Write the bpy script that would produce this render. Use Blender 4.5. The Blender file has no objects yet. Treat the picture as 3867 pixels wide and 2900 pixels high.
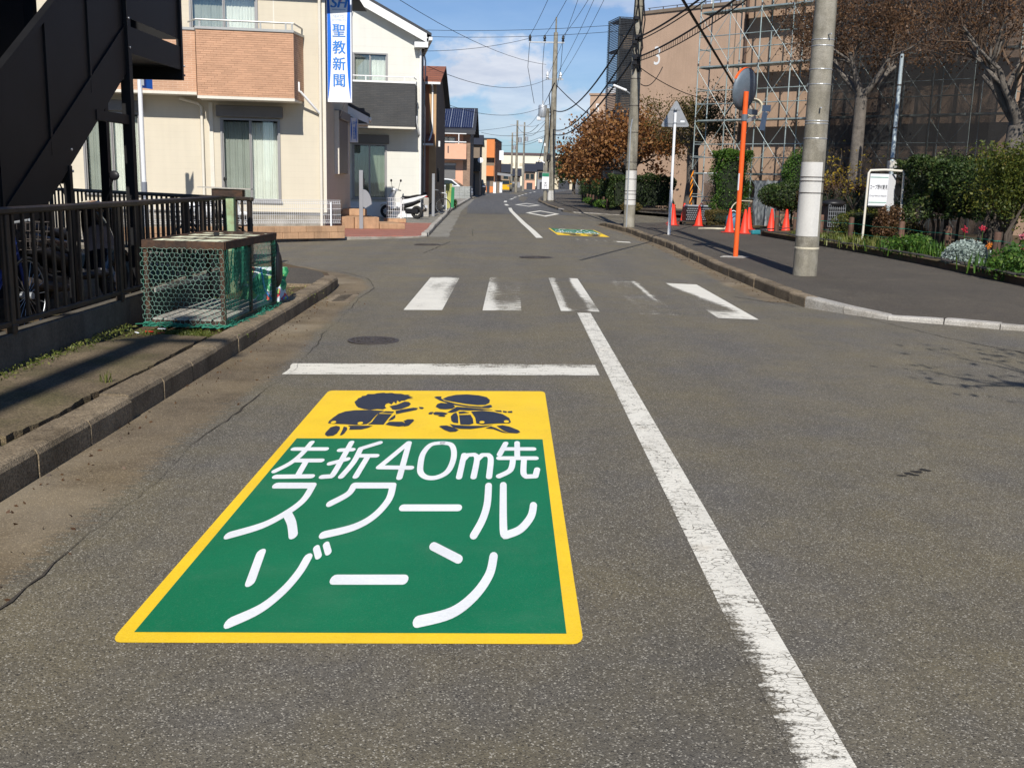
import bpy, bmesh, math, random
import numpy as np
from mathutils import Vector, Matrix

SC = bpy.context.scene
COL = SC.collection
R = math.radians
# ------------------------------------------------------------------ camera
cam_d = bpy.data.cameras.new("camera")
cam = bpy.data.objects.new("camera", cam_d)
COL.objects.link(cam)
SC.camera = cam
cam_d.sensor_width = 36.0
cam_d.lens = 36.065
cam_d.clip_start = 0.05
cam_d.clip_end = 5000.0
PITCH, YAW, ROLL, CAMZ = R(11.2147), R(0.2723), R(1.4), 1.435
_f = Vector((math.sin(YAW) * math.cos(PITCH), math.cos(YAW) * math.cos(PITCH), -math.sin(PITCH)))
_r = Vector((math.cos(YAW), -math.sin(YAW), 0))
_d = _f.cross(_r)
_r2 = _r * math.cos(ROLL) - _d * math.sin(ROLL)
_d2 = _d * math.cos(ROLL) + _r * math.sin(ROLL)
_m = Matrix((( _r2.x, -_d2.x, -_f.x), (_r2.y, -_d2.y, -_f.y), (_r2.z, -_d2.z, -_f.z))).to_4x4()
_m.translation = (0, 0, CAMZ)
cam.matrix_world = _m
# ------------------------------------------------------------------ light
SUN_EL, SUN_AZ = R(40.0), R(1.2)          # light travels along +Y, slightly to the right
Ldir = Vector((math.sin(SUN_AZ) * math.cos(SUN_EL), math.cos(SUN_AZ) * math.cos(SUN_EL), -math.sin(SUN_EL)))
sun_d = bpy.data.lights.new("sun", 'SUN')
sun_d.energy = 5.0
sun_d.angle = R(0.53)
sun_d.color = (1.0, 0.95, 0.87)
sun = bpy.data.objects.new("sun", sun_d)
sun.rotation_euler = Ldir.to_track_quat('-Z', 'Y').to_euler()
sun.location = (-3, -30, 30)
COL.objects.link(sun)
W = bpy.data.worlds.new("World")
SC.world = W
W.use_nodes = True
SC.view_settings.view_transform = 'Standard'
SC.view_settings.look = 'None'
SC.view_settings.exposure = 0.16
SC.view_settings.gamma = 1.0
SC.view_settings.use_curve_mapping = False
SC.render.engine = 'CYCLES'
SC.cycles.use_denoising = True
SC.cycles.max_bounces = 6
SC.cycles.transparent_max_bounces = 24
SC.cycles.sample_clamp_indirect = 6.0


class NT:
    """small helper for building node trees"""
    def __init__(s, tree):
        s.t = tree
        s.t.nodes.clear()

    def n(s, typ, **kw):
        nd = s.t.nodes.new(typ)
        for k, v in kw.items():
            if k.startswith('i_'):
                key = k[2:]
                key = int(key) if key.isdigit() else key.replace('_', ' ')
                s.put(nd, key, v)
            else:
                setattr(nd, k, v)
        return nd

    def put(s, nd, key, v):
        sock = nd.inputs[key]
        if isinstance(v, bpy.types.NodeSocket):
            s.t.links.new(v, sock)
        elif isinstance(v, bpy.types.Node):
            s.t.links.new(v.outputs[0], sock)
        else:
            if sock.type == 'RGBA' and len(v) == 3:
                v = (*v, 1.0)
            sock.default_value = v

    def math(s, op, a, b=0.0, c=None, clamp=False):
        nd = s.t.nodes.new('ShaderNodeMath')
        nd.operation = op
        nd.use_clamp = clamp
        s.put(nd, 0, a)
        s.put(nd, 1, b)
        if c is not None:
            s.put(nd, 2, c)
        return nd.outputs[0]

    def mix(s, f, a, b, blend='MIX'):
        nd = s.t.nodes.new('ShaderNodeMix')
        nd.data_type = 'RGBA'
        nd.blend_type = blend
        s.put(nd, 0, f)
        s.put(nd, 6, a)
        s.put(nd, 7, b)
        return nd.outputs[2]

    def noise(s, vec, scale, detail=3.0, rough=0.55, out='Fac'):
        nd = s.t.nodes.new('ShaderNodeTexNoise')
        if vec is not None:
            s.put(nd, 'Vector', vec)
        nd.inputs['Scale'].default_value = scale
        nd.inputs['Detail'].default_value = detail
        nd.inputs['Roughness'].default_value = rough
        return nd.outputs[out]

    def ramp(s, f, stops, interp='LINEAR'):
        nd = s.t.nodes.new('ShaderNodeValToRGB')
        nd.color_ramp.interpolation = interp
        els = nd.color_ramp.elements
        while len(els) < len(stops):
            els.new(0.5)
        for e, (p, c) in zip(els, stops):
            e.position = p
            e.color = (*c, 1.0) if len(c) == 3 else c
        s.put(nd, 0, f)
        return nd.outputs[0]

    def rng(s, f, a, b, c=0.0, d=1.0):
        nd = s.t.nodes.new('ShaderNodeMapRange')
        s.put(nd, 0, f)
        for i, v in enumerate((a, b, c, d)):
            nd.inputs[1 + i].default_value = v
        return nd.outputs[0]

    def pos(s):
        return s.t.nodes.new('ShaderNodeNewGeometry').outputs['Position']

    def vmul(s, v, k):
        nd = s.t.nodes.new('ShaderNodeVectorMath')
        nd.operation = 'MULTIPLY'
        s.put(nd, 0, v)
        nd.inputs[1].default_value = k
        return nd.outputs[0]


# ------------------------------------------------------------------ sky with clouds
def build_world():
    t = NT(W.node_tree)
    sky = t.n('ShaderNodeTexSky')
    sky.sky_type = 'NISHITA'
    sky.sun_disc = False
    sky.sun_elevation = SUN_EL
    sky.sun_rotation = math.atan2(-Ldir.x, -Ldir.y)   # direction towards the sun, clockwise from +Y
    sky.altitude = 50
    sky.air_density = 1.0
    sky.dust_density = 0.3
    sky.ozone_density = 2.2
    tc = t.n('ShaderNodeTexCoord')
    sep = t.n('ShaderNodeSeparateXYZ', i_0=tc.outputs['Generated'])
    zc = t.math('MAXIMUM', sep.outputs[2], 0.02)
    k = t.math('ADD', zc, 0.16)
    px = t.math('DIVIDE', sep.outputs[0], k)
    py = t.math('DIVIDE', sep.outputs[1], k)
    cv = t.n('ShaderNodeCombineXYZ', i_0=px, i_1=py, i_2=1.7)
    n1 = t.noise(cv.outputs[0], 0.95, 9.0, 0.56)
    n2 = t.noise(cv.outputs[0], 0.35, 2.0, 0.5)
    s1 = t.math('ADD', t.math('MULTIPLY', n1, 0.75), t.math('MULTIPLY', n2, 0.45))
    cl = t.rng(s1, 0.575, 0.66)
    low = t.rng(sep.outputs[2], 0.0, 0.25, 1.0, 0.25)     # more cloud towards the horizon
    cl = t.math('MULTIPLY', cl, low, clamp=True)
    # the cumulus bank low over the street
    yy = t.math('MAXIMUM', sep.outputs[1], 0.05)
    az = t.math('DIVIDE', sep.outputs[0], yy)
    el = t.math('DIVIDE', sep.outputs[2], yy)
    wn = t.noise(t.vmul(tc.outputs['Generated'], (1.0, 1.0, 1.8)), 26.0, 8.0, 0.6)
    bank = None
    for (a0, e0, wa, we, st_) in ((-0.022, 0.108, 0.066, 0.028, 1.0), (-0.065, 0.088, 0.05, 0.02, 0.9), (0.03, 0.075, 0.09, 0.022, 0.7), (0.15, 0.165, 0.10, 0.02, 0.55), (-0.02, 0.05, 0.2, 0.016, 0.6)):
        da = t.math('DIVIDE', t.math('SUBTRACT', az, a0), wa)
        de = t.math('DIVIDE', t.math('SUBTRACT', el, e0), we)
        q = t.math('SUBTRACT', 1.0, t.math('ADD', t.math('MULTIPLY', da, da), t.math('MULTIPLY', de, de)))
        q = t.math('ADD', t.math('MULTIPLY', q, 0.9), t.math('MULTIPLY', t.math('SUBTRACT', wn, 0.5), 2.2))
        q = t.math('MULTIPLY', t.rng(q, 0.0, 0.6), st_)
        bank = q if bank is None else t.math('MAXIMUM', bank, q)
    bank = t.math('MULTIPLY', bank, t.math('GREATER_THAN', sep.outputs[1], 0.05))
    cl = t.math('MAXIMUM', t.math('MULTIPLY', cl, 0.38), bank)
    shade = t.noise(cv.outputs[0], 2.4, 5.0, 0.6)
    ccol = t.mix(t.rng(shade, 0.35, 0.7), (6.6, 7.2, 8.6), (10.2, 10.4, 11.0))
    tint = t.mix(1.0, sky.outputs[0], (0.50, 0.76, 1.08), 'MULTIPLY')
    col = t.mix(t.math('MULTIPLY', cl, 0.92), tint, ccol)
    bg = t.n('ShaderNodeBackground', i_0=col, i_1=0.08)
    out = t.n('ShaderNodeOutputWorld', i_0=bg)


build_world()

# ------------------------------------------------------------------ geometry helpers
XC = 0.83


def gz(x):
    a = abs(x - XC)
    return -0.02 * min(a, 8.0 if x < XC else 4.0)


class MB:
    def __init__(s):
        s.v = []
        s.f = []

    def add(s, vs, fs):
        o = len(s.v)
        s.v.extend([tuple(p) for p in vs])
        s.f.extend([[i + o for i in q] for q in fs])
        return s

    def box(s, x0, y0, z0, x1, y1, z1, b=0.0):
        if b <= 0:
            vs = [(x, y, z) for x in (x0, x1) for y in (y0, y1) for z in (z0, z1)]
            return s.add(vs, [(0, 1, 3, 2), (4, 6, 7, 5), (0, 4, 5, 1), (2, 3, 7, 6), (0, 2, 6, 4), (1, 5, 7, 3)])
        lo, hi = (x0, y0, z0), (x1, y1, z1)
        idx, vs = {}, []
        for sx in (0, 1):
            for sy in (0, 1):
                for sz in (0, 1):
                    sg = (sx, sy, sz)
                    for k in range(3):
                        p = []
                        for a in range(3):
                            base = hi[a] if sg[a] else lo[a]
                            if a != k:
                                base += -b if sg[a] else b
                            p.append(base)
                        idx[(sg, k)] = len(vs)
                        vs.append(p)
        fs = []
        for k in range(3):
            a, c = [q for q in range(3) if q != k]
            for e in (0, 1):
                loop = []
                for (u, w) in ((0, 0), (1, 0), (1, 1), (0, 1)):
                    sg = [0, 0, 0]
                    sg[k], sg[a], sg[c] = e, u, w
                    loop.append(idx[(tuple(sg), k)])
                fs.append(loop)
        for k in range(3):      # edges along axis k
            a, c = [q for q in range(3) if q != k]
            for u in (0, 1):
                for w in (0, 1):
                    s0, s1 = [0, 0, 0], [0, 0, 0]
                    s0[a] = s1[a] = u
                    s0[c] = s1[c] = w
                    s0[k], s1[k] = 0, 1
                    s0, s1 = tuple(s0), tuple(s1)
                    fs.append([idx[(s0, a)], idx[(s1, a)], idx[(s1, c)], idx[(s0, c)]])
        for sx in (0, 1):
            for sy in (0, 1):
                for sz in (0, 1):
                    fs.append([idx[((sx, sy, sz), k)] for k in range(3)])
        return s.add(vs, fs)

    def obox(s, c, size, rz=0.0, rx=0.0, ry=0.0, b=0.0):
        t = MB().box(-size[0] / 2, -size[1] / 2, -size[2] / 2, size[0] / 2, size[1] / 2, size[2] / 2, b)
        m = Matrix.Translation(c) @ Matrix.Rotation(rz, 4, 'Z') @ Matrix.Rotation(ry, 4, 'Y') @ Matrix.Rotation(rx, 4, 'X')
        return s.add([m @ Vector(p) for p in t.v], t.f)

    def tube(s, pts, r, n=8, cap=True):
        pts = [Vector(p) for p in pts]
        if not isinstance(r, (list, tuple)):
            r = [r] * len(pts)
        vs, fs = [], []
        prev = None
        for i, p in enumerate(pts):
            a = pts[max(i - 1, 0)]
            c = pts[min(i + 1, len(pts) - 1)]
            d = (c - a)
            d = d.normalized() if d.length > 1e-9 else Vector((0, 0, 1))
            if prev is None:
                up = Vector((0, 0, 1)) if abs(d.z) < 0.9 else Vector((1, 0, 0))
                u = d.cross(up).normalized()
            else:
                u = (prev - d * prev.dot(d))
                u = u.normalized() if u.length > 1e-6 else d.orthogonal().normalized()
            prev = u
            w = d.cross(u)
            for k in range(n):
                t = 2 * math.pi * k / n
                vs.append(p + (u * math.cos(t) + w * math.sin(t)) * r[i])
        for i in range(len(pts) - 1):
            for k in range(n):
                fs.append((i * n + k, i * n + (k + 1) % n, (i + 1) * n + (k + 1) % n, (i + 1) * n + k))
        if cap:
            fs.append(list(range(n))[::-1])
            fs.append([(len(pts) - 1) * n + k for k in range(n)])
        return s.add(vs, fs)

    def lathe(s, prof, n=16, c=(0, 0, 0), rx=0.0, ry=0.0, rz=0.0, ang=2 * math.pi):
        m = Matrix.Translation(c) @ Matrix.Rotation(rz, 4, 'Z') @ Matrix.Rotation(ry, 4, 'Y') @ Matrix.Rotation(rx, 4, 'X')
        vs, fs = [], []
        for r, z in prof:
            for k in range(n):
                t = ang * k / n
                vs.append(m @ Vector((max(r, 1e-4) * math.cos(t), max(r, 1e-4) * math.sin(t), z)))
        for i in range(len(prof) - 1):
            for k in range(n):
                fs.append((i * n + k, i * n + (k + 1) % n, (i + 1) * n + (k + 1) % n, (i + 1) * n + k))
        if prof[0][0] > 0.002:
            fs.append(list(range(n))[::-1])
        if prof[-1][0] > 0.002:
            fs.append([(len(prof) - 1) * n + k for k in range(n)])
        return s.add(vs, fs)

    def torus(s, c, R0, r0, n=24, m=8, axis='x'):
        vs, fs = [], []
        for i in range(n):
            a = 2 * math.pi * i / n
            for j in range(m):
                b = 2 * math.pi * j / m
                rr = R0 + r0 * math.cos(b)
                h = r0 * math.sin(b)
                if axis == 'x':
                    p = (h, rr * math.cos(a), rr * math.sin(a))
                elif axis == 'y':
                    p = (rr * math.cos(a), h, rr * math.sin(a))
                else:
                    p = (rr * math.cos(a), rr * math.sin(a), h)
                vs.append((c[0] + p[0], c[1] + p[1], c[2] + p[2]))
        for i in range(n):
            for j in range(m):
                fs.append((i * m + j, ((i + 1) % n) * m + j, ((i + 1) % n) * m + (j + 1) % m, i * m + (j + 1) % m))
        return s.add(vs, fs)

    def prism(s, poly, z0, z1):
        n = len(poly)
        vs = [(p[0], p[1], z0 if not callable(z0) else z0(p)) for p in poly] + [(p[0], p[1], z1 if not callable(z1) else z1(p)) for p in poly]
        fs = [list(range(n))[::-1], list(range(n, 2 * n))]
        for i in range(n):
            j = (i + 1) % n
            fs.append((i, j, n + j, n + i))
        return s.add(vs, fs)

    def extr(s, poly, axis, a, b):
        """poly in the two other axes, extruded along axis from a to b"""
        n = len(poly)
        def mk(p, h):
            return {'x': (h, p[0], p[1]), 'y': (p[0], h, p[1]), 'z': (p[0], p[1], h)}[axis]
        vs = [mk(p, a) for p in poly] + [mk(p, b) for p in poly]
        fs = [list(range(n))[::-1], list(range(n, 2 * n))]
        for i in range(n):
            j = (i + 1) % n
            fs.append((i, j, n + j, n + i))
        return s.add(vs, fs)

    def ball(s, c, r, nu=12, nv=8):
        rx, ry, rz = (r, r, r) if not isinstance(r, (tuple, list)) else r
        vs, fs = [], []
        for j in range(nv + 1):
            ph = math.pi * j / nv
            for i in range(nu):
                th = 2 * math.pi * i / nu
                q = max(math.sin(ph), 1e-3)
                vs.append((c[0] + rx * q * math.cos(th), c[1] + ry * q * math.sin(th), c[2] + rz * math.cos(ph)))
        for j in range(nv):
            for i in range(nu):
                fs.append((j * nu + i, (j + 1) * nu + i, (j + 1) * nu + (i + 1) % nu, j * nu + (i + 1) % nu))
        return s.add(vs, fs)

    def xform(s, m):
        s.v = [tuple(m @ Vector(p)) for p in s.v]
        return s


def mesh_from(name, mb, smooth=None, norm=True):
    me = bpy.data.meshes.new(name)
    me.from_pydata(mb.v, [], mb.f)
    if norm:
        bm = bmesh.new()
        bm.from_mesh(me)
        bmesh.ops.recalc_face_normals(bm, faces=bm.faces)
        bm.to_mesh(me)
        bm.free()
    if smooth:
        me.shade_smooth()
        me.set_sharp_from_angle(angle=R(smooth))
    return me


def thing(name, label, cat, loc=(0, 0, 0), rz=0.0, group=None):
    o = bpy.data.objects.new(name, None)
    o.empty_display_size = 0.2
    COL.objects.link(o)
    o.location = loc
    o.rotation_euler = (0, 0, rz)
    o['label'] = label
    o['category'] = cat
    if group:
        o['group'] = group
    return o


def part(name, mb, mat, parent, label=None, smooth=None, kind=None, norm=True, loc=None, rot=None):
    me = mb if isinstance(mb, bpy.types.Mesh) else mesh_from(name, mb, smooth, norm)
    if mat is not None and not me.materials:
        me.materials.append(mat)
    o = bpy.data.objects.new(name, me)
    COL.objects.link(o)
    o.parent = parent
    if loc:
        o.location = loc
    if rot:
        o.rotation_euler = rot
    if label:
        o['label'] = label
    if kind:
        o['kind'] = kind
    return o


def solo(name, mb, mat, label, cat, loc=(0, 0, 0), rz=0.0, group=None, smooth=None, kind=None):
    o = part(name, mb, mat, None, label, smooth, kind)
    o.location = loc
    o.rotation_euler = (0, 0, rz)
    o['category'] = cat
    if group:
        o['group'] = group
    return o


def struct(name, mb, mat, smooth=None, norm=True):
    o = part(name, mb, mat, None, None, smooth, 'structure', norm)
    return o


def copy_tree(o, parent=None):
    c = o.copy()
    COL.objects.link(c)
    c.parent = parent
    for ch in list(o.children):
        copy_tree(ch, c)
    return c


# ------------------------------------------------------------------ materials
MATS = {}


def mat(name, col, rough=0.65, metal=0.0, var=0.12, vs=3.0, fine=0.06, fs=40.0, bump=0.0, bs=60.0, rnd=0.0, spec=0.4,
        streak=0.0, dirt=None, dirt_amt=0.0, dirt_s=1.3, coat=0.0, agg=0.0):
    if name in MATS:
        return MATS[name]
    m = bpy.data.materials.new(name)
    m.use_nodes = True
    t = NT(m.node_tree)
    p = t.pos()
    a = t.noise(p, vs, 4.0)
    b = t.noise(p, fs, 2.0)
    k = t.math('ADD', t.rng(a, 0.25, 0.75, 1 - var, 1 + var), t.rng(b, 0.25, 0.75, -fine, fine))
    if streak:
        st = t.noise(t.vmul(p, (9.0, 9.0, 0.7)), 1.0, 3.0)
        k = t.math('MULTIPLY', k, t.rng(st, 0.45, 0.8, 1.0, 1.0 - streak))
    if rnd:
        oi = t.n('ShaderNodeObjectInfo')
        k = t.math('MULTIPLY', k, t.rng(oi.outputs['Random'], 0, 1, 1 - rnd, 1 + rnd))
    c = t.n('ShaderNodeVectorMath', operation='SCALE', i_0=col)
    t.put(c, 'Scale', k)
    cc = c.outputs[0]
    if dirt:
        dn = t.noise(p, dirt_s, 6.0, 0.65)
        cc = t.mix(t.math('MULTIPLY', t.rng(dn, 0.45, 0.68), dirt_amt, clamp=True), cc, dirt)
    if agg:
        vo = t.n('ShaderNodeTexVoronoi', feature='F1')
        t.put(vo, 'Vector', p)
        vo.inputs['Scale'].default_value = 120.0
        sg = t.n('ShaderNodeSeparateColor', i_0=vo.outputs['Color'])
        c2 = t.n('ShaderNodeVectorMath', operation='SCALE', i_0=cc)
        t.put(c2, 'Scale', t.rng(sg.outputs[0], 0.0, 1.0, 1 - agg, 1 + agg))
        cc = c2.outputs[0]
    bs_ = t.n('ShaderNodeBsdfPrincipled', i_Base_Color=cc, i_Roughness=rough, i_Metallic=metal)
    bs_.inputs['Specular IOR Level'].default_value = spec
    if coat:
        bs_.inputs['Coat Weight'].default_value = coat
        bs_.inputs['Coat Roughness'].default_value = 0.08
    if bump:
        bp = t.n('ShaderNodeBump', i_Strength=bump, i_Distance=0.01, i_Height=t.noise(p, bs, 3.0))
        t.put(bs_, 'Normal', bp)
    t.n('ShaderNodeOutputMaterial', i_0=bs_)
    MATS[name] = m
    return m


def asphalt_nodes(t, new=False, walk=False):
    """colour, roughness, height of asphalt in world space"""
    p = t.pos()
    v = t.n('ShaderNodeTexVoronoi', feature='F1')
    t.put(v, 'Vector', p)
    v.inputs['Scale'].default_value = 230.0
    agg = v.outputs['Color']
    sp = t.n('ShaderNodeSeparateColor', i_0=agg)
    g = sp.outputs[0]
    big = t.noise(p, 0.8, 6.0, 0.66)
    mid = t.noise(p, 6.0, 4.0, 0.6)
    fine = t.noise(p, 85.0, 3.0, 0.7)
    if walk:
        base = t.mix(t.rng(big, 0.3, 0.7), (0.068, 0.057, 0.045), (0.098, 0.082, 0.061))
    elif new:
        base = t.mix(t.rng(big, 0.3, 0.7), (0.078, 0.080, 0.086), (0.098, 0.100, 0.106))
    else:
        base = t.mix(t.rng(big, 0.36, 0.62), (0.122, 0.113, 0.099), (0.162, 0.138, 0.088))
    base = t.mix(t.rng(mid, 0.3, 0.75, 0.0, 0.35), base, (0.100, 0.088, 0.068) if not walk else (0.05, 0.047, 0.044))
    trk = t.noise(t.vmul(p, (1.5, 0.10, 1.0)), 1.0, 4.0, 0.6)
    blot = t.noise(p, 2.6, 3.0, 0.6)
    k = t.math('MULTIPLY', t.rng(fine, 0.3, 0.7, 0.78, 1.22), t.math('MULTIPLY', t.rng(trk, 0.35, 0.65, 0.90, 1.08), t.rng(blot, 0.3, 0.7, 0.93, 1.06)))
    c = t.n('ShaderNodeVectorMath', operation='SCALE', i_0=base)
    t.put(c, 'Scale', k)
    bright = t.rng(g, 0.88, 0.97)
    dark = t.rng(g, 0.22, 0.05)
    col = t.mix(t.math('MULTIPLY', bright, 0.75 if not walk else 0.4), c.outputs[0], (0.46, 0.43, 0.36))
    col = t.mix(t.math('MULTIPLY', dark, 0.75), col, (0.025, 0.023, 0.022))
    h = t.math('ADD', t.math('MULTIPLY', t.math('SUBTRACT', 1.0, v.outputs['Distance']), 0.5), t.math('MULTIPLY', fine, 0.9))
    return p, col, h


def asphalt(name, new=False, walk=False):
    m = bpy.data.materials.new(name)
    m.use_nodes = True
    t = NT(m.node_tree)
    p, col, h = asphalt_nodes(t, new, walk)
    bs_ = t.n('ShaderNodeBsdfPrincipled', i_Base_Color=col, i_Roughness=0.82)
    bs_.inputs['Specular IOR Level'].default_value = 0.35
    bp = t.n('ShaderNodeBump', i_Strength=0.55, i_Distance=0.006, i_Height=h)
    t.put(bs_, 'Normal', bp)
    t.n('ShaderNodeOutputMaterial', i_0=bs_)
    MATS[name] = m
    return m


def paint(name, col, crack=0.0, rough=0.55, gloss=False, col2=None):
    """road paint; mesh attribute 'wear' (0..1) opens it to the asphalt below"""
    m = bpy.data.materials.new(name)
    m.use_nodes = True
    t = NT(m.node_tree)
    p, acol, h = asphalt_nodes(t)
    at = t.n('ShaderNodeAttribute', attribute_name='wear')
    st = t.noise(t.vmul(p, (5.0, 26.0, 1.0)), 1.0, 6.0, 0.7)
    gr = t.noise(p, 70.0, 3.0, 0.7)
    msk = t.math('ADD', t.math('MULTIPLY', t.rng(st, 0.28, 0.72), 0.6), t.math('MULTIPLY', t.rng(gr, 0.28, 0.72), 0.4))
    thr = at.outputs['Fac']
    d = t.math('SUBTRACT', msk, thr)
    f = t.rng(d, -0.10, 0.10)
    if crack:
        wn = t.n('ShaderNodeTexNoise', i_Scale=9.0, i_Detail=3.0)
        t.put(wn, 'Vector', p)
        wp = t.n('ShaderNodeVectorMath', operation='ADD', i_0=t.vmul(p, (1.0, 1.0, 1.0)), i_1=t.vmul(wn.outputs['Color'], (0.05, 0.05, 0.0)))
        v = t.n('ShaderNodeTexVoronoi', feature='DISTANCE_TO_EDGE')
        t.put(v, 'Vector', t.vmul(wp.outputs[0], (22.0, 44.0, 1.0)))
        v.inputs['Scale'].default_value = 1.0
        cr = t.rng(t.math('ADD', v.outputs['Distance'], t.math('MULTIPLY', t.noise(p, 9.0, 3.0), 0.22)), 0.10, 0.15)
        f = t.math('MULTIPLY', f, cr)
    big = t.noise(p, 3.0, 4.0)
    k = t.math('ADD', t.rng(big, 0.3, 0.7, 0.93, 1.05), t.rng(gr, 0.3, 0.7, -0.05, 0.05))
    c = t.n('ShaderNodeVectorMath', operation='SCALE', i_0=col)
    t.put(c, 'Scale', k)
    cc = c.outputs[0]
    if col2:
        dn = t.noise(p, 1.7, 6.0, 0.68)
        cc = t.mix(t.rng(dn, 0.40, 0.62), cc, col2)
        cc = t.mix(0.55, cc, t.mix(1.0, acol, (1.3, 1.12, 0.9), 'MULTIPLY'))
        st2 = t.noise(p, 0.55, 3.0)
        cc = t.mix(t.rng(st2, 0.55, 0.70, 0.0, 0.5), cc, (0.36, 0.31, 0.23))
    if crack:
        cc = t.mix(t.rng(t.noise(p, 2.2, 4.0), 0.58, 0.75, 0.0, 0.45), cc, (0.50, 0.38, 0.24))
    if gloss:
        sheen = t.noise(p, 2.4, 5.0, 0.65)
        cc = t.mix(t.rng(sheen, 0.52, 0.75, 0.0, 0.045), cc, (0.42, 0.45, 0.38))  # painted sheen: faint pale patches blended into the panel colours
        cc = t.mix(0.025, cc, t.mix(1.0, acol, (3.0, 3.0, 3.0), 'MULTIPLY'))
    cfin = t.mix(f, acol, cc)
    rr = t.rng(f, 0.0, 1.0, 0.82, rough)
    bs_ = t.n('ShaderNodeBsdfPrincipled', i_Base_Color=cfin, i_Roughness=rr)
    bs_.inputs['Specular IOR Level'].default_value = 0.10 if gloss else 0.3
    hh = t.math('ADD', t.math('MULTIPLY', h, 0.45 if gloss else 0.7), t.math('MULTIPLY', f, 0.5))
    bp = t.n('ShaderNodeBump', i_Strength=0.4, i_Distance=0.006, i_Height=hh)
    t.put(bs_, 'Normal', bp)
    t.n('ShaderNodeOutputMaterial', i_0=bs_)
    MATS[name] = m
    return m


def leafmat(name, stops, trans=0.3):
    m = bpy.data.materials.new(name)
    m.use_nodes = True
    t = NT(m.node_tree)
    ge = t.n('ShaderNodeNewGeometry')
    nz = t.noise(ge.outputs['Position'], 1.6, 2.0)
    f = t.math('ADD', t.math('MULTIPLY', ge.outputs['Random Per Island'], 0.72), t.math('MULTIPLY', t.rng(nz, 0.3, 0.7), 0.28))
    col = t.ramp(f, stops)
    bs_ = t.n('ShaderNodeBsdfPrincipled', i_Base_Color=col, i_Roughness=0.5)
    bs_.inputs['Specular IOR Level'].default_value = 0.3
    tr = t.n('ShaderNodeBsdfTranslucent', i_0=col)
    mx = t.n('ShaderNodeMixShader', i_0=trans, i_1=bs_, i_2=tr)
    t.n('ShaderNodeOutputMaterial', i_0=mx)
    MATS[name] = m
    return m


def glassmat(name, tint=(0.93, 0.94, 0.92), refl=0.06):
    m = bpy.data.materials.new(name)
    m.use_nodes = True
    t = NT(m.node_tree)
    gl = t.n('ShaderNodeBsdfGlossy', i_Color=(0.9, 0.95, 1.0), i_Roughness=0.02)
    tr = t.n('ShaderNodeBsdfTransparent', i_0=tint)
    lw = t.n('ShaderNodeLayerWeight', i_Blend=0.25)
    f = t.rng(lw.outputs['Fresnel'], 0.0, 1.0, refl, 0.9)
    mx = t.n('ShaderNodeMixShader', i_0=f, i_1=tr, i_2=gl)
    t.n('ShaderNodeOutputMaterial', i_0=mx)
    MATS[name] = m
    return m


def brickmat(name, c1, c2, mortar, bw, bh, ms=0.012, rough=0.8, axis='XZ', bump=0.4, phi=0.0):
    """brick pattern for surfaces too far away to build every piece"""
    m = bpy.data.materials.new(name)
    m.use_nodes = True
    t = NT(m.node_tree)
    p = t.pos()
    sp = t.n('ShaderNodeSeparateXYZ', i_0=p)
    if axis == 'XZ':
        u = t.math('ADD', t.math('MULTIPLY', sp.outputs[0], math.cos(phi)), t.math('MULTIPLY', sp.outputs[1], math.sin(phi)))
        u = t.math('ADD', u, t.math('MULTIPLY', t.math('SUBTRACT', t.math('MULTIPLY', sp.outputs[1], math.cos(phi)), t.math('MULTIPLY', sp.outputs[0], math.sin(phi))), 1.0))
        w = sp.outputs[2]
    else:
        u, w = sp.outputs[0], sp.outputs[1]
    cv = t.n('ShaderNodeCombineXYZ', i_0=u, i_1=w)
    b = t.n('ShaderNodeTexBrick', i_Vector=cv.outputs[0], i_Color1=c1, i_Color2=c2, i_Mortar=mortar)
    b.inputs['Scale'].default_value = 1.0
    b.inputs['Brick Width'].default_value = bw
    b.inputs['Row Height'].default_value = bh
    b.inputs['Mortar Size'].default_value = ms
    n = t.noise(p, 2.0, 4.0)
    c = t.n('ShaderNodeVectorMath', operation='SCALE', i_0=b.outputs[0])
    t.put(c, 'Scale', t.rng(n, 0.25, 0.75, 0.85, 1.15))
    bs_ = t.n('ShaderNodeBsdfPrincipled', i_Base_Color=c.outputs[0], i_Roughness=rough)
    bp = t.n('ShaderNodeBump', i_Strength=bump, i_Distance=0.01, i_Height=b.outputs['Fac'])
    bp.invert = True
    t.put(bs_, 'Normal', bp)
    t.n('ShaderNodeOutputMaterial', i_0=bs_)
    MATS[name] = m
    return m


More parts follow.
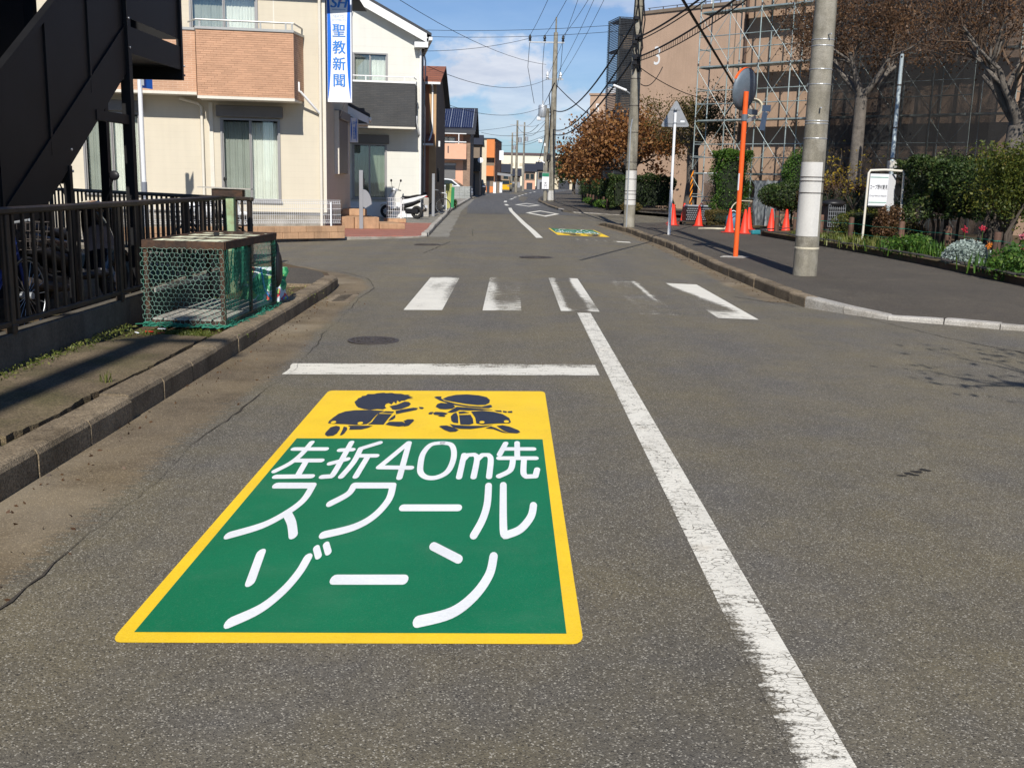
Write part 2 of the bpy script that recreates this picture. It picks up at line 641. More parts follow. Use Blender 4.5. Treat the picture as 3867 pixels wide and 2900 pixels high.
def sidingmat(name, col, pitch=0.15, rough=0.75, var=0.05):
    """wall board with fine horizontal courses"""
    m = bpy.data.materials.new(name)
    m.use_nodes = True
    t = NT(m.node_tree)
    p = t.pos()
    sp = t.n('ShaderNodeSeparateXYZ', i_0=p)
    fr = t.math('FRACT', t.math('DIVIDE', sp.outputs[2], pitch))
    gro = t.rng(t.math('ABSOLUTE', t.math('SUBTRACT', fr, 0.5)), 0.44, 0.5)
    a = t.noise(p, 1.2, 5.0)
    st = t.noise(t.vmul(p, (6.0, 6.0, 0.4)), 1.0, 3.0)
    fi = t.noise(p, 60.0, 2.0)
    k = t.math('MULTIPLY', t.rng(a, 0.25, 0.75, 1 - var, 1 + var), t.rng(st, 0.4, 0.8, 1.0, 0.95))
    k = t.math('SUBTRACT', k, t.math('MULTIPLY', gro, 0.05))
    c = t.n('ShaderNodeVectorMath', operation='SCALE', i_0=col)
    t.put(c, 'Scale', k)
    bs_ = t.n('ShaderNodeBsdfPrincipled', i_Base_Color=c.outputs[0], i_Roughness=rough)
    bs_.inputs['Specular IOR Level'].default_value = 0.3
    h = t.math('ADD', t.math('MULTIPLY', gro, -1.0), t.math('MULTIPLY', fi, 0.25))
    bp = t.n('ShaderNodeBump', i_Strength=0.15, i_Distance=0.005, i_Height=h)
    t.put(bs_, 'Normal', bp)
    t.n('ShaderNodeOutputMaterial', i_0=bs_)
    MATS[name] = m
    return m


def netmat(name, col, cell, wire, dirv=(1.0, 1.0)):
    """woven safety net: opaque threads, open holes"""
    m = bpy.data.materials.new(name)
    m.use_nodes = True
    t = NT(m.node_tree)
    p = t.pos()
    sp = t.n('ShaderNodeSeparateXYZ', i_0=p)
    u = t.math('ADD', t.math('MULTIPLY', sp.outputs[0], dirv[0]), t.math('MULTIPLY', sp.outputs[1], dirv[1]))
    fu = t.math('FRACT', t.math('DIVIDE', u, cell))
    fv = t.math('FRACT', t.math('DIVIDE', sp.outputs[2], cell))
    op = t.math('MULTIPLY', t.math('GREATER_THAN', fu, wire), t.math('GREATER_THAN', fv, wire))
    df = t.n('ShaderNodeBsdfPrincipled', i_Base_Color=col, i_Roughness=0.7)
    tr = t.n('ShaderNodeBsdfTransparent')
    mx = t.n('ShaderNodeMixShader', i_0=op, i_1=df, i_2=tr)
    t.n('ShaderNodeOutputMaterial', i_0=mx)
    MATS[name] = m
    return m


def emitless(name, col, rough=0.5):
    return mat(name, col, rough, var=0.03, fine=0.0)


asphalt('asphalt')
asphalt('asphalt_new', new=True)
asphalt('asphalt_walk', walk=True)
paint('paint_white', (0.74, 0.71, 0.62))
paint('paint_white_cracked', (0.76, 0.73, 0.64), crack=1.0)
paint('paint_green', (0.0006, 0.165, 0.070), rough=0.5, gloss=True)
paint('paint_yellow', (0.90, 0.59, 0.025), rough=0.55, gloss=True)
paint('gutter_dirt', (0.20, 0.162, 0.112), rough=0.85, col2=(0.062, 0.048, 0.034))
paint('paint_navy', (0.018, 0.024, 0.045), rough=0.45, gloss=True)
paint('paint_fresh_white', (0.82, 0.84, 0.85), rough=0.55, gloss=True)
mat('concrete', (0.30, 0.275, 0.235), 0.85, var=0.22, vs=2.0, fine=0.14, fs=55, bump=0.4, bs=90, dirt=(0.12, 0.095, 0.06), dirt_amt=0.75, dirt_s=2.2)
mat('kerb_concrete', (0.205, 0.160, 0.105), 0.88, var=0.25, vs=3.0, fine=0.2, fs=70, bump=0.6, bs=110, rnd=0.14, dirt=(0.085, 0.062, 0.035), dirt_amt=0.8, dirt_s=2.5, agg=0.4)
mat('kerb_pale', (0.38, 0.36, 0.325), 0.85, agg=0.25, var=0.16, vs=4.0, fine=0.12, fs=70, bump=0.4, bs=110, rnd=0.1, dirt=(0.2, 0.17, 0.13), dirt_amt=0.5, dirt_s=3.0)
mat('gutter_concrete', (0.27, 0.215, 0.145), 0.9, var=0.35, vs=1.6, fine=0.28, fs=60, bump=0.6, bs=80, dirt=(0.085, 0.062, 0.04), dirt_amt=0.95, dirt_s=1.4)
mat('mossy_slab', (0.165, 0.125, 0.075), 0.92, var=0.35, vs=1.8, fine=0.3, fs=60, bump=0.6, bs=70, dirt=(0.075, 0.085, 0.02), dirt_amt=0.55, dirt_s=2.1)
mat('slab', (0.135, 0.102, 0.062), 0.9, agg=0.4, var=0.35, vs=2.5, fine=0.25, fs=80, bump=0.6, bs=90, dirt=(0.075, 0.07, 0.022), dirt_amt=0.6, dirt_s=2.4)
mat('soil', (0.095, 0.060, 0.033), 0.95, var=0.35, vs=3, fine=0.35, fs=50, bump=0.8, bs=40, dirt=(0.06, 0.075, 0.02), dirt_amt=0.6, dirt_s=2.0)
mat('ground_far', (0.17, 0.15, 0.12), 0.95, var=0.3, vs=0.05)
mat('dark_block', (0.050, 0.044, 0.040), 0.9, var=0.3, vs=6, fine=0.2, bump=0.5, bs=60, rnd=0.2)
mat('gutter_pale', (0.23, 0.22, 0.19), 0.88, var=0.2, vs=2.5, fine=0.15, bump=0.4, bs=90, agg=0.3, dirt=(0.12, 0.10, 0.075), dirt_amt=0.6, dirt_s=1.5)
mat('crack_dark', (0.02, 0.018, 0.016), 0.95)
mat('edge_dirt', (0.055, 0.046, 0.036), 0.95, var=0.4, vs=9, fine=0.3)
mat('wall_shade_dark', (0.105, 0.092, 0.072), 0.92, var=0.3, vs=2.5, fine=0.2, bump=0.4, bs=70, streak=0.3)  # streaked concrete, its colour darkened to deepen the shade on the road face
mat('iron', (0.085, 0.072, 0.064), 0.6, 0.4, var=0.2, vs=9, fine=0.15)
mat('brown_steel', (0.034, 0.026, 0.021), 0.55, 0.1, var=0.25, vs=4, fine=0.12, rnd=0.1, bump=0.15, bs=40, dirt=(0.12, 0.08, 0.045), dirt_amt=0.45, dirt_s=3)
mat('black_steel', (0.010, 0.010, 0.011), 0.5, 0.0, var=0.3, vs=3, spec=0.3)
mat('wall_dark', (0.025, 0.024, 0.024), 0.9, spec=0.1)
mat('rust_steel', (0.042, 0.026, 0.019), 0.75, 0.1, var=0.35, vs=7, fine=0.25, bump=0.3, bs=60, dirt=(0.17, 0.075, 0.03), dirt_amt=0.4, dirt_s=9)
mat('weathered_wood', (0.36, 0.34, 0.30), 0.85, var=0.25, vs=6, fine=0.2, fs=30, rnd=0.25)
mat('pale_slat', (0.76, 0.77, 0.55), 0.7, var=0.15, vs=5, rnd=0.15)
mat('net_green', (0.025, 0.20, 0.13), 0.7, var=0.3, vs=8)
mat('net_pale', (0.27, 0.47, 0.38), 0.7, var=0.3, vs=6)
mat('net_cloth', (0.01, 0.11, 0.07), 0.8, var=0.3, vs=8)
mat('galv', (0.42, 0.44, 0.46), 0.45, 0.5, var=0.12, vs=3)
mat('scaffold_steel', (0.36, 0.42, 0.42), 0.5, 0.45, var=0.22, vs=3, rnd=0.22, dirt=(0.20, 0.27, 0.20), dirt_amt=0.5, dirt_s=2)
mat('white_steel', (0.74, 0.75, 0.76), 0.4, 0.0, var=0.05)
mat('grey_steel', (0.20, 0.215, 0.25), 0.5, 0.0, var=0.06)
mat('grey_panel', (0.26, 0.27, 0.29), 0.55, 0.0, var=0.06)
mat('sign_back', (0.32, 0.33, 0.34), 0.45, 0.4, var=0.1, vs=4, fine=0.05)
mat('orange_paint', (0.80, 0.115, 0.018), 0.42, 0.0, var=0.12, vs=5, dirt=(0.55, 0.10, 0.03), dirt_amt=0.4, dirt_s=5)
mat('mirror_back', (0.13, 0.16, 0.19), 0.5, 0.2, var=0.2, vs=5)
mat('pole_concrete', (0.225, 0.205, 0.160), 0.88, var=0.25, vs=2.6, fine=0.15, fs=60, bump=0.4, bs=90, streak=0.42, dirt=(0.38, 0.355, 0.30), dirt_amt=0.6, dirt_s=3.4, agg=0.15)
mat('white_sheet', (0.56, 0.545, 0.51), 0.5, var=0.06, vs=3, bump=0.1, bs=12, streak=0.08)
mat('cable_black', (0.012, 0.012, 0.014), 0.6, spec=0.2)
mat('black_plastic', (0.014, 0.014, 0.016), 0.45)
mat('rubber', (0.018, 0.018, 0.018), 0.8)
mat('cone_red', (0.85, 0.050, 0.022), 0.5, var=0.07, vs=4, rnd=0.06)
mat('cone_base', (0.45, 0.035, 0.025), 0.7, var=0.15)
mat('amber', (0.80, 0.26, 0.01), 0.5)
mat('cream_rope', (0.55, 0.50, 0.38), 0.8)
mat('blue_plastic', (0.05, 0.16, 0.25), 0.5)
mat('silver', (0.62, 0.64, 0.68), 0.28, 0.75, var=0.05)
mat('silver_paint', (0.50, 0.52, 0.56), 0.25, 0.4, var=0.04, coat=0.6)
mat('white_paint_car', (0.75, 0.76, 0.77), 0.25, 0.0, var=0.03, coat=0.7)
mat('black_paint_car', (0.012, 0.013, 0.020), 0.2, 0.0, var=0.03, coat=0.8)
mat('yellow_paint_car', (0.72, 0.42, 0.02), 0.25, 0.0, var=0.03, coat=0.7)
mat('red_lens', (0.55, 0.02, 0.02), 0.2)
mat('tinted', (0.02, 0.03, 0.035), 0.08, spec=0.6)
mat('bark', (0.135, 0.118, 0.100), 0.95, var=0.35, vs=6, fine=0.25, fs=30, bump=0.8, bs=30, streak=0.25)
mat('bark_dark', (0.07, 0.055, 0.043), 0.95, var=0.35, vs=6, bump=0.8, bs=30)
mat('twig', (0.115, 0.075, 0.048), 0.9, var=0.3)
mat('log_post', (0.125, 0.070, 0.048), 0.85, var=0.3, vs=7, fine=0.2, rnd=0.2, streak=0.3)
sidingmat('siding_cream', (0.60, 0.54, 0.425), 0.152)
sidingmat('siding_white', (0.66, 0.65, 0.59), 0.30)
mat('fascia_white', (0.76, 0.76, 0.75), 0.5, var=0.03)
mat('cream_trim', (0.66, 0.62, 0.53), 0.55, var=0.05)
mat('balcony_cap', (0.40, 0.40, 0.38), 0.4, 0.3, var=0.05)
mat('alu_frame', (0.33, 0.32, 0.31), 0.4, 0.35, var=0.05)
mat('shutter_grey', (0.155, 0.150, 0.145), 0.5, 0.1, var=0.08)
mat('curtain', (0.82, 0.84, 0.79), 0.9, var=0.08, vs=2)
mat('curtain_dim', (0.40, 0.43, 0.40), 0.9, var=0.12, vs=2)
mat('curtain_green', (0.22, 0.27, 0.21), 0.9, var=0.1, vs=2)
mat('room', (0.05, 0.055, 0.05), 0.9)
glassmat('glass')
mat('brick_piece', (0.52, 0.30, 0.185), 0.8, var=0.08, vs=3, fine=0.08, fs=60, bump=0.3, bs=80, rnd=0.09)
mat('mortar', (0.60, 0.40, 0.27), 0.9, var=0.08)
brickmat('brick_tan', (0.52, 0.30, 0.185), (0.46, 0.26, 0.16), (0.60, 0.41, 0.28), 0.23, 0.05, 0.006, phi=R(8))
brickmat('brick_charcoal', (0.050, 0.052, 0.055), (0.062, 0.062, 0.062), (0.040, 0.041, 0.042), 0.24, 0.06, 0.006, phi=R(8))
brickmat('paver_red', (0.36, 0.135, 0.095), (0.29, 0.115, 0.085), (0.20, 0.13, 0.10), 0.20, 0.10, 0.006, axis='XY')
brickmat('shingle', (0.30, 0.105, 0.055), (0.22, 0.08, 0.045), (0.14, 0.06, 0.04), 0.28, 0.13, 0.012)
brickmat('cinder', (0.30, 0.31, 0.29), (0.27, 0.28, 0.27), (0.20, 0.21, 0.20), 0.40, 0.20, 0.01)
mat('tan_block', (0.43, 0.265, 0.155), 0.85, var=0.18, vs=4, fine=0.12, bump=0.4, bs=60, rnd=0.10, streak=0.3)
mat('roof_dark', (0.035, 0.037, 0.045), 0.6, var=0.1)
mat('stucco_tan', (0.44, 0.305, 0.215), 0.92, var=0.09, vs=0.9, fine=0.08, fs=25, bump=0.35, bs=25, streak=0.10)
mat('stucco_brown', (0.36, 0.245, 0.170), 0.92, var=0.1, vs=0.9, fine=0.08, fs=25, bump=0.35, bs=25, streak=0.12)
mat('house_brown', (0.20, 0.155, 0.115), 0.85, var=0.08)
mat('house_ochre', (0.46, 0.30, 0.165), 0.85, var=0.08)
mat('house_pink', (0.66, 0.37, 0.245), 0.8, var=0.05)
mat('house_orange', (0.62, 0.20, 0.055), 0.7, var=0.06)
mat('house_cream', (0.58, 0.50, 0.36), 0.85, var=0.06)
mat('white_building', (0.74, 0.68, 0.53), 0.85, var=0.05, vs=0.3)
mat('solar', (0.018, 0.022, 0.055), 0.18, 0.0, var=0.1, spec=0.7)
mat('solar_line', (0.30, 0.33, 0.38), 0.4)
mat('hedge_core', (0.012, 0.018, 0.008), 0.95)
mat('ink', (0.02, 0.022, 0.026), 0.6)
mat('sign_blue', (0.004, 0.135, 0.62), 0.4, var=0.03)
mat('text_blue', (0.03, 0.20, 0.60), 0.4, var=0.02)
mat('text_pale', (0.42, 0.50, 0.64), 0.5, var=0.02)
mat('sign_white', (0.76, 0.77, 0.80), 0.4, var=0.03)
mat('sign_orange', (0.80, 0.25, 0.04), 0.4)
mat('sign_green', (0.02, 0.20, 0.11), 0.5)
mat('sign_pale_green', (0.25, 0.42, 0.36), 0.5)
leafmat('leaf_hedge', [(0.0, (0.014, 0.030, 0.008)), (0.5, (0.036, 0.066, 0.016)), (0.82, (0.080, 0.110, 0.030)), (0.93, (0.16, 0.17, 0.06)), (1.0, (0.17, 0.10, 0.05))], 0.25)
leafmat('leaf_bright', [(0.0, (0.025, 0.07, 0.012)), (0.5, (0.06, 0.14, 0.02)), (1.0, (0.16, 0.24, 0.04))], 0.35)
leafmat('leaf_yellow', [(0.0, (0.025, 0.040, 0.008)), (0.45, (0.070, 0.095, 0.016)), (0.8, (0.17, 0.18, 0.03)), (1.0, (0.20, 0.11, 0.03))], 0.4)
leafmat('leaf_brown', [(0.0, (0.085, 0.035, 0.014)), (0.4, (0.20, 0.085, 0.03)), (0.75, (0.33, 0.16, 0.055)), (1.0, (0.42, 0.25, 0.09))], 0.35)
leafmat('leaf_rust', [(0.0, (0.045, 0.025, 0.014)), (0.5, (0.10, 0.052, 0.026)), (0.85, (0.19, 0.105, 0.05)), (1.0, (0.32, 0.21, 0.12))], 0.35)
leafmat('leaf_olive', [(0.0, (0.05, 0.045, 0.014)), (0.5, (0.10, 0.085, 0.025)), (1.0, (0.20, 0.13, 0.045))], 0.3)
leafmat('leaf_silver', [(0.0, (0.20, 0.25, 0.22)), (0.6, (0.33, 0.40, 0.36)), (1.0, (0.46, 0.52, 0.48))], 0.2)
leafmat('leaf_gold', [(0.0, (0.16, 0.11, 0.015)), (0.6, (0.38, 0.26, 0.03)), (1.0, (0.30, 0.33, 0.06))], 0.4)
leafmat('grass', [(0.0, (0.05, 0.07, 0.012)), (0.6, (0.12, 0.15, 0.03)), (1.0, (0.26, 0.24, 0.08))], 0.3)
leafmat('petal_red', [(0.0, (0.45, 0.02, 0.05)), (1.0, (0.65, 0.06, 0.10))], 0.2)
leafmat('petal_pink', [(0.0, (0.60, 0.12, 0.18)), (1.0, (0.75, 0.30, 0.35))], 0.2)
leafmat('petal_orange', [(0.0, (0.65, 0.18, 0.02)), (1.0, (0.75, 0.30, 0.05))], 0.2)
M = MATS
rng = np.random.default_rng(7)
random.seed(7)


def flush_attr(me, name, vals):
    a = me.attributes.new(name, 'FLOAT', 'POINT')
    a.data.foreach_set('value', np.asarray(vals, dtype=np.float32))


def text_mesh(body, size, offset=0.0, extrude=0.002, shear=0.0, align='CENTER'):
    cu = bpy.data.curves.new('txt', 'FONT')
    cu.body = body
    cu.size = size
    cu.offset = offset
    cu.extrude = extrude
    cu.shear = shear
    cu.align_x = align
    cu.align_y = 'CENTER'
    ob = bpy.data.objects.new('txt', cu)
    COL.objects.link(ob)
    dg = bpy.context.evaluated_depsgraph_get()
    me = bpy.data.meshes.new_from_object(ob.evaluated_get(dg))
    bpy.data.objects.remove(ob)
    bpy.data.curves.remove(cu)
    me.materials.clear()
    return me
# ------------------------------------------------------------------ outlines of the painted lettering, metres from the panel centre
STROKES= {'hidari': [[(-.669,.394),(-.492,.397)],[(-.598,.539),(-.604,.286),(-.627,.105),(-.673,-.044)],[(-.612,.158),(-.474,.16)],[(-.552,.159),(-.54,-.136)],[(-.647,-.145),(-.469,-.135)]],'oru': [[(-.413,.374),(-.344,.385)],[(-.375,.543),(-.368,-.061),(-.378,-.133),(-.416,-.142)],[(-.419,.099),(-.342,.189)],[(-.214,.535),(-.303,.405),(-.3,.132),(-.321,-.141)],[(-.291,.253),(-.197,.255)],[(-.241,.245),(-.249,-.14)]],'yon': [[(-.051,.538),(-.031,-.153)],[(-.054,.538),(-.156,.034),(.01,.028)]],'zero': [[(.137,.541),(.076,.499),(.048,.319),(.051,.115),(.066,-.055),(.103,-.143),(.154,-.142),(.199,-.045),(.216,.139),(.212,.345),(.187,.501),(.137,.541)]],'em': [[(.27,.289),(.264,-.141)],[(.267,.171),(.289,.28),(.323,.29),(.342,.208),(.336,-.14)],[(.343,.181),(.368,.282),(.399,.282),(.415,.191),(.413,-.139)]],'saki': [[(.492,.536),(.46,.292)],[(.486,.412),(.646,.414)],[(.556,.547),(.555,.22)],[(.458,.219),(.654,.221)],[(.533,.211),(.519,-.007),(.462,-.122)],[(.591,.211),(.585,-.056),(.598,-.128),(.644,-.12),(.656,.003)]],'su': [[(-.611,-.291),(-.434,-.289),(-.433,-.512),(-.468,-.694),(-.536,-.872),(-.647,-1.001)],[(-.471,-.703),(-.421,-.838),(-.38,-.998)]],'ku': [[(-.236,-.286),(-.243,-.422),(-.302,-.571)],[(-.236,-.286),(-.048,-.284),(-.042,-.507),(-.078,-.742),(-.145,-.894),(-.257,-.992)]],'bar': [[(.035,-.626),(.286,-.623)]],'ru': [[(.414,-.278),(.414,-.569),(.398,-.792),(.368,-.99)],[(.485,-.266),(.491,-.91),(.505,-.983),(.563,-.909),(.61,-.744),(.625,-.583)]],'zo': [[(-.465,-1.203),(-.432,-1.5)],[(-.27,-1.253),(-.273,-1.405),(-.294,-1.579),(-.338,-1.739),(-.412,-1.854)],[(-.257,-1.145),(-.231,-1.238)],[(-.225,-1.105),(-.2,-1.195)]],'bar2': [[(-.128,-1.475),(.128,-1.472)]],'n': [[(.21,-1.119),(.319,-1.262)],[(.455,-1.231),(.442,-1.42),(.394,-1.618),(.321,-1.767),(.212,-1.841)]]}
KIDS= [[(-.509,1.572),(-.521,1.625),(-.512,1.698),(-.514,1.734),(-.496,1.772),(-.498,1.809),(-.473,1.828),(-.468,1.878),(-.425,1.879),(-.405,1.906),(-.361,1.926),(-.346,1.907),(-.305,1.92),(-.286,1.897),(-.238,1.89),(-.212,1.86),(-.173,1.861),(-.186,1.834),(-.145,1.778),(-.172,1.77),(-.137,1.734),(-.174,1.722),(-.192,1.667),(-.214,1.66),(-.218,1.613),(-.242,1.673),(-.236,1.56),(-.26,1.63),(-.265,1.542),(-.289,1.587),(-.304,1.558),(-.303,1.489),(-.286,1.438),(-.303,1.394),(-.341,1.404),(-.381,1.38),(-.428,1.402),(-.472,1.452),(-.491,1.503)],[(-.274,1.49),(-.251,1.518),(-.229,1.539),(-.212,1.581),(-.189,1.638),(-.161,1.625),(-.14,1.568),(-.145,1.499),(-.163,1.457),(-.187,1.406),(-.221,1.382),(-.244,1.395),(-.258,1.449)],[(-.589,1.006),(-.593,1.065),(-.584,1.157),(-.567,1.268),(-.535,1.334),(-.482,1.368),(-.396,1.379),(-.291,1.355),(-.322,1.257),(-.332,1.146),(-.337,1.055),(-.352,.986),(-.414,.964),(-.486,.984),(-.549,.991)],[(-.345,.98),(-.328,1.04),(-.324,1.162),(-.317,1.273),(-.229,1.265),(-.239,1.132),(-.248,.976)],[(-.307,1.296),(-.279,1.345),(-.223,1.336),(-.23,1.284)],[(-.218,1.356),(-.172,1.407),(-.111,1.452),(-.081,1.438),(-.086,1.385),(-.129,1.338),(-.168,1.298),(-.204,1.259)],[(-.08,1.476),(-.053,1.466),(-.043,1.443),(-.051,1.405),(-.069,1.418)],[(-.225,1.164),(-.207,1.252),(-.198,1.164),(-.208,1.108),(-.232,1.071)],[(-.238,.976),(-.223,1.053),(-.143,1.055),(-.116,1.007),(-.115,.949),(-.15,.925),(-.2,.947)],[(-.138,1.073),(-.118,1.119),(-.083,1.12),(-.073,1.089),(-.081,1.029),(-.094,.949),(-.123,.925),(-.115,.999)],[(-.557,.723),(-.562,.777),(-.555,.904),(-.53,.942),(-.504,.925),(-.492,.862),(-.492,.751),(-.505,.697),(-.536,.683)],[(-.468,.711),(-.474,.848),(-.48,.925),(-.458,.906),(-.447,.849),(-.449,.752),(-.458,.708)],[(-.436,.841),(-.439,.906),(-.46,.949),(-.385,.95),(-.309,.946),(-.329,.893),(-.364,.85)],[(.059,1.726),(.089,1.801),(.141,1.859),(.218,1.876),(.297,1.847),(.354,1.787),(.379,1.696),(.377,1.606),(.352,1.542),(.3,1.534),(.224,1.568),(.13,1.637),(.082,1.679)],[(-.003,1.773),(.012,1.803),(.046,1.804),(.047,1.745),(.071,1.672),(.156,1.574),(.241,1.513),(.331,1.487),(.375,1.536),(.389,1.543),(.399,1.484),(.377,1.44),(.317,1.449),(.228,1.481),(.127,1.549),(.044,1.671)],[(.029,1.478),(.036,1.565),(.056,1.6),(.103,1.58),(.143,1.532),(.157,1.48),(.142,1.422),(.099,1.401),(.062,1.411)],[(.137,1.389),(.168,1.48),(.228,1.464),(.333,1.426),(.407,1.393),(.334,1.379),(.24,1.371),(.188,1.38),(.169,1.33),(.142,1.303),(.116,1.313)],[(.027,1.288),(.039,1.328),(.083,1.322),(.121,1.29),(.109,1.245),(.074,1.232),(.038,1.244)],[(-.002,1.288),(.007,1.32),(.028,1.327),(.022,1.256),(.002,1.256)],[(.061,1.212),(.088,1.245),(.111,1.219),(.106,1.188),(.077,1.194)],[(.413,1.38),(.458,1.374),(.463,1.328),(.43,1.341)],[(.469,1.368),(.495,1.349),(.492,1.309),(.47,1.322)],[(.499,1.349),(.528,1.362),(.53,1.31),(.502,1.31)],[(.155,1.078),(.144,1.201),(.157,1.281),(.173,1.314),(.19,1.202),(.201,1.019),(.171,1.033)],[(.194,1.24),(.266,1.248),(.285,1.141),(.293,1.014),(.27,.978),(.215,.983)],[(.185,1.33),(.219,1.344),(.257,1.305),(.194,1.272)],[(.266,1.338),(.335,1.366),(.408,1.334),(.467,1.27),(.51,1.161),(.521,1.054),(.51,1.018),(.441,1.017),(.346,.986),(.31,1.015),(.298,1.172)],[(.149,.994),(.188,.971),(.251,.955),(.347,.951),(.414,.978),(.348,.91),(.281,.869),(.22,.874),(.178,.907)],[(.09,.929),(.1,.952),(.134,.959),(.171,.916),(.212,.851),(.197,.803),(.164,.794),(.128,.844)],[(.435,.949),(.469,.97),(.511,.936),(.565,.845),(.576,.801),(.558,.768),(.511,.778),(.477,.836)],[(.369,.89),(.401,.94),(.429,.9),(.471,.822),(.511,.767),(.471,.788),(.416,.871)]]
KDOTS= [(-.558,1.024),(-.392,1.003),(.344,1.039),(.493,1.059)]
# ------------------------------------------------------------------ ground, road, pavements
def grid_mesh(name, quad, nx, ny, zf, wear=None):
    """quad = 4 xy corners (bl, br, tr, tl)"""
    bl, br, tr, tl = [np.array(q, float) for q in quad]
    vs, w = [], []
    for j in range(ny + 1):
        for i in range(nx + 1):
            u, v = i / nx, j / ny
            p = (bl * (1 - u) + br * u) * (1 - v) + (tl * (1 - u) + tr * u) * v
            vs.append((p[0], p[1], zf(p[0], p[1])))
            w.append(wear(u, v) if wear else 0.0)
    fs = [(j * (nx + 1) + i, j * (nx + 1) + i + 1, (j + 1) * (nx + 1) + i + 1, (j + 1) * (nx + 1) + i) for j in range(ny) for i in range(nx)]
    me = bpy.data.meshes.new(name)
    me.from_pydata(vs, [], fs)
    if wear:
        flush_attr(me, 'wear', w)
    return me


mb = MB()
mb.add([(-1500, -300, -0.6), (1500, -300, -0.6), (1500, 3000, -0.6), (-1500, 3000, -0.6)], [(0, 1, 2, 3)])
struct('ground', mb, M['ground_far'])

xs = [-70, -30, -7.17, -3, XC, 3, 4.83, 30, 70]
ys = [-14, 0, 20, 50, 120, 300]
mb = MB()
mb.add([(x, y, gz(x)) for y in ys for x in xs],
       [(j * 9 + i, j * 9 + i + 1, (j + 1) * 9 + i + 1, (j + 1) * 9 + i) for j in range(len(ys) - 1) for i in range(8)])
road = struct('road', mb, M['asphalt'], norm=False)
# the newer, darker surfacing further up the road
mb = MB()
L = [(-1.95, 45.6), (-2.5, 60), (-2.9, 81), (-2.75, 110), (-1.9, 150), (1.5, 185), (8, 225)]
Rr = [(3.2, 45.9), (2.5, 52), (1.95, 75), (2.9, 100), (5.2, 135), (9.0, 170), (20, 225)]
pts = []
for (a, b) in zip(L, Rr):
    for k in range(7):
        t = k / 6
        x = a[0] * (1 - t) + b[0] * t
        y = a[1] * (1 - t) + b[1] * t
        pts.append((x, y, gz(x) + 0.005))
mb.add(pts, [(j * 7 + i, j * 7 + i + 1, (j + 1) * 7 + i + 1, (j + 1) * 7 + i) for j in range(len(L) - 1) for i in range(6)])
part('resurfaced_strip', mb, M['asphalt_new'], road, norm=False)


def ribbon(pts, w, zf):
    vs, fs = [], []
    P = [Vector((p[0], p[1])) for p in pts]
    for i, p in enumerate(P):
        d = (P[min(i + 1, len(P) - 1)] - P[max(i - 1, 0)]).normalized()
        n = Vector((-d.y, d.x))
        ww = w[i] if isinstance(w, (list, tuple)) else w
        for s in (-0.5, 0.5):
            q = p + n * s * ww
            vs.append((q.x, q.y, zf(q.x, q.y)))
    for i in range(len(P) - 1):
        fs.append((2 * i, 2 * i + 1, 2 * i + 3, 2 * i + 2))
    return MB().add(vs, fs)


def jag(pts, amp, step, seed):
    rn = random.Random(seed)
    out = []
    for (a, b) in zip(pts[:-1], pts[1:]):
        n = max(1, int(math.dist(a, b) / step))
        for k in range(n):
            t = k / n
            out.append((a[0] * (1 - t) + b[0] * t + rn.uniform(-amp, amp), a[1] * (1 - t) + b[1] * t + rn.uniform(-amp, amp)))
    out.append(pts[-1])
    return out


for k, (pp, w) in enumerate([([(4.2, 12.2), (4.6, 10.6), (5.2, 9.3), (5.6, 8.0), (5.8, 7.1)], 0.016),
                             ([(-1.45, 24.8), (-1.55, 23.4), (-1.75, 20.9)], 0.03),
                             ([(3.05, 13.9), (3.4, 13.4), (3.65, 13.0)], 0.03),
                             ([(-1.0, 27.3), (-1.08, 29.0), (-1.15, 31.2)], 0.02)]):
    j = jag(pp, 0.02, 0.12, k)
    part('crack', ribbon(j, [w * random.uniform(0.4, 1.0) for _ in j], lambda x, y: gz(x) + 0.003), M['crack_dark'], road, norm=False)

b = MB()
for (x, y, rx_, ry_) in ((2.06, 5.15, .03, .02), (2.12, 5.19, .035, .03), (2.18, 5.24, .035, .025), (2.24, 5.28, .03, .03), (2.15, 5.17, .02, .015)):
    k0 = len(b.v)
    b.v += [(x + rx_ * math.cos(a) * random.uniform(.6, 1.2), y + ry_ * math.sin(a) * random.uniform(.6, 1.2), gz(x) + 0.0015 + 0.0002 * len(b.f)) for a in np.linspace(0, 6.28, 11)[:-1]]
    b.f.append(list(range(k0, k0 + 10)))
part('oil_spot', b, M['crack_dark'], road, norm=False)
# ---- left pavement island
Lk = [(-2.30, -6), (-2.30, 3.0), (-2.29, 6.2), (-2.29, 8.4), (-2.30, 11.0), (-2.31, 13.0), (-2.35, 14.1), (-2.55, 14.95), (-2.9, 15.75), (-3.3, 16.5), (-3.75, 17.25), (-4.6, 18.0), (-6.2, 19.0), (-9, 20.3), (-14, 22.0), (-40, 28.0)]
mb = MB()
mb.prism([(x - 0.10, y) for x, y in Lk] + [(-40, -6)], -0.2, lambda p: 0.055 if p[1] < 15 else (0.0 if p[1] < 17.5 else -0.06))
pav_l = struct('pavement_left', mb, M['soil'])
# concrete slabs of the near pavement, crumbling along the kerb
def slab(poly, z0, z1, m):
    b = MB()
    b.prism(poly, z0, z1)
    return part('slab', b, m, pav_l)


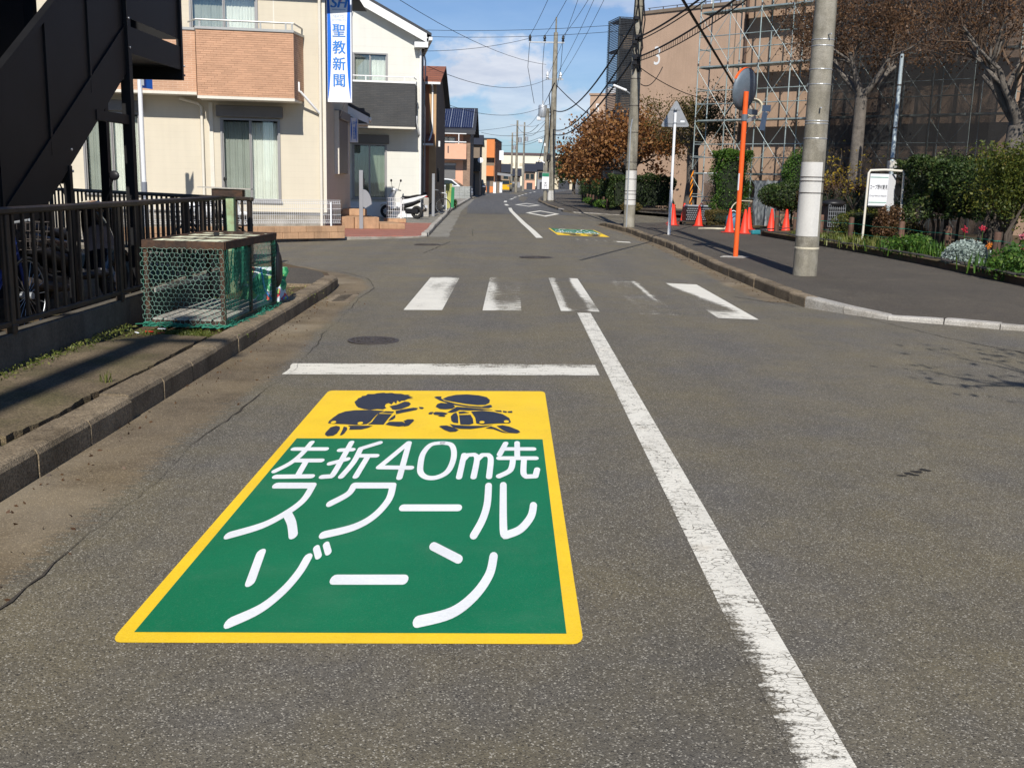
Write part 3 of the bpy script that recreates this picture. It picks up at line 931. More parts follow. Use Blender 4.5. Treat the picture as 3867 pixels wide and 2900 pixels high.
e1 = jag([(-2.53, 8.55), (-2.55, 8.0), (-2.53, 7.0), (-2.56, 6.2), (-2.53, 5.5), (-2.57, 5.12)], 0.014, 0.07, 3)
slab([(-3.36, 5.12), (-3.36, 7.9), (-3.2, 8.25), (-2.95, 8.62)] + e1, 0.0, 0.085, M['slab'])
e2 = jag([(-2.54, 5.02), (-2.51, 4.7), (-2.53, 4.2), (-2.52, 3.4), (-2.52, 2.0)], 0.008, 0.09, 4)
slab([(-3.36, 2.0), (-3.36, 5.05)] + e2, 0.0, 0.098, M['slab'])
slab([(-3.36, -6), (-3.36, 1.98), (-2.56, 1.98), (-2.56, -6)], 0.0, 0.095, M['slab'])
mb = MB().prism([(-3.9, 12.9), (-3.6, 15.6), (-3.1, 15.5), (-2.72, 14.9), (-2.53, 14.1), (-2.52, 13.35), (-3.2, 13.1)], 0.0, 0.064)
part('asphalt_patch', mb, M['asphalt_walk'], pav_l)
mb = MB().obox((-3.05, 13.12, 0.05), (1.15, 0.08, 0.055), rz=-0.1)
part('edging', mb, M['kerb_concrete'], pav_l)


def kerb_row(name, line, width, ztop, zbot, stone, m, gap=0.012, bev=0.02, side=-1, start=0.0, jitter=0.006, mfun=None):
    """kerb built stone by stone along a line; ztop(s, x, y)"""
    P = [Vector((a, b)) for a, b in line]
    seg = [(P[i + 1] - P[i]).length for i in range(len(P) - 1)]
    tot = sum(seg)
    def at(s):
        s = min(max(s, 0), tot - 1e-6)
        for i, l in enumerate(seg):
            if s <= l:
                return P[i].lerp(P[i + 1], s / l)
            s -= l
        return P[-1]
    root = bpy.data.objects.new(name, None)
    root['kind'] = 'structure'
    COL.objects.link(root)
    s = start
    while s < tot - 0.1:
        e = min(s + stone * random.uniform(0.97, 1.03), tot)
        a, b = at(s + gap / 2), at(e - gap / 2)
        d = (b - a)
        l = d.length
        if l < 0.05:
            break
        d.normalize()
        n = Vector((-d.y, d.x)) * side       # towards the pavement
        c = (a + b) / 2
        zt0, zt1 = ztop(a.x, a.y), ztop(b.x, b.y)
        jt = random.uniform(-jitter, jitter)
        n2 = MB().box(-l / 2, 0, 0, l / 2, width, 1, 0.0)
        vs = []
        bv = bev
        prof = [(0.0, zbot), (0.0, -bv), (bv * 0.35, -bv * 0.3), (bv, 0.0), (width - 0.005, 0.0), (width, -0.005), (width, zbot)]
        b_ = MB()
        for (uu, zt) in ((-l / 2, zt0), (l / 2, zt1)):
            for (w_, z_) in prof:
                z = (zt + z_ + jt) if z_ > -0.09 else (gz(c.x) + z_)
                q = c + d * uu + n * (w_ + jt)
                b_.v.append((q.x, q.y, z))
        k = len(prof)
        for i in range(k - 1):
            b_.f.append([i, i + 1, k + i + 1, k + i])
        b_.f.append(list(range(k)))
        b_.f.append(list(range(2 * k - 1, k - 1, -1)))
        mm = mfun(c) if mfun else m
        part('kerb_stone', b_, mm, root)
        s = e
    return root


def zl(x, y):
    if y < 13.6:
        return 0.095
    return max(-0.045, 0.095 - 0.14 * (y - 13.6) / 3.4)


kerb_row('kerb_left', [p for p in Lk[1:13]], 0.19, zl, -0.16, 0.62, M['kerb_concrete'], side=1, bev=0.035)

# concrete gutter apron of the left kerb
ie = [(-2.30, -6), (-2.30, 3), (-2.285, 8.4), (-2.31, 13.0), (-2.35, 14.1), (-2.55, 14.95), (-2.9, 15.75), (-3.3, 16.5), (-3.75, 17.25)]
oe = [(-1.72, -6), (-1.74, 3), (-1.68, 8.4), (-1.86, 12.2), (-1.83, 14.0), (-2.18, 15.45), (-2.62, 16.35), (-3.1, 17.05), (-3.6, 17.75)]
def apron(ie, oe, m, name, parent, h=0.004, amp=0.025, seed=1, n=6, fade=False):
    a, b = [], []
    rn = random.Random(seed)
    for i in range(len(ie) - 1):
        ns = max(2, int(math.dist(oe[i], oe[i + 1]) / 0.12))
        for k in range(ns):
            t = k / ns
            a.append((ie[i][0] * (1 - t) + ie[i + 1][0] * t, ie[i][1] * (1 - t) + ie[i + 1][1] * t))
            wv = amp * 1.8 * (math.sin(oe[i][1] * 1.7 + (oe[i + 1][1] - oe[i][1]) * t * 1.7 + seed) + 0.6 * math.sin(4.3 * (oe[i][1] + (oe[i + 1][1] - oe[i][1]) * t)))
            b.append((oe[i][0] * (1 - t) + oe[i + 1][0] * t + wv + rn.uniform(-amp, amp), oe[i][1] * (1 - t) + oe[i + 1][1] * t + rn.uniform(-amp, amp)))
    vs = [(p[0], p[1], gz(p[0]) + h) for pr in zip(a, b) for p in pr]
    fs = [(2 * i, 2 * i + 1, 2 * i + 3, 2 * i + 2) for i in range(len(a) - 1)]
    if fade:
        cols = 9
        vs, fs, w = [], [], []
        for p, q in zip(a, b):
            for k in range(cols):
                u = k / (cols - 1) * 1.12
                x, y = p[0] + (q[0] - p[0]) * u, p[1] + (q[1] - p[1]) * u
                vs.append((x, y, gz(x) + h * max(0.08, 1 - max(0, u - 0.6) / 0.5)))
                w.append(0.05 if u < 0.5 else min(1.05, 0.05 + ((u - 0.5) / 0.62) ** 1.3))
        fs = [(i * cols + k, i * cols + k + 1, (i + 1) * cols + k + 1, (i + 1) * cols + k) for i in range(len(a) - 1) for k in range(cols - 1)]
        me = bpy.data.meshes.new(name)
        me.from_pydata(vs, [], fs)
        flush_attr(me, 'wear', w)
        part(name, me, m, parent)
        return b
    part(name, MB().add(vs, fs), m, parent, norm=False)
    return b


edge = apron(ie, oe, M['gutter_dirt'], 'gutter_apron', road, amp=0.011, fade=True)
part('crack', ribbon(edge, [(0.002 + 0.014 * max(0, math.sin(p[1] * 2.1 + 1)) * random.uniform(0.2, 1.2)) if p[1] < 12 else random.uniform(0.004, 0.012) for p in edge], lambda x, y: gz(x) + 0.0065), M['edge_dirt'], road, norm=False)
mb = MB().box(-2.22, 12.35, -0.056, -1.93, 13.15, -0.052)
gr = part('drain_cover', mb, M['gutter_concrete'], road)
for i in range(6):
    b = MB().obox((-2.08, 12.45 + i * 0.12, -0.0495), (0.16, 0.035, 0.004), rz=0.5)
    part('drain_slot', b, M['crack_dark'], gr)

# ---- house lots on the far left
Hk = [(-40, 12.0), (-12.0, 20.6), (-8.5, 22.85), (-5.63, 24.5), (-3.54, 25.67), (-2.35, 26.4), (-2.16, 26.75), (-2.2, 28.5), (-2.35, 33), (-2.55, 40), (-2.85, 50), (-3.15, 81), (-2.95, 110), (-2.25, 150), (1.0, 190), (8, 235)]
mb = MB()
mb.prism(Hk[::-1] + [(-70, 12), (-70, 235)], -0.3, -0.03)
lots = struct('house_lots', mb, M['concrete'])
kerb_row('kerb_house_corner', Hk[1:7], 0.14, lambda x, y: -0.03 if x < -2.4 else -0.02, -0.12, 0.6, M['kerb_pale'], side=1, bev=0.015)
kerb_row('kerb_left_far', Hk[6:12], 0.14, lambda x, y: 0.045 if y < 30 else 0.06, -0.12, 0.6, M['kerb_pale'], side=1, bev=0.02)
apron([(-2.13, 26.8), (-2.18, 28.5), (-2.33, 33), (-2.53, 40), (-2.83, 50), (-3.13, 81)], [(-1.62, 26.7), (-1.68, 28.5), (-1.83, 33), (-2.05, 40), (-2.4, 50), (-2.85, 81)], M['gutter_pale'], 'gutter_strip', road, amp=0.01, seed=5)
mb = MB().prism([(-4.02, 25.55), (-2.32, 26.5), (-2.3, 29.5), (-2.45, 34.2), (-4.9, 33.6), (-4.9, 27.0)], -0.05, -0.008)
part('brick_paving', mb, M['paver_red'], lots)
mb = MB().prism([(-5.2, 33.7), (-2.45, 34.3), (-2.6, 42.5), (-5.2, 42.0)], -0.05, -0.004)
part('parking_slab', mb, M['gutter_pale'], lots)

# ---- right pavement
Rk = [(20, 9.9), (12, 10.4), (9, 10.75), (5.73, 11.31), (4.97, 11.82), (4.38, 12.05), (4.03, 12.53), (3.76, 12.95), (3.67, 14), (3.65, 18.7), (3.75, 24.2), (3.58, 31.6), (3.10, 36.9)]
Ri = [(20, 12.0), (12, 12.4), (9, 12.6), (6.3, 13.0), (5.6, 13.3), (5.1, 13.7), (4.8, 14.0), (4.6, 14.3), (4.5, 14.8), (4.5, 18.7), (4.5, 24.2), (4.5, 31.6), (4.3, 36.3)]


def zr(x, y):
    if x > 4.45:
        return -0.015
    if y < 13.4:
        return -0.015 + 0.10 * max(0, min(1, (4.4 - x) / 0.65))
    if y > 36:
        return 0.085 - 0.1 * (y - 36) / 0.9
    return 0.085


mb = MB()
n = len(Rk)
ko = []
for i, (p, q) in enumerate(zip(Rk, Ri)):
    d = Vector((q[0] - p[0], q[1] - p[1])).normalized() * 0.1
    ko.append((p[0] + d.x, p[1] + d.y, zr(*p) - 0.006))
mb.add(ko + [(q[0], q[1], 0.075) for q in Ri], [(i, i + 1, n + i + 1, n + i) for i in range(n - 1)])
o = len(mb.v)
mb.v += [(q[0], q[1], 0.075) for q in Ri] + [(5.2, 37.2, 0.075), (9.0, 40.0, 0.075), (30, 40, 0.075), (30, 12, 0.075)]
mb.f.append(list(range(o, len(mb.v))))
mb.add([(3.2, 36.8, -0.02), (4.3, 36.3, 0.075), (5.2, 37.2, 0.075), (9.0, 40.0, 0.075), (9.0, 41.2, -0.07), (5.2, 38.6, -0.07)], [(0, 1, 2, 5), (2, 3, 4, 5)])
pav_r = struct('pavement_right', mb, M['asphalt_walk'])
kerb_row('kerb_right', Rk[1:], 0.17, zr, -0.14, 0.60, M['kerb_concrete'], side=-1, bev=0.025,
         mfun=lambda c: M['kerb_pale'] if (c.x > 3.95 or c.y < 13.2) else M['kerb_concrete'])
apron([(3.72, 13.3), (3.66, 14), (3.64, 18.7), (3.74, 24.2), (3.57, 31.6), (3.10, 36.7)], [(3.25, 13.5), (3.22, 14.2), (3.30, 18.7), (3.42, 24.2), (3.30, 31.6), (2.82, 36.9)], M['gutter_dirt'], 'gutter_strip', road, amp=0.02, seed=9, fade=True)
# far pavement on the right, beyond the driveway
Fk = [(5.2, 50.0), (3.2, 51.0), (2.55, 51.3), (2.15, 60), (1.9, 74.7), (2.2, 85), (2.85, 98), (5.0, 132), (9.0, 168), (18, 215)]
Fi = [(5.6, 52.5), (5.2, 53.5), (5.1, 55), (5.1, 62), (5.0, 75), (5.2, 86), (6.2, 98), (9.0, 132), (13, 168), (25, 215)]
mb = MB()
n = len(Fk)
mb.add([(p[0], p[1], (gz(p[0]) + 0.10 if p[1] > 51.1 else -0.045)) for p in Fk] + [(q[0], q[1], 0.06) for q in Fi] + [(p[0], p[1], -0.2) for p in Fk],
       [(i, i + 1, n + i + 1, n + i) for i in range(n - 1)] + [(i, i + 1, 2 * n + i + 1, 2 * n + i) for i in range(n - 1)])
mb.add([(q[0], q[1], 0.06) for q in Fi] + [(60, 215, 0.06), (60, 48, 0.06), (9, 44.0, 0.06)], [list(range(len(Fi) + 3))])
struct('pavement_far', mb, M['asphalt_walk'])
kerb_row('kerb_far', Fk[0:6], 0.15, lambda x, y: gz(x) + (0.115 if y > 52 else 0.035), -0.12, 0.8, M['kerb_pale'], side=-1, bev=0.02,
         mfun=lambda c: M['kerb_pale'] if c.y < 54 else M['kerb_concrete'])

# ---- planting strip on the right
Ek = [(7.30, 11.0), (7.58, 15.0), (7.65, 18.7), (7.58, 21.6), (7.36, 24.6), (7.06, 28.4), (7.0, 29.3), (7.6, 30.2), (8.6, 31.0)]
mb = MB().prism([(x + 0.08, y) for x, y in Ek] + [(30, 31), (30, 11)], 0.0, 0.18)
bed = struct('planting_bed', mb, M['soil'])
kerb_row('bed_edging', Ek, 0.12, lambda x, y: 0.25, -0.02, 0.40, M['dark_block'], side=-1, bev=0.012, jitter=0.012)
mb = MB().prism([(6.0, 37.6), (9.3, 33.4), (12, 33.4), (12, 37.6)], 0.0, 0.13)
part('planting_strip', mb, M['soil'], bed)
# ------------------------------------------------------------------ road markings
def nz1(seed):
    r = random.Random(seed)
    ph = [(r.uniform(0.5, 6), r.uniform(0, 6.28), r.uniform(0.5, 6), r.uniform(0, 6.28)) for _ in range(6)]
    return lambda u, v: sum(math.sin(a * u * 3 + b) * math.sin(c * v * 3 + d) for a, b, c, d in ph) / 6.0


cw = thing('crosswalk', 'worn white zebra crossing of five stripes across the road', 'crosswalk', (0, 0, 0))
def sst(a, b, x):
    x = max(0.0, min(1.0, (x - a) / (b - a)))
    return x * x * (3 - 2 * x)


stripes = [
    ((-1.20, -0.76), lambda u, v: 0.24 + 0.30 * sst(.65, 1, u) * sst(0, .4, v) + 0.28 * math.exp(-((v - .66) / .15) ** 2) * (1 - 1.6 * abs(u - .45)) + 0.4 * sst(.93, .99, v)),
    ((-0.30, 0.14), lambda u, v: 0.44 + 0.30 * sst(.12, .45, u) - 0.22 * (1 - sst(.1, .3, v)) + 0.16 * sst(.6, 1, v)),
    ((0.59, 1.03), lambda u, v: min(0.40 + 0.12 * v + 0.5 * sst(.12, .36, u), 0.16 + 0.42 * sst(.75, .05, v) + 0.75 * sst(.82, .50 + .1 * v, u)) - 0.2 * (1 - sst(.0, .12, v))),
    ((1.49, 1.93), lambda u, v: 0.76 - 0.34 * math.exp(-((u - .86) / .09) ** 2) * sst(.2, .5, v) - 0.06 * sst(.6, 1, v) - 0.1 * (1 - sst(0, .06, v))),
    ((2.36, 2.82), lambda u, v: 0.18 + 0.56 * sst(1.30, .85, u + v * 1.15) - 0.34 * (1 - sst(.1, .22, v)) - 0.14 * sst(.75, 1, u) * (1 - v)),
]
for k, ((x0, x1), wf) in enumerate(stripes):
    nf = nz1(k + 3)
    y0, y1 = 11.62 - 0.02 * k - .05 * (k > 3), 15.72 - 0.06 * k
    me = grid_mesh('stripe', [(x0, y0), (x1, y0), (x1, y1), (x0, y1)], 16, 60, lambda x, y: gz(x) + 0.0015, lambda u, v, wf=wf, nf=nf: max(0.05, min(1, wf(u, v) + 0.14 * nf(u, v))))
    part('stripe', me, M['paint_white'], cw)


def mark(name, quad, m, label, nx=8, ny=40, wear=None, group=None, h=0.0015):
    me = grid_mesh(name, quad, nx, ny, lambda x, y: gz(x) + h, wear or (lambda u, v: 0.1))
    o = part(name, me, m, None)
    o['label'] = label
    o['category'] = 'road marking'
    if group:
        o['group'] = group
    return o


nf = nz1(31)
mark('stop_line', [(-1.72, 7.66), (0.70, 7.66), (0.70, 8.13), (-1.73, 8.13)], M['paint_white'], 'white stop line lying just behind the near green school zone panel', 40, 10,
     lambda u, v: 0.28 + 0.18 * max(0, v - .55) * 2 * (0.6 + nf(u * 3, v)) + (0.14 if u > .45 and v > .6 else 0) + (0.10 if v < .12 else 0))
nf2 = nz1(32)
mark('centre_line', [(0.757, 1.5), (0.907, 1.5), (0.915, 11.42), (0.765, 11.42)], M['paint_white_cracked'], 'cracked white centre line running from the near edge to the zebra crossing', 8, 160,
     lambda u, v: 0.30 + 0.20 * nf2(u, v * 8) + 0.42 * max(0, (0.55 - u)) * math.exp(-((v - .13) / .07) ** 2) * 1.6 + 0.35 * max(0, .25 - u) + .22 * max(0, v - .8))
cl2 = [(0.74, 26.5), (0.62, 30.5), (0.42, 36), (0.18, 44), (0.0, 50), (-0.08, 55.5)]
vs, w = [], []
for i in range(len(cl2)):
    x, y = cl2[i]
    for s in (-.085, .085):
        vs.append((x + s, y, gz(x + s) + 0.010))
me = bpy.data.meshes.new('centre_line')
me.from_pydata(vs, [], [(2 * i, 2 * i + 1, 2 * i + 3, 2 * i + 2) for i in range(len(cl2) - 1)])
o = part('centre_line', me, M['paint_white'], None, 'solid white centre line beyond the junction curving off up the road')
o['category'] = 'road marking'
dl = thing('dashed_centre_line', 'dashed white centre line in the distance bending right', 'road marking', (0, 0, 0))
ds = [(-.22, 60.5, 64.0), (-.42, 70, 74.5), (-.1, 80, 84), (.18, 88, 92), (.62, 96, 100), (1.0, 104.5, 108.5), (1.45, 113.5, 118), (2.1, 124, 130), (2.9, 139, 150)]
for (x, a, b) in ds:
    k = 0.055 if a > 75 else (-.04 if a < 66 else 0.0)
    me = grid_mesh('dash', [(x - .10, a), (x + .10, a), (x + .10 + k * (b - a), b), (x - .10 + k * (b - a), b)], 1, 1, lambda x, y: gz(x) + 0.011)
    part('dash', me, M['paint_white'], dl)
# diamond warning marks
for (cx, cy, lab) in ((1.42, 47.2, 'nearer white diamond outline painted on the far lane'), (0.98, 63.0, 'farther white diamond outline painted on the far lane')):
    mb = MB()
    wo, ho, wi, hi = 0.78, 4.4, 0.56, 3.0
    O = [(0, -ho), (wo, 0), (0, ho), (-wo, 0)]
    I = [(0, -hi), (wi, 0), (0, hi), (-wi, 0)]
    mb.add([(cx + x, cy + y, gz(cx + x) + 0.011) for x, y in O + I], [(i, (i + 1) % 4, 4 + (i + 1) % 4, 4 + i) for i in range(4)])
    o = part('diamond_mark', mb, M['paint_white'], None, lab)
    o['category'] = 'road marking'
mark('stop_line', [(1.55, 26.5), (3.05, 26.15), (3.05, 26.55), (1.55, 26.9)], M['paint_white'], 'mostly worn away white stop line in front of the far green panel', 30, 6,
     lambda u, v: 0.15 if u > .78 else (0.78 + .2 * math.sin(u * 40)))


# ---- school zone panel
def smooth_pts(P, n=6):
    out = []
    for i in range(len(P) - 1):
        p0, p1, p2, p3 = P[max(i - 1, 0)], P[i], P[i + 1], P[min(i + 2, len(P) - 1)]
        for k in range(n):
            t = k / n
            out.append(0.5 * ((2 * p1) + (p2 - p0) * t + (2 * p0 - 5 * p1 + 4 * p2 - p3) * t * t + (3 * p1 - p0 - 3 * p2 + p3) * t ** 3))
    out.append(P[-1])
    return out


def stroke_poly(pts, w, asp):
    P = [Vector((x, y / asp)) for x, y in pts]
    if len(P) > 2:
        P = smooth_pts(P)
    L_, R_ = [], []
    for i, p in enumerate(P):
        a, b = P[max(i - 1, 0)], P[min(i + 1, len(P) - 1)]
        d = (b - a).normalized()
        n = Vector((-d.y, d.x)) * w / 2
        L_.append(p + n)
        R_.append(p - n)
    d0 = (P[0] - P[1]).normalized()
    d1 = (P[-1] - P[-2]).normalized()
    def cap(c, d):
        a0 = math.atan2(d.y, d.x)
        return [c + Vector((math.cos(a0 + t), math.sin(a0 + t))) * w / 2 for t in np.linspace(-math.pi / 2, math.pi / 2, 7)]
    # strip faces + caps
    vs, fs = [], []
    for l, r in zip(L_, R_):
        vs += [l, r]
    for i in range(len(P) - 1):
        fs.append([2 * i, 2 * i + 1, 2 * i + 3, 2 * i + 2])
    for c, d in ((P[0], d0), (P[-1], d1)):
        cc = cap(c, d)
        o = len(vs)
        vs += cc
        fs.append(list(range(o, o + len(cc))))
    return [(v.x, v.y * asp) for v in vs], fs


def split_corners(pts):
    out, cur = [], [pts[0]]
    for i in range(1, len(pts) - 1):
        cur.append(pts[i])
        a = Vector((pts[i][0] - pts[i - 1][0], (pts[i][1] - pts[i - 1][1]) / 3))
        b = Vector((pts[i + 1][0] - pts[i][0], (pts[i + 1][1] - pts[i][1]) / 3))
        if a.angle(b) > R(48) and pts[0] != pts[-1]:
            out.append(cur)
            cur = [pts[i]]
    cur.append(pts[-1])
    out.append(cur)
    return out


PANEL_C = (-0.4925, 5.05)
PS = 0.02


def make_panel(name, label, loc, rz, sx=1.0):
    t = thing(name, label, 'road marking', loc, rz)
    W2, L2 = 0.757, 2.0
    c = 0.034
    zf = lambda x, h: PS * x * sx + h
    poly = []
    for (qx, qy, a0) in ((W2 - c, L2 - c * 2, 0), (-W2 + c, L2 - c * 2, 90), (-W2 + c, -L2 + c * 2, 180), (W2 - c, -L2 + c * 2, 270)):
        for k in range(5):
            a = R(a0 + k * 22.5)
            poly.append((qx + c * math.cos(a), qy + 2 * c * math.sin(a)))
    b = MB().add([(x * sx, y, zf(x, 0.002)) for x, y in poly], [list(range(len(poly)))])
    part('yellow_field', b, M['paint_yellow'], t, norm=False)
    gp = [(-0.705, -1.925), (0.705, -1.925), (0.702, 0.635), (-0.702, 0.635)]
    b = MB().add([(x * sx, y, zf(x, 0.0032)) for x, y in gp], [(0, 1, 2, 3)])
    part('green_field', b, M['paint_green'], t, norm=False)
    hh = 0.0044
    for key, strokes in STROKES.items():
        asp, w = (2.4, 0.031) if key in ('hidari', 'oru', 'yon', 'zero', 'em', 'saki') else (3.0, 0.0325)
        b = MB()
        q = 0
        for s in strokes:
            for piece in split_corners(s):
                small = len(piece) == 2 and math.dist(piece[0], piece[1]) < 0.16 and key == 'zo' and piece[0][0] > -0.45
                v, f = stroke_poly(piece, w * (0.72 if small else 1.0), asp)
                b.add([(x * sx, y, zf(x, hh + q * 0.00025)) for x, y in v], f)
                q += 1
        part('letter', b, M['paint_fresh_white'], t, norm=False)
    for i, pl in enumerate(KIDS):
        b = MB().add([(x * sx, y, zf(x, 0.0032 + i * 0.00005)) for x, y in pl], [list(range(len(pl)))])
        part('child_figure_shape', b, M['paint_navy'], t, norm=False)
    for (x, y) in KDOTS:
        b = MB().add([((x + 0.016 * math.cos(a)) * sx, y + 0.035 * math.sin(a), zf(x, 0.0060)) for a in np.linspace(0, 2 * math.pi, 12, endpoint=False)], [list(range(12))])
        part('satchel_stud', b, M['paint_yellow'], t, norm=False)
    return t


make_panel('school_zone_panel', 'large green and yellow school zone panel painted on the near lane', (PANEL_C[0], PANEL_C[1], gz(PANEL_C[0])), 0.0)
make_panel('school_zone_panel', 'smaller looking distant green and yellow panel painted on the opposite lane', (1.95, 30.5, gz(1.95)), R(180) + 0.03, 0.95)


def manhole(label, loc, r, detailed=True):
    t = thing('manhole_cover', label, 'manhole cover', loc)
    part('rim', MB().lathe([(r, 0.0), (r, 0.006), (r - 0.035, 0.006), (r - 0.035, 0.002)], 40), M['iron'], t)
    c = part('cover', MB().lathe([(0.0, 0.0035), (r - 0.042, 0.0035), (r - 0.042, 0.0)], 40), M['iron'], t)
    if detailed:
        b = MB()
        for k in range(1, 6):
            n = k * 6
            rr = k * (r - 0.07) / 5
            for i in range(n):
                a = 2 * math.pi * (i + 0.5 * (k % 2)) / n
                b.obox((rr * math.cos(a), rr * math.sin(a), 0.006), (0.045, 0.018, 0.006), rz=a + (1.57 if (i + k) % 2 else 0))
        part('raised_pattern', b, M['iron'], c, kind='stuff')
    return t


manhole('round iron manhole cover between the stop line and the zebra crossing', (-1.24, 9.33, gz(-1.24) + 0.002), 0.235)
manhole('dark round manhole cover in the junction beyond the zebra crossing', (0.51, 19.8, gz(.51) + 0.002), 0.33)
manhole('round manhole cover near the house corner gutter', (-1.87, 23.6, gz(-1.87) + 0.002), 0.33)
# ------------------------------------------------------------------ left foreground: wall, railing, stairs
t = thing('retaining_wall', 'low dark concrete wall carrying the railing beside the left pavement', 'wall', (-3.47, 3.0, 0))
ys_ = [-9.0, -6.0, -3.0, 0.0, 2.95, 6.2, 9.45]
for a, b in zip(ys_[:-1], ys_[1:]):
    part('wall_section', MB().box(-0.07, a + 0.004, -0.05, 0.05, b - 0.004, 0.315, 0.008), M['wall_shade_dark'], t)


def railing(name, label, p0, p1, ztop, zbot, spacing, posts, m, foot=0.315):
    p0, p1 = Vector((*p0, 0)), Vector((*p1, 0))
    d = (p1 - p0)
    L_ = d.length
    rz = math.atan2(d.y, d.x)
    t = thing(name, label, 'railing', p0, rz)
    part('top_rail', MB().box(-0.03, -0.03, ztop - 0.05, L_ + 0.03, 0.03, ztop, 0.012), m, t)
    part('bottom_rail', MB().box(-0.02, -0.018, zbot - 0.025, L_ + 0.02, 0.018, zbot + 0.015, 0.006), m, t)
    n = int(L_ / spacing)
    bar = mesh_from('bar', MB().box(-0.0165, -0.011, zbot + 0.015, 0.0165, 0.011, ztop - 0.05, 0.003))
    bar.materials.append(m)
    for i in range(n + 1):
        part('bar', bar, None, t, loc=((i + 0.5) * L_ / (n + 1), 0, 0), rot=(0, 0, random.uniform(-.05, .05)))
    for s in posts:
        q = thing_post = part('post', MB().box(s - 0.028, -0.024, foot - 0.02, s + 0.028, 0.024, ztop - 0.05, 0.004), m, t)
        part('post_foot', MB().box(s - 0.034, -0.03, foot, s + 0.034, 0.03, foot + 0.06, 0.004), m, q)
    return t


railing('railing', 'brown metal bar railing on the low wall beside the rubbish cage', (-3.455, 1.5), (-3.43, 12.5), 1.175, 0.385, 0.157, [1.6, 3.6, 5.55, 7.55, 9.5, 10.97], M['brown_steel'])
t2 = railing('railing', 'dark bar railing behind the parked bikes along the side street', (-3.25, 13.0), (-7.4, 16.7), 1.15, 0.36, 0.13, [0.03, 1.85, 3.7, 5.5], M['brown_steel'], foot=0.05)
part('footing', MB().box(-0.05, -0.07, -0.05, 5.6, 0.07, 0.16, 0.01), M['concrete'], t2)
t = thing('steel_post', 'peeling pale green square post at the railing corner behind the cage', 'post', (-3.36, 12.45, 0.0))
part('shaft', MB().box(-0.05, -0.05, 0.0, 0.05, 0.05, 1.16, 0.006), mat('pale_green_paint', (0.30, 0.42, 0.24), 0.7, var=0.25, vs=6, dirt=(0.2, 0.09, 0.04), dirt_amt=0.6, dirt_s=8), t)
part('cap_plate', MB().obox((-0.02, 0, 1.21), (0.36, 0.16, 0.09), rz=0.05), M['rust_steel'], t)
part('cap_sheet', MB().obox((-0.05, 0, 1.262), (0.62, 0.2, 0.012), rz=0.08, ry=0.02), M['weathered_wood'], t)
b = MB()
for k in range(5):
    a = k * 1.3
    b.tube([(0.06 + 0.02 * k, -0.07, 0.62), (0.09 + 0.03 * math.cos(a), -0.09, 0.70 + 0.04 * math.sin(a)), (0.0 + 0.05 * math.sin(a), -0.1, 0.74), (-0.05, -0.08, 0.62 + 0.02 * k)], 0.009, 6)
solo('rope_bundle', b, M['net_green'], 'knotted green rope hanging on the pale green post', 'rope', (-3.36, 12.45, 0.0))

# ---- black steel staircase of the apartment on the left
SX = -4.2
t = thing('steel_staircase', 'black steel outdoor staircase with solid side panels at the left edge', 'staircase', (SX, 7.6, 0.0))
sl = math.tan(R(32.6))
yb, yt = 0.0, 3.9           # local y of foot and landing edge
zt = yt * sl                # landing level 2.5
# outer stringer and side panel (plane x = 0 faces the road)
def skew(x0, x1, ya, yb_, za, zb, off):
    return MB().add([(x0, ya, za + ya * sl), (x1, ya, za + ya * sl), (x1, yb_, za + yb_ * sl), (x0, yb_, za + yb_ * sl), (x0, ya, zb + ya * sl), (x1, ya, zb + ya * sl), (x1, yb_, zb + yb_ * sl), (x0, yb_, zb + yb_ * sl)],
                    [(0, 1, 2, 3), (4, 5, 6, 7), (0, 1, 5, 4), (1, 2, 6, 5), (2, 3, 7, 6), (3, 0, 4, 7)])
part('stringer', skew(-0.01, 0.02, -0.1, yt, -0.02, 0.44, 0), M['black_steel'], t)
part('stringer', skew(-1.02, -0.99, -0.1, yt, -0.02, 0.44, 0), M['black_steel'], t)
for k in range(4):
    ya = 0.02 + k * yt / 4
    part('side_panel', skew(-0.006, 0.006, ya, ya + yt / 4 - 0.04, 0.47, 1.48, 0), M['black_steel'], t)
    part('panel_post', MB().box(-0.02, ya - 0.03, (ya * sl) + 0.3, 0.022, ya + 0.01, ya * sl + 1.5), M['black_steel'], t)
part('handrail', skew(-0.035, 0.035, -0.1, yt, 1.48, 1.55, 0), M['black_steel'], t)
part('panel_trim', skew(-0.018, 0.024, -0.05, yt, 0.442, 0.47, 0), M['black_steel'], t)
for k in range(13):
    ya = 0.3 * k
    part('tread', MB().box(-0.99, ya, ya * sl + 0.10, -0.01, ya + 0.27, ya * sl + 0.125), M['black_steel'], t)
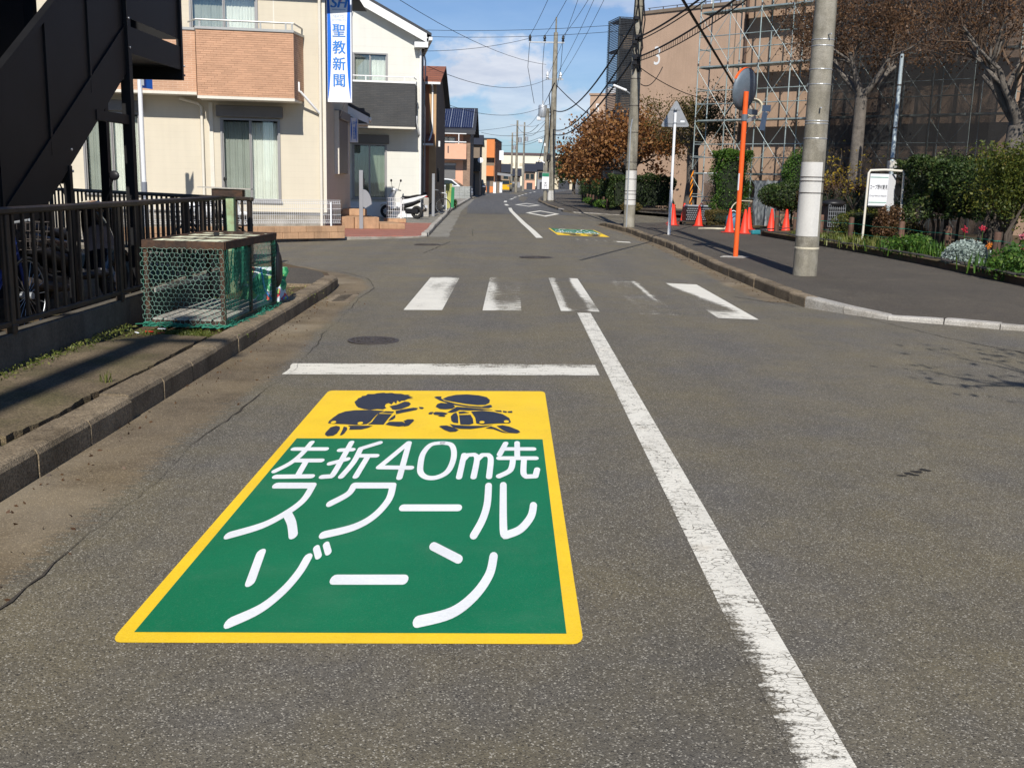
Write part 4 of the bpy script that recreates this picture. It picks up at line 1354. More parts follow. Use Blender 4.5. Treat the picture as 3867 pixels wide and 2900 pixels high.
# landing
zt = 2.69
part('landing_deck', MB().box(-1.0, yt, zt + 0.02, -0.021, yt + 1.9, zt + 0.05), M['black_steel'], t)
part('landing_beam', MB().box(-0.02, yt, zt, 0.02, yt + 1.95, zt + 0.28), M['black_steel'], t)
part('landing_beam', MB().box(-1.0, yt + 1.9, zt - 0.12, 0.0, yt + 1.95, zt + 0.10), M['black_steel'], t)
part('landing_panel', MB().box(-0.006, yt + 0.03, zt + 0.37, 0.006, yt + 1.9, zt + 1.7), M['black_steel'], t)
part('landing_panel', MB().box(-1.0, yt + 1.915, zt + 0.37, -0.02, yt + 1.93, zt + 1.7), M['black_steel'], t)
part('handrail', MB().box(-0.035, yt, zt + 1.7, 0.035, yt + 1.95, zt + 1.76), M['black_steel'], t)
for (x, y, z0) in ((0.0, yt + 0.05, 0.0), (0.0, yt + 1.92, zt - 0.12), (-1.0, yt + 0.05, 0.0), (-1.0, yt + 1.92, 0.0), (0.0, 2.3, 0.0)):
    w = 0.05 if z0 == 0 and y > 3 else 0.032
    part('post', MB().box(x - w, y - w, z0, x + w, y + w, zt + 1.5 if y > 3 else 2.3 * sl), M['black_steel'], t)
for (y, z) in ((yt + 0.05, zt + 0.05), (yt + 0.05, zt + 0.35), (yt + 1.92, zt + 0.05), (yt + 1.92, zt - 0.06), (2.3, 1.42), (2.3, 1.62)):
    part('bolt', MB().lathe([(0.012, 0), (0.012, 0.012), (0.0, 0.014)], 8, (0.045, y, z), ry=math.pi / 2), M['silver'], t)
part('cross_beam', MB().box(-0.03, 3.0, 1.93, 0.03, 3.9, 2.03), M['black_steel'], t)
part('cross_beam', MB().box(-1.0, 2.26, 1.30, 0.0, 2.34, 1.38), M['black_steel'], t)

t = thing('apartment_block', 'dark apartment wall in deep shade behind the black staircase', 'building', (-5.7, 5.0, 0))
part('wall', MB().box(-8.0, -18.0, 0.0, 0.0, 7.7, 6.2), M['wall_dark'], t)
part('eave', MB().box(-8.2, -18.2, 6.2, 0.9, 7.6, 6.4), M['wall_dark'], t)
for k in range(3):
    d = part('door', MB().box(0.0, -8 + 4 * k, 0.1, 0.03, -7.1 + 4 * k, 2.1), M['black_steel'], t)
    part('handle', MB().box(0.03, -7.3 + 4 * k, 1.0, 0.07, -7.25 + 4 * k, 1.15), M['galv'], d)

# ---- rubbish cage under green netting
CG = thing('rubbish_cage', 'rusty steel rubbish cage draped with green bird netting on the kerb', 'rubbish cage', (-2.533, 9.071, 0.075), -0.05)
cw_, cl_, ch_ = 0.68, 1.61, 0.77
for (x, y) in ((0, 0), (-cw_, 0), (0, cl_), (-cw_, cl_)):
    part('corner_post', MB().box(x - 0.02, y - 0.02, 0.0, x + 0.02, y + 0.02, ch_ - 0.02, 0.003), M['rust_steel'], CG)
part('middle_post', MB().box(-0.015, cl_ / 2 - 0.012, 0.03, 0.015, cl_ / 2 + 0.012, ch_ - 0.02), M['rust_steel'], CG)
for z0, z1 in ((0.02, 0.06),):
    part('bottom_frame', MB().box(-cw_, -0.022, z0, 0, 0.018, z1), M['rust_steel'], CG)
    part('bottom_frame', MB().box(-0.018, 0.02, z0, 0.022, cl_ - .02, z1), M['rust_steel'], CG)
    part('bottom_frame', MB().box(-cw_ - 0.022, 0.02, z0, -cw_ + 0.018, cl_ - .02, z1), M['rust_steel'], CG)
    part('bottom_frame', MB().box(-cw_, cl_ - 0.018, z0, 0, cl_ + 0.022, z1), M['rust_steel'], CG)
lid = part('lid_frame', MB().box(-cw_ - 0.03, -0.03, ch_ - 0.075, 0.03, -0.005, ch_, 0.003), M['rust_steel'], CG)
part('lid_rail', MB().box(0.008, -0.004, ch_ - 0.07, 0.034, cl_ + 0.01, ch_ + 0.002, 0.003), M['rust_steel'], lid)
part('lid_rail', MB().box(-cw_ - 0.034, -0.004, ch_ - 0.04, -cw_ - 0.008, cl_ + 0.01, ch_ + 0.002, 0.003), M['rust_steel'], lid)
part('lid_rail', MB().box(-cw_ - 0.03, cl_ + 0.012, ch_ - 0.04, 0.03, cl_ + 0.036, ch_ + 0.004, 0.003), M['rust_steel'], lid)
for i in range(7):
    x = -cw_ + 0.03 + i * (cw_ - 0.06) / 6
    part('lid_slat', MB().obox((x, cl_ / 2, ch_ - 0.018), (0.082, cl_ - 0.06, 0.012), ry=random.uniform(-.06, .06), rx=random.uniform(-.004, .004)), M['pale_slat'], lid)
for y in (0.45, 0.9, 1.3):
    part('lid_wire', MB().tube([(-cw_ + 0.01, y - .08, ch_ - 0.004), (-cw_ / 2, y, ch_ - 0.003), (0.01, y + .05, ch_ - 0.004)], 0.006, 6), M['rust_steel'], lid)
part('latch', MB().obox((-0.35, 0.9, ch_ + 0.015), (0.05, 0.03, 0.03), rz=0.5), M['black_plastic'], lid)
for i in range(6):
    x = -cw_ + 0.06 + i * 0.112
    part('floor_plank', MB().obox((x, cl_ / 2, 0.068), (0.092, cl_ - 0.06, 0.016), ry=random.uniform(-.03, .03)), M['weathered_wood'], CG)
part('side_board', MB().box(-cw_ + 0.012, 0.1, 0.30, -cw_ + 0.03, cl_ - 0.1, 0.34), M['weathered_wood'], CG)
# net made of real cords: hexagonal mesh
def hexnet(w, h, s, bulge, seed, r=0.0026, edge_noise=0.0):
    rn = random.Random(seed)
    segs = set()
    pts = {}
    a = s
    cols = int(w / (a * math.sqrt(3) / 1.0)) + 2
    rows = int(h / (1.5 * a)) + 2
    def key(x, y):
        return (round(x / (a * 0.1)), round(y / (a * 0.1)))
    for j in range(rows):
        for i in range(cols):
            cx = (i + 0.5 * (j % 2)) * a * math.sqrt(3)
            cy = j * 1.5 * a
            vs = [(cx + a * math.sin(R(60 * k)), cy + a * math.cos(R(60 * k))) for k in range(6)]
            if cx > w + a or cy > h + a:
                continue
            for k in range(6):
                p, q = vs[k], vs[(k + 1) % 6]
                if min(p[0], q[0]) < -0.06 or max(p[0], q[0]) > w + 0.02 or min(p[1], q[1]) < 0.0 or max(p[1], q[1]) > h:
                    continue
                kp, kq = key(*p), key(*q)
                pts.setdefault(kp, (p[0] + rn.uniform(-.34, .34) * a, p[1] + rn.uniform(-.34, .34) * a))
                pts.setdefault(kq, (q[0] + rn.uniform(-.22, .22) * a, q[1] + rn.uniform(-.22, .22) * a))
                segs.add((min(kp, kq), max(kp, kq)))
    b = MB()
    for kp, kq in segs:
        p, q = pts[kp], pts[kq]
        b.tube([bulge(*p), bulge(*q)], r, 4, cap=False)
    return b


fr = lambda x, z: (-cw_ - 0.02 + x, -0.035 - 0.02 * math.sin(x * 5) * math.sin(z * 4), 0.02 + z)
part('bird_net', hexnet(cw_ + 0.03, 0.70, 0.026, fr, 5, 0.0011), M['net_pale'], CG, kind='stuff', norm=False)
sd = lambda y, z: (0.036 + 0.012 * math.sin(y * 6), -0.03 + y, 0.02 + z)
part('bird_net', hexnet(cl_ + 0.02, 0.68, 0.026, sd, 6, 0.0011), M['net_green'], CG, kind='stuff', norm=False)
sd2 = lambda y, z: (-cw_ - 0.03 + 0.01 * math.sin(y * 5), y, 0.03 + z)
part('bird_net', hexnet(cl_, 0.70, 0.03, sd2, 8, 0.0011), M['net_green'], CG, kind='stuff', norm=False)
bk = lambda x, z: (-cw_ + x, cl_ + 0.03, 0.03 + z)
part('bird_net', hexnet(cw_, 0.68, 0.03, bk, 9, 0.0011), M['net_green'], CG, kind='stuff', norm=False)
# a folded hank of net hanging inside the back corner, bunched net along the foot
b = MB()
rn = random.Random(3)
for k in range(46):
    x = -0.32 + rn.uniform(-.07, .07)
    b.tube([(x, cl_ - 0.06 + rn.uniform(-.03, .03), 0.70), (x + rn.uniform(-.04, .04), cl_ - 0.08, 0.5), (x + rn.uniform(-.08, .03), cl_ - 0.08, 0.26 + rn.uniform(-.05, .12))], 0.006, 4, cap=False)
part('net_hank', b, M['net_green'], CG, kind='stuff', norm=False)
b = MB()
for k in range(150):
    if k < 85:
        x = rn.uniform(-cw_ - 0.04, 0.02)
        y = -0.05 + rn.gauss(0, 0.025)
        dx, dy = 0.09, 0.03
    else:
        x = 0.05 + rn.gauss(0, 0.018)
        y = rn.uniform(-0.05, cl_ + 0.05)
        dx, dy = 0.03, 0.09
    z = 0.012 + abs(rn.gauss(0, 0.014))
    b.tube([(x - dx * rn.random(), y - dy * rn.random(), z), (x, y, z + rn.uniform(0, .02)), (x + dx * rn.random(), y + dy * rn.random(), 0.01 + rn.uniform(0, .03))], 0.0035, 4, cap=False)
part('net_hem', b, M['net_green'], CG, kind='stuff', norm=False)
# green cloth-like dense net on the road side
b = MB()
for i in range(9):
    for j in range(9):
        b.v.append((0.012 + 0.006 * math.sin(i * 1.7 + j), 0.05 + i * 0.088, 0.16 + j * 0.065))
for i in range(8):
    for j in range(8):
        b.f.append((i * 9 + j, (i + 1) * 9 + j, (i + 1) * 9 + j + 1, i * 9 + j + 1))
m_ = netmat('net_dense', (0.010, 0.10, 0.06), 0.012, 0.36)
part('dense_net', b, m_, CG, norm=False)

# shopping bag
def bagmesh():
    b = MB()
    n, m = 16, 9
    for j in range(m):
        t = j / (m - 1)
        w = 0.20 * (1 - 0.18 * t) + 0.012 * math.sin(j * 2)
        d = 0.12 * (1 - 0.55 * t)
        for i in range(n):
            a = 2 * math.pi * i / n
            cx = math.copysign(abs(math.cos(a)) ** 0.5, math.cos(a))
            sy = math.copysign(abs(math.sin(a)) ** 0.5, math.sin(a))
            b.v.append((w * cx + 0.05 * t + 0.008 * math.sin(i * 3 + j), d * sy + 0.008 * math.sin(i * 2 + j * 2), 0.30 * t))
    for j in range(m - 1):
        for i in range(n):
            b.f.append((j * n + i, j * n + (i + 1) % n, (j + 1) * n + (i + 1) % n, (j + 1) * n + i))
    b.f.append(list(range(n))[::-1])
    b.f.append([(m - 1) * n + i for i in range(n)])
    return b


def bag_material():
    m = bpy.data.materials.new('bag_print')
    m.use_nodes = True
    t = NT(m.node_tree)
    tc = t.n('ShaderNodeTexCoord')
    n = t.noise(tc.outputs['Object'], 7.0, 2.0)
    n2 = t.noise(tc.outputs['Object'], 15.0, 1.0)
    c = t.ramp(n, [(0.36, (0.02, 0.22, 0.09)), (0.44, (0.10, 0.42, 0.16)), (0.5, (0.60, 0.66, 0.68)), (0.56, (0.60, 0.66, 0.68)), (0.6, (0.55, 0.05, 0.05)), (0.66, (0.06, 0.16, 0.50))], 'CONSTANT')
    c = t.mix(t.rng(n2, 0.62, 0.64), c, (0.30, 0.52, 0.12))
    b = t.n('ShaderNodeBsdfPrincipled', i_Base_Color=c, i_Roughness=0.45)
    t.n('ShaderNodeOutputMaterial', i_0=b)
    return m


bg = thing('shopping_bag', 'colourful green white and red plastic shopping bag beside the cage', 'bag', (-2.72, 11.3, 0.06), 0.35)
bg.scale = (1.25, 1.25, 1.25)
part('body', bagmesh(), bag_material(), bg, smooth=60)
for s in (-1, 1):
    part('handle', MB().tube([(-0.06 + .04, s * 0.05, 0.30), (-0.05 + .04, s * 0.075, 0.22), (-0.03 + .04, s * 0.10, 0.10), (0.0 + .06, s * 0.12, 0.03)], 0.009, 6), mat('handle_blue', (0.06, 0.22, 0.55), 0.5), bg)
t = thing('rubbish_sack', 'black plastic sack hanging from the back corner of the cage', 'sack', (-2.43, 10.74, 0.075))
part('sack', MB().ball((0, 0, 0.40), (0.055, 0.10, 0.20), 14, 10), M['black_plastic'], t, smooth=60)
part('knot', MB().tube([(-0.02, -0.03, 0.72), (0.0, 0.0, 0.64), (0, 0, 0.58)], [0.008, 0.02, 0.03], 8), M['black_plastic'], t, smooth=60)

# small litter on the soil next to the cage
for k, (x, y, c) in enumerate([(-3.1, 8.78, 'red_lens'), (-2.98, 8.72, 'cone_base'), (-3.18, 8.7, 'sign_white'), (-3.05, 8.95, 'sign_white')]):
    solo('litter', MB().obox((0, 0, 0.006), (0.07, 0.02, 0.008), rz=k * 1.1, b=0.002), M[c], ['red paper scrap lying on the soil before the cage', 'dark red scrap of litter before the cage', 'white paper scrap at the left before the cage', 'white scrap of litter nearest the cage corner'][k], 'litter', (x, y, 0.075))

# ------------------------------------------------------------------ two wheelers
def wheel(parent, c, R0, w, spokes=10, axis='x', thin=False):
    wq = part('wheel', MB().torus(c, R0 - w, w, 28, 8, axis), M['rubber'], parent, smooth=60)
    b = MB().torus(c, R0 - 2 * w, w * 0.35, 28, 6, axis)
    part('rim', b, M['galv'] if thin else M['black_plastic'], wq, smooth=60)
    b = MB()
    for k in range(spokes):
        a = 2 * math.pi * k / spokes
        d = (0, math.cos(a), math.sin(a)) if axis == 'x' else (math.cos(a), 0, math.sin(a))
        q = [c[i] + d[i] * (R0 - 2 * w) for i in range(3)]
        b.tube([c, q], 0.0025 if thin else 0.012, 4, cap=False)
    part('spokes', b, M['galv'] if thin else M['black_plastic'], wq)
    part('hub', MB().lathe([(0.03 if thin else 0.06, -0.05), (0.03 if thin else 0.06, 0.05)], 12, c, ry=math.pi / 2 if axis == 'x' else 0, rx=0 if axis == 'x' else math.pi / 2), M['galv'], wq)
    return wq


def make_scooter(name, label, loc, rz, body, body2, grp=None):
    """step-through scooter, nose towards +x, wheels on local y=0"""
    t = thing(name, label, 'scooter', loc, rz, grp)
    wheel(t, (0.62, 0, 0.235), 0.235, 0.05, 8, 'y')
    wheel(t, (-0.62, 0, 0.235), 0.235, 0.055, 8, 'y')
    def loft(secs, n=12):
        b = MB()
        for (x, zc, hw, hh, sk) in secs:
            for i in range(n):
                a = 2 * math.pi * i / n
                cx = math.copysign(abs(math.cos(a)) ** 0.7, math.cos(a))
                cz = math.copysign(abs(math.sin(a)) ** 0.7, math.sin(a))
                b.v.append((x + sk * cz * hh, hw * cx, zc + hh * cz))
        for j in range(len(secs) - 1):
            for i in range(n):
                b.f.append((j * n + i, j * n + (i + 1) % n, (j + 1) * n + (i + 1) % n, (j + 1) * n + i))
        b.f.append(list(range(n))[::-1])
        b.f.append([(len(secs) - 1) * n + i for i in range(n)])
        return b
    part('front_fender', loft([(0.86, 0.42, 0.05, 0.03, 0), (0.78, 0.50, 0.075, 0.04, 0), (0.62, 0.53, 0.08, 0.045, 0), (0.48, 0.50, 0.07, 0.04, 0)]), body, t, smooth=50)
    def loftz(secs, n=12):
        b = MB()
        for (z, xc, hx, hy) in secs:
            for i in range(n):
                a = 2 * math.pi * i / n
                b.v.append((xc + hx * math.cos(a), hy * math.sin(a), z))
        for j in range(len(secs) - 1):
            for i in range(n):
                b.f.append((j * n + i, j * n + (i + 1) % n, (j + 1) * n + (i + 1) % n, (j + 1) * n + i))
        b.f.append(list(range(n))[::-1])
        b.f.append([(len(secs) - 1) * n + i for i in range(n)])
        return b
    part('leg_shield', loftz([(0.30, 0.30, 0.08, 0.14), (0.45, 0.40, 0.06, 0.18), (0.62, 0.42, 0.06, 0.20), (0.80, 0.36, 0.07, 0.17), (0.95, 0.28, 0.07, 0.10)]), body, t, smooth=50)
    part('shield_trim', loftz([(0.48, 0.50, 0.06, 0.08), (0.62, 0.50, 0.07, 0.13), (0.80, 0.42, 0.06, 0.13), (0.94, 0.33, 0.05, 0.08)]), body, t, smooth=50)
    part('floorboard', MB().box(-0.18, -0.16, 0.27, 0.38, 0.16, 0.35, 0.03), M['black_plastic'], t)
    part('tail', loft([(-0.12, 0.56, 0.14, 0.14, 0), (-0.40, 0.62, 0.16, 0.13, 0), (-0.75, 0.74, 0.13, 0.07, 0), (-1.0, 0.83, 0.05, 0.025, 0)]), body, t, smooth=50)
    part('tail_side', loft([(-0.10, 0.44, 0.155, 0.10, 0), (-0.40, 0.52, 0.17, 0.09, 0), (-0.70, 0.62, 0.14, 0.05, 0)]), body2, t, smooth=50)
    part('seat', loft([(0.0, 0.70, 0.10, 0.04, 0), (-0.10, 0.74, 0.14, 0.06, 0), (-0.35, 0.75, 0.15, 0.055, 0), (-0.62, 0.81, 0.13, 0.05, 0), (-0.80, 0.84, 0.08, 0.03, 0)]), M['black_plastic'], t, smooth=50)
    part('engine', MB().box(-0.68, -0.09, 0.17, -0.18, 0.10, 0.36, 0.04), M['black_plastic'], t)
    part('exhaust', MB().tube([(-0.20, -0.13, 0.2), (-0.50, -0.15, 0.24), (-0.90, -0.15, 0.32)], [0.03, 0.05, 0.055], 10), M['iron'], t)
    part('rear_fender', MB().tube([(-0.86, 0, 0.55), (-0.96, 0, 0.42), (-1.0, 0, 0.30)], 0.03, 6), M['black_plastic'], t)
    part('number_plate', MB().obox((-1.0, 0, 0.45), (0.01, 0.16, 0.10), ry=0.3), M['sign_white'], t)
    part('tail_light', loft([(-0.86, 0.80, 0.09, 0.03, 0), (-1.02, 0.80, 0.04, 0.02, 0)]), M['red_lens'], t, smooth=50)
    hb = part('handlebar', MB().tube([(0.20, -0.33, 0.98), (0.28, -0.12, 1.0), (0.28, 0.12, 1.0), (0.20, 0.33, 0.98)], 0.017, 8), M['black_plastic'], t)
    part('headlight_cowl', loft([(0.20, 1.0, 0.10, 0.05, 0), (0.34, 1.0, 0.13, 0.07, 0), (0.42, 0.97, 0.07, 0.04, 0)]), body, t, smooth=50)
    for s in (-1, 1):
        mr = part('mirror', MB().ball((0.22, s * 0.36, 1.33), (0.025, 0.065, 0.05), 12, 8), M['black_plastic'], t, smooth=60)
        part('mirror_stalk', MB().tube([(0.24, s * 0.20, 1.0), (0.24, s * 0.28, 1.16), (0.23, s * 0.34, 1.30)], 0.008, 6), M['black_plastic'], mr)
    part('fork', MB().tube([(0.36, 0, 0.75), (0.60, 0, 0.26)], 0.035, 8), M['galv'], t)
    part('kick_stand', MB().tube([(-0.25, 0.13, 0.2), (-0.33, 0.18, 0.01)], 0.012, 6), M['galv'], t)
    return t


make_scooter('scooter', 'white and black scooter parked in front of the white house', (-3.95, 37.4, -0.004), R(180 - 22), M['white_paint_car'], M['black_plastic'])
make_scooter('scooter', 'white scooter behind the white mesh fence of the cream house', (-7.15, 25.25, -0.03), R(12), M['white_paint_car'], M['grey_panel'])
make_scooter('scooter', 'dark scooter with two mirrors parked in shade behind the brown railing', (-4.5, 10.65, 0.055), R(75), M['black_paint_car'], M['black_plastic'])


def make_bicycle(name, label, loc, rz, col, basket=True):
    t = thing(name, label, 'bicycle', loc, rz)
    r = 0.33
    wheel(t, (0.53, 0, r), r, 0.018, 20, 'y', True)
    wheel(t, (-0.53, 0, r), r, 0.018, 20, 'y', True)
    f = MB()
    for seg in ([(0.40, 0, 0.78), (-0.08, 0, 0.30)], [(0.40, 0, 0.70), (0.05, 0, 0.38)], [(-0.08, 0, 0.30), (-0.20, 0, 0.78)], [(-0.08, 0, 0.30), (-0.53, 0, r)], [(-0.18, 0, 0.70), (-0.53, 0, r)]):
        f.tube(seg, 0.016, 8)
    part('frame', f, col, t)
    part('fork', MB().tube([(0.36, 0, 0.92), (0.41, 0, 0.72), (0.53, 0, r)], 0.014, 8), col, t)
    part('handlebar', MB().tube([(0.16, -0.27, 0.98), (0.30, -0.18, 0.97), (0.36, 0, 0.94), (0.30, 0.18, 0.97), (0.16, 0.27, 0.98)], 0.012, 8), M['galv'], t)
    part('saddle', MB().ball((-0.22, 0, 0.83), (0.13, 0.08, 0.035), 12, 6), M['black_plastic'], t, smooth=60)
    part('seat_post', MB().tube([(-0.20, 0, 0.76), (-0.22, 0, 0.83)], 0.013, 6), M['galv'], t)
    part('crank', MB().lathe([(0.09, -0.005), (0.09, 0.005)], 16, (-0.08, -0.04, 0.30), rx=math.pi / 2), M['iron'], t)
    part('mudguard', MB().tube([(-0.53 + 0.355 * math.cos(a), 0, r + 0.355 * math.sin(a)) for a in np.linspace(0.2, 2.9, 12)], 0.018, 6), M['iron'], t)
    part('rack', MB().box(-0.78, -0.06, 0.70, -0.36, 0.06, 0.715), M['iron'], t)
    if basket:
        b = MB()
        for k in range(9):
            u = -0.14 + k * 0.035
            b.tube([(0.44, u, 0.72), (0.44, u * 1.15, 0.94)], 0.003, 4)
            b.tube([(0.68, u, 0.72), (0.72, u * 1.15, 0.94)], 0.003, 4)
        for zz in (0.72, 0.79, 0.86, 0.94):
            b.tube([(0.44, -0.15, zz), (0.70, -0.15, zz), (0.70, 0.15, zz), (0.44, 0.15, zz), (0.44, -0.15, zz)], 0.004, 4)
        part('basket', b, M['iron'], t)
    return t


make_bicycle('bicycle', 'black city bicycle leaning by the grey post near the driveway', (-3.35, 43.0, -0.004), R(8), M['black_paint_car'])
make_bicycle('bicycle', 'dark blue bicycle in the shade behind the brown railing', (-4.1, 8.1, 0.055), R(86), mat('bike_blue', (0.01, 0.03, 0.16), 0.4))
make_bicycle('bicycle', 'bicycle standing behind the side street railing near the green post', (-4.55, 15.6, -0.02), R(150), M['iron'])

# ---- white post with a sign edge, near the side street
t = thing('sign_post', 'white steel post with small blue sign turned edge on at the side street', 'sign post', (-8.3, 23.6, -0.15))
part('shaft', MB().tube([(0, 0, 0.0), (0, 0, 4.0)], 0.05, 14), M['white_steel'], t, smooth=40)
part('base_sleeve', MB().tube([(0, 0, 0.0), (0, 0, 1.35)], 0.062, 14), M['grey_steel'], t, smooth=40)
part('cap', MB().ball((0, 0, 4.0), (0.052, 0.052, 0.03)), M['white_steel'], t, smooth=60)
part('sign_plate', MB().obox((0.09, 0.16, 3.6), (0.42, 0.012, 0.40), rz=R(72)), M['sign_blue'], t)
part('bracket', MB().obox((0.04, 0.02, 3.6), (0.1, 0.03, 0.3)), M['galv'], t)
# ------------------------------------------------------------------ house building kit
def wall_holes(x0, x1, z0, z1, y0, y1, holes):
    xs = sorted({x0, x1, *[h[0] for h in holes], *[h[1] for h in holes]})
    zs = sorted({z0, z1, *[h[2] for h in holes], *[h[3] for h in holes]})
    b = MB()
    for xa, xb in zip(xs[:-1], xs[1:]):
        for za, zb in zip(zs[:-1], zs[1:]):
            cx, cz = (xa + xb) / 2, (za + zb) / 2
            if any(h[0] < cx < h[1] and h[2] < cz < h[3] for h in holes):
                continue
            b.box(xa, y0, za, xb, y1, zb)
    return b


def wavy(x0, x1, z0, z1, y, amp, n, seed):
    rn = random.Random(seed)
    b = MB()
    ph = rn.uniform(0, 6)
    N = n * 6
    for i in range(N + 1):
        u = i / N
        yy = y + amp * math.sin(u * n * 2 * math.pi + ph + 0.8 * math.sin(u * 9)) * (0.6 + 0.4 * math.sin(u * 23 + ph))
        b.v += [(x0 + (x1 - x0) * u, yy, z0), (x0 + (x1 - x0) * u, yy * 0.6 + y * 0.4, z1)]
    for i in range(N):
        b.f.append((2 * i, 2 * i + 2, 2 * i + 3, 2 * i + 1))
    return b


def window(parent, x0, x1, z0, z1, y=0.0, curtain='curtain', seed=1, panes=2, fold=14, sill=True, label=None):
    """sliding window set in a wall whose outer face is the plane y; curtain and dark room behind"""
    f = MB()
    w = 0.05
    f.box(x0, y - 0.035, z0, x1, y + 0.08, z0 + w)
    f.box(x0, y - 0.035, z1 - w, x1, y + 0.08, z1)
    f.box(x0, y - 0.034, z0 + w, x0 + w, y + 0.079, z1 - w)
    f.box(x1 - w, y - 0.034, z0 + w, x1, y + 0.079, z1 - w)
    wn = part('window', f, M['alu_frame'], parent, label)
    px = (x1 - x0 - 2 * w) / panes
    for k in range(panes):
        a = x0 + w + k * px
        yy = y + 0.02 + 0.03 * (k % 2)
        part('pane', MB().box(a + 0.02, yy - 0.003, z0 + w + 0.02, a + px - 0.02, yy + 0.003, z1 - w - 0.02), M['glass'], wn)
        s = MB()
        s.box(a, yy - 0.015, z0 + w, a + 0.03, yy + 0.015, z1 - w)
        s.box(a + px - 0.03, yy - 0.0149, z0 + w, a + px, yy + 0.0149, z1 - w)
        part('sash', s, M['alu_frame'], wn)
        cm = curtain if (k or curtain != 'curtain') else 'curtain_dim'
        part('curtain', wavy(a + 0.01, a + px - 0.01, z0 + w, z1 - w - 0.04, y + 0.17, 0.022, max(3, int(fold / panes)), seed + k), M[cm], wn, smooth=70, norm=False)
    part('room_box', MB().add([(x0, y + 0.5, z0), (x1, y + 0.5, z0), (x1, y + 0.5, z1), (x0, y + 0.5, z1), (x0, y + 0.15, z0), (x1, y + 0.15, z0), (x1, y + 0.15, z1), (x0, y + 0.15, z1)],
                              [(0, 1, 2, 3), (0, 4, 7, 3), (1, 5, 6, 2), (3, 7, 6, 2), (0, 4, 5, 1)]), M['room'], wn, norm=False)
    if sill:
        part('sill', MB().box(x0 - 0.03, y - 0.07, z0 - 0.04, x1 + 0.03, y - 0.002, z0 - 0.003), M['alu_frame'], wn)
    return wn


def shutter_box(parent, x0, x1, z0, z1, y=0.0, m='shutter_grey'):
    return part('shutter_box', MB().box(x0, y - 0.14, z0, x1, y - 0.002, z1, 0.012), M[m], parent)


def pipe(parent, pts, r=0.035, m='cream_trim', clips=True):
    p = part('downpipe', MB().tube(pts, r, 10), M[m], parent, smooth=50)
    return p


# ------------------------------------------------------------------ cream house with the brick balcony
H1 = thing('cream_house', 'cream sided house with a brick tiled balcony at the side street corner', 'house', (-5.03, 27.0, -0.03), R(8))
W1 = (-5.72, -4.32, 0.90, 2.90)
W2 = (-2.39, -0.91, 0.79, 2.84)
W3 = (-3.05, -1.40, 3.95, 6.0)
part('wall', wall_holes(-11.0, 0.22, 0.52, 6.3, 0.0, 0.14, [W1, W2, W3]), M['siding_cream'], H1)
part('foundation', MB().prism([(-11, 0.03), (0.19, 0.03), (0.72, 4.6), (-11, 4.6)], -0.05, 0.50), M['concrete'], H1)
part('foundation_trim', MB().prism([(-11, -0.015), (0.235, -0.015), (0.775, 4.64), (-11, 4.64)], 0.48, 0.52), M['shutter_grey'], H1)
part('end_wall', MB().prism([(0.06, 0.142), (0.235, 0.142), (0.76, 4.64), (0.55, 4.64)], 0.522, 6.3), M['siding_cream'], H1)
part('back_wall', MB().prism([(-11, 4.5), (0.55, 4.5), (0.55, 4.64), (-11, 4.64)], 0.522, 6.3), M['siding_cream'], H1)
part('corner_trim', MB().box(0.17, -0.012, 0.53, 0.245, 0.05, 6.3), M['cream_trim'], H1)
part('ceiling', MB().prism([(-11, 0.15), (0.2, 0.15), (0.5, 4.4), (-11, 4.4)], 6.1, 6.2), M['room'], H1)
rf = part('roof', MB().add([(-11.4, -0.5, 6.3), (0.75, -0.5, 6.3), (1.3, 5.1, 6.3), (-11.4, 5.1, 6.3), (-9.0, 2.3, 7.7), (-1.6, 2.3, 7.7)], [(0, 1, 5, 4), (1, 2, 5), (2, 3, 4, 5), (3, 0, 4), (0, 1, 2, 3)]), M['roof_dark'], H1)
part('gutter', MB().box(-11.4, -0.6, 6.2, 0.8, -0.5, 6.3), M['fascia_white'], rf)
window(H1, *W1, curtain='curtain', seed=3, fold=22)
window(H1, *W2, curtain='curtain', seed=5, fold=22)
window(H1, *W3, curtain='curtain', seed=8, fold=20)
for (a, b_) in ((-5.80, -4.24), (-2.47, -0.83)):
    shutter_box(H1, a, b_, 2.86 if a > -4 else 2.92, 3.14 if a > -4 else 3.18)
part('panel_joint', MB().box(-1.03, -0.004, 3.3, -1.0, 0.0, 6.2), M['cream_trim'], H1)
# balcony
BX0, BX1, BY = -2.78, -0.48, -0.90
bal = part('balcony', MB().box(BX0, BY + 0.012, 3.30, BX1, BY + 0.13, 4.83), M['mortar'], H1)
part('balcony_side', MB().prism([(BX1 - 0.12, BY + 0.132), (BX1 - 0.002, BY + 0.132), (-0.30, -0.002), (-0.42, -0.002)], 3.30, 4.84), M['brick_tan'], bal)
part('balcony_side', MB().prism([(BX0 + 0.002, BY + 0.132), (BX0 + 0.12, BY + 0.132), (BX0 + 0.08, -0.57), (BX0 - 0.04, -0.57)], 3.30, 4.83), M['brick_tan'], bal)
part('balcony_floor', MB().prism([(BX0 + 0.02, BY + 0.02), (BX1 - 0.02, BY + 0.02), (-0.34, -0.004), (BX0 - 0.02, -0.004)], 3.24, 3.299), M['cream_trim'], bal)
part('balcony_drip', MB().box(BX0 - 0.005, BY - 0.006, 3.235, BX1 + 0.005, BY + 0.016, 3.30), M['cream_trim'], bal)
part('balcony_cap', MB().box(BX0 - 0.02, BY - 0.03, 4.832, BX1 + 0.02, BY + 0.15, 4.90, 0.01), M['balcony_cap'], bal)
part('balcony_cap', MB().prism([(BX1 - 0.14, BY + 0.152), (BX1 + 0.02, BY + 0.152), (-0.27, -0.003), (-0.43, -0.003)], 4.842, 4.90), M['balcony_cap'], bal)
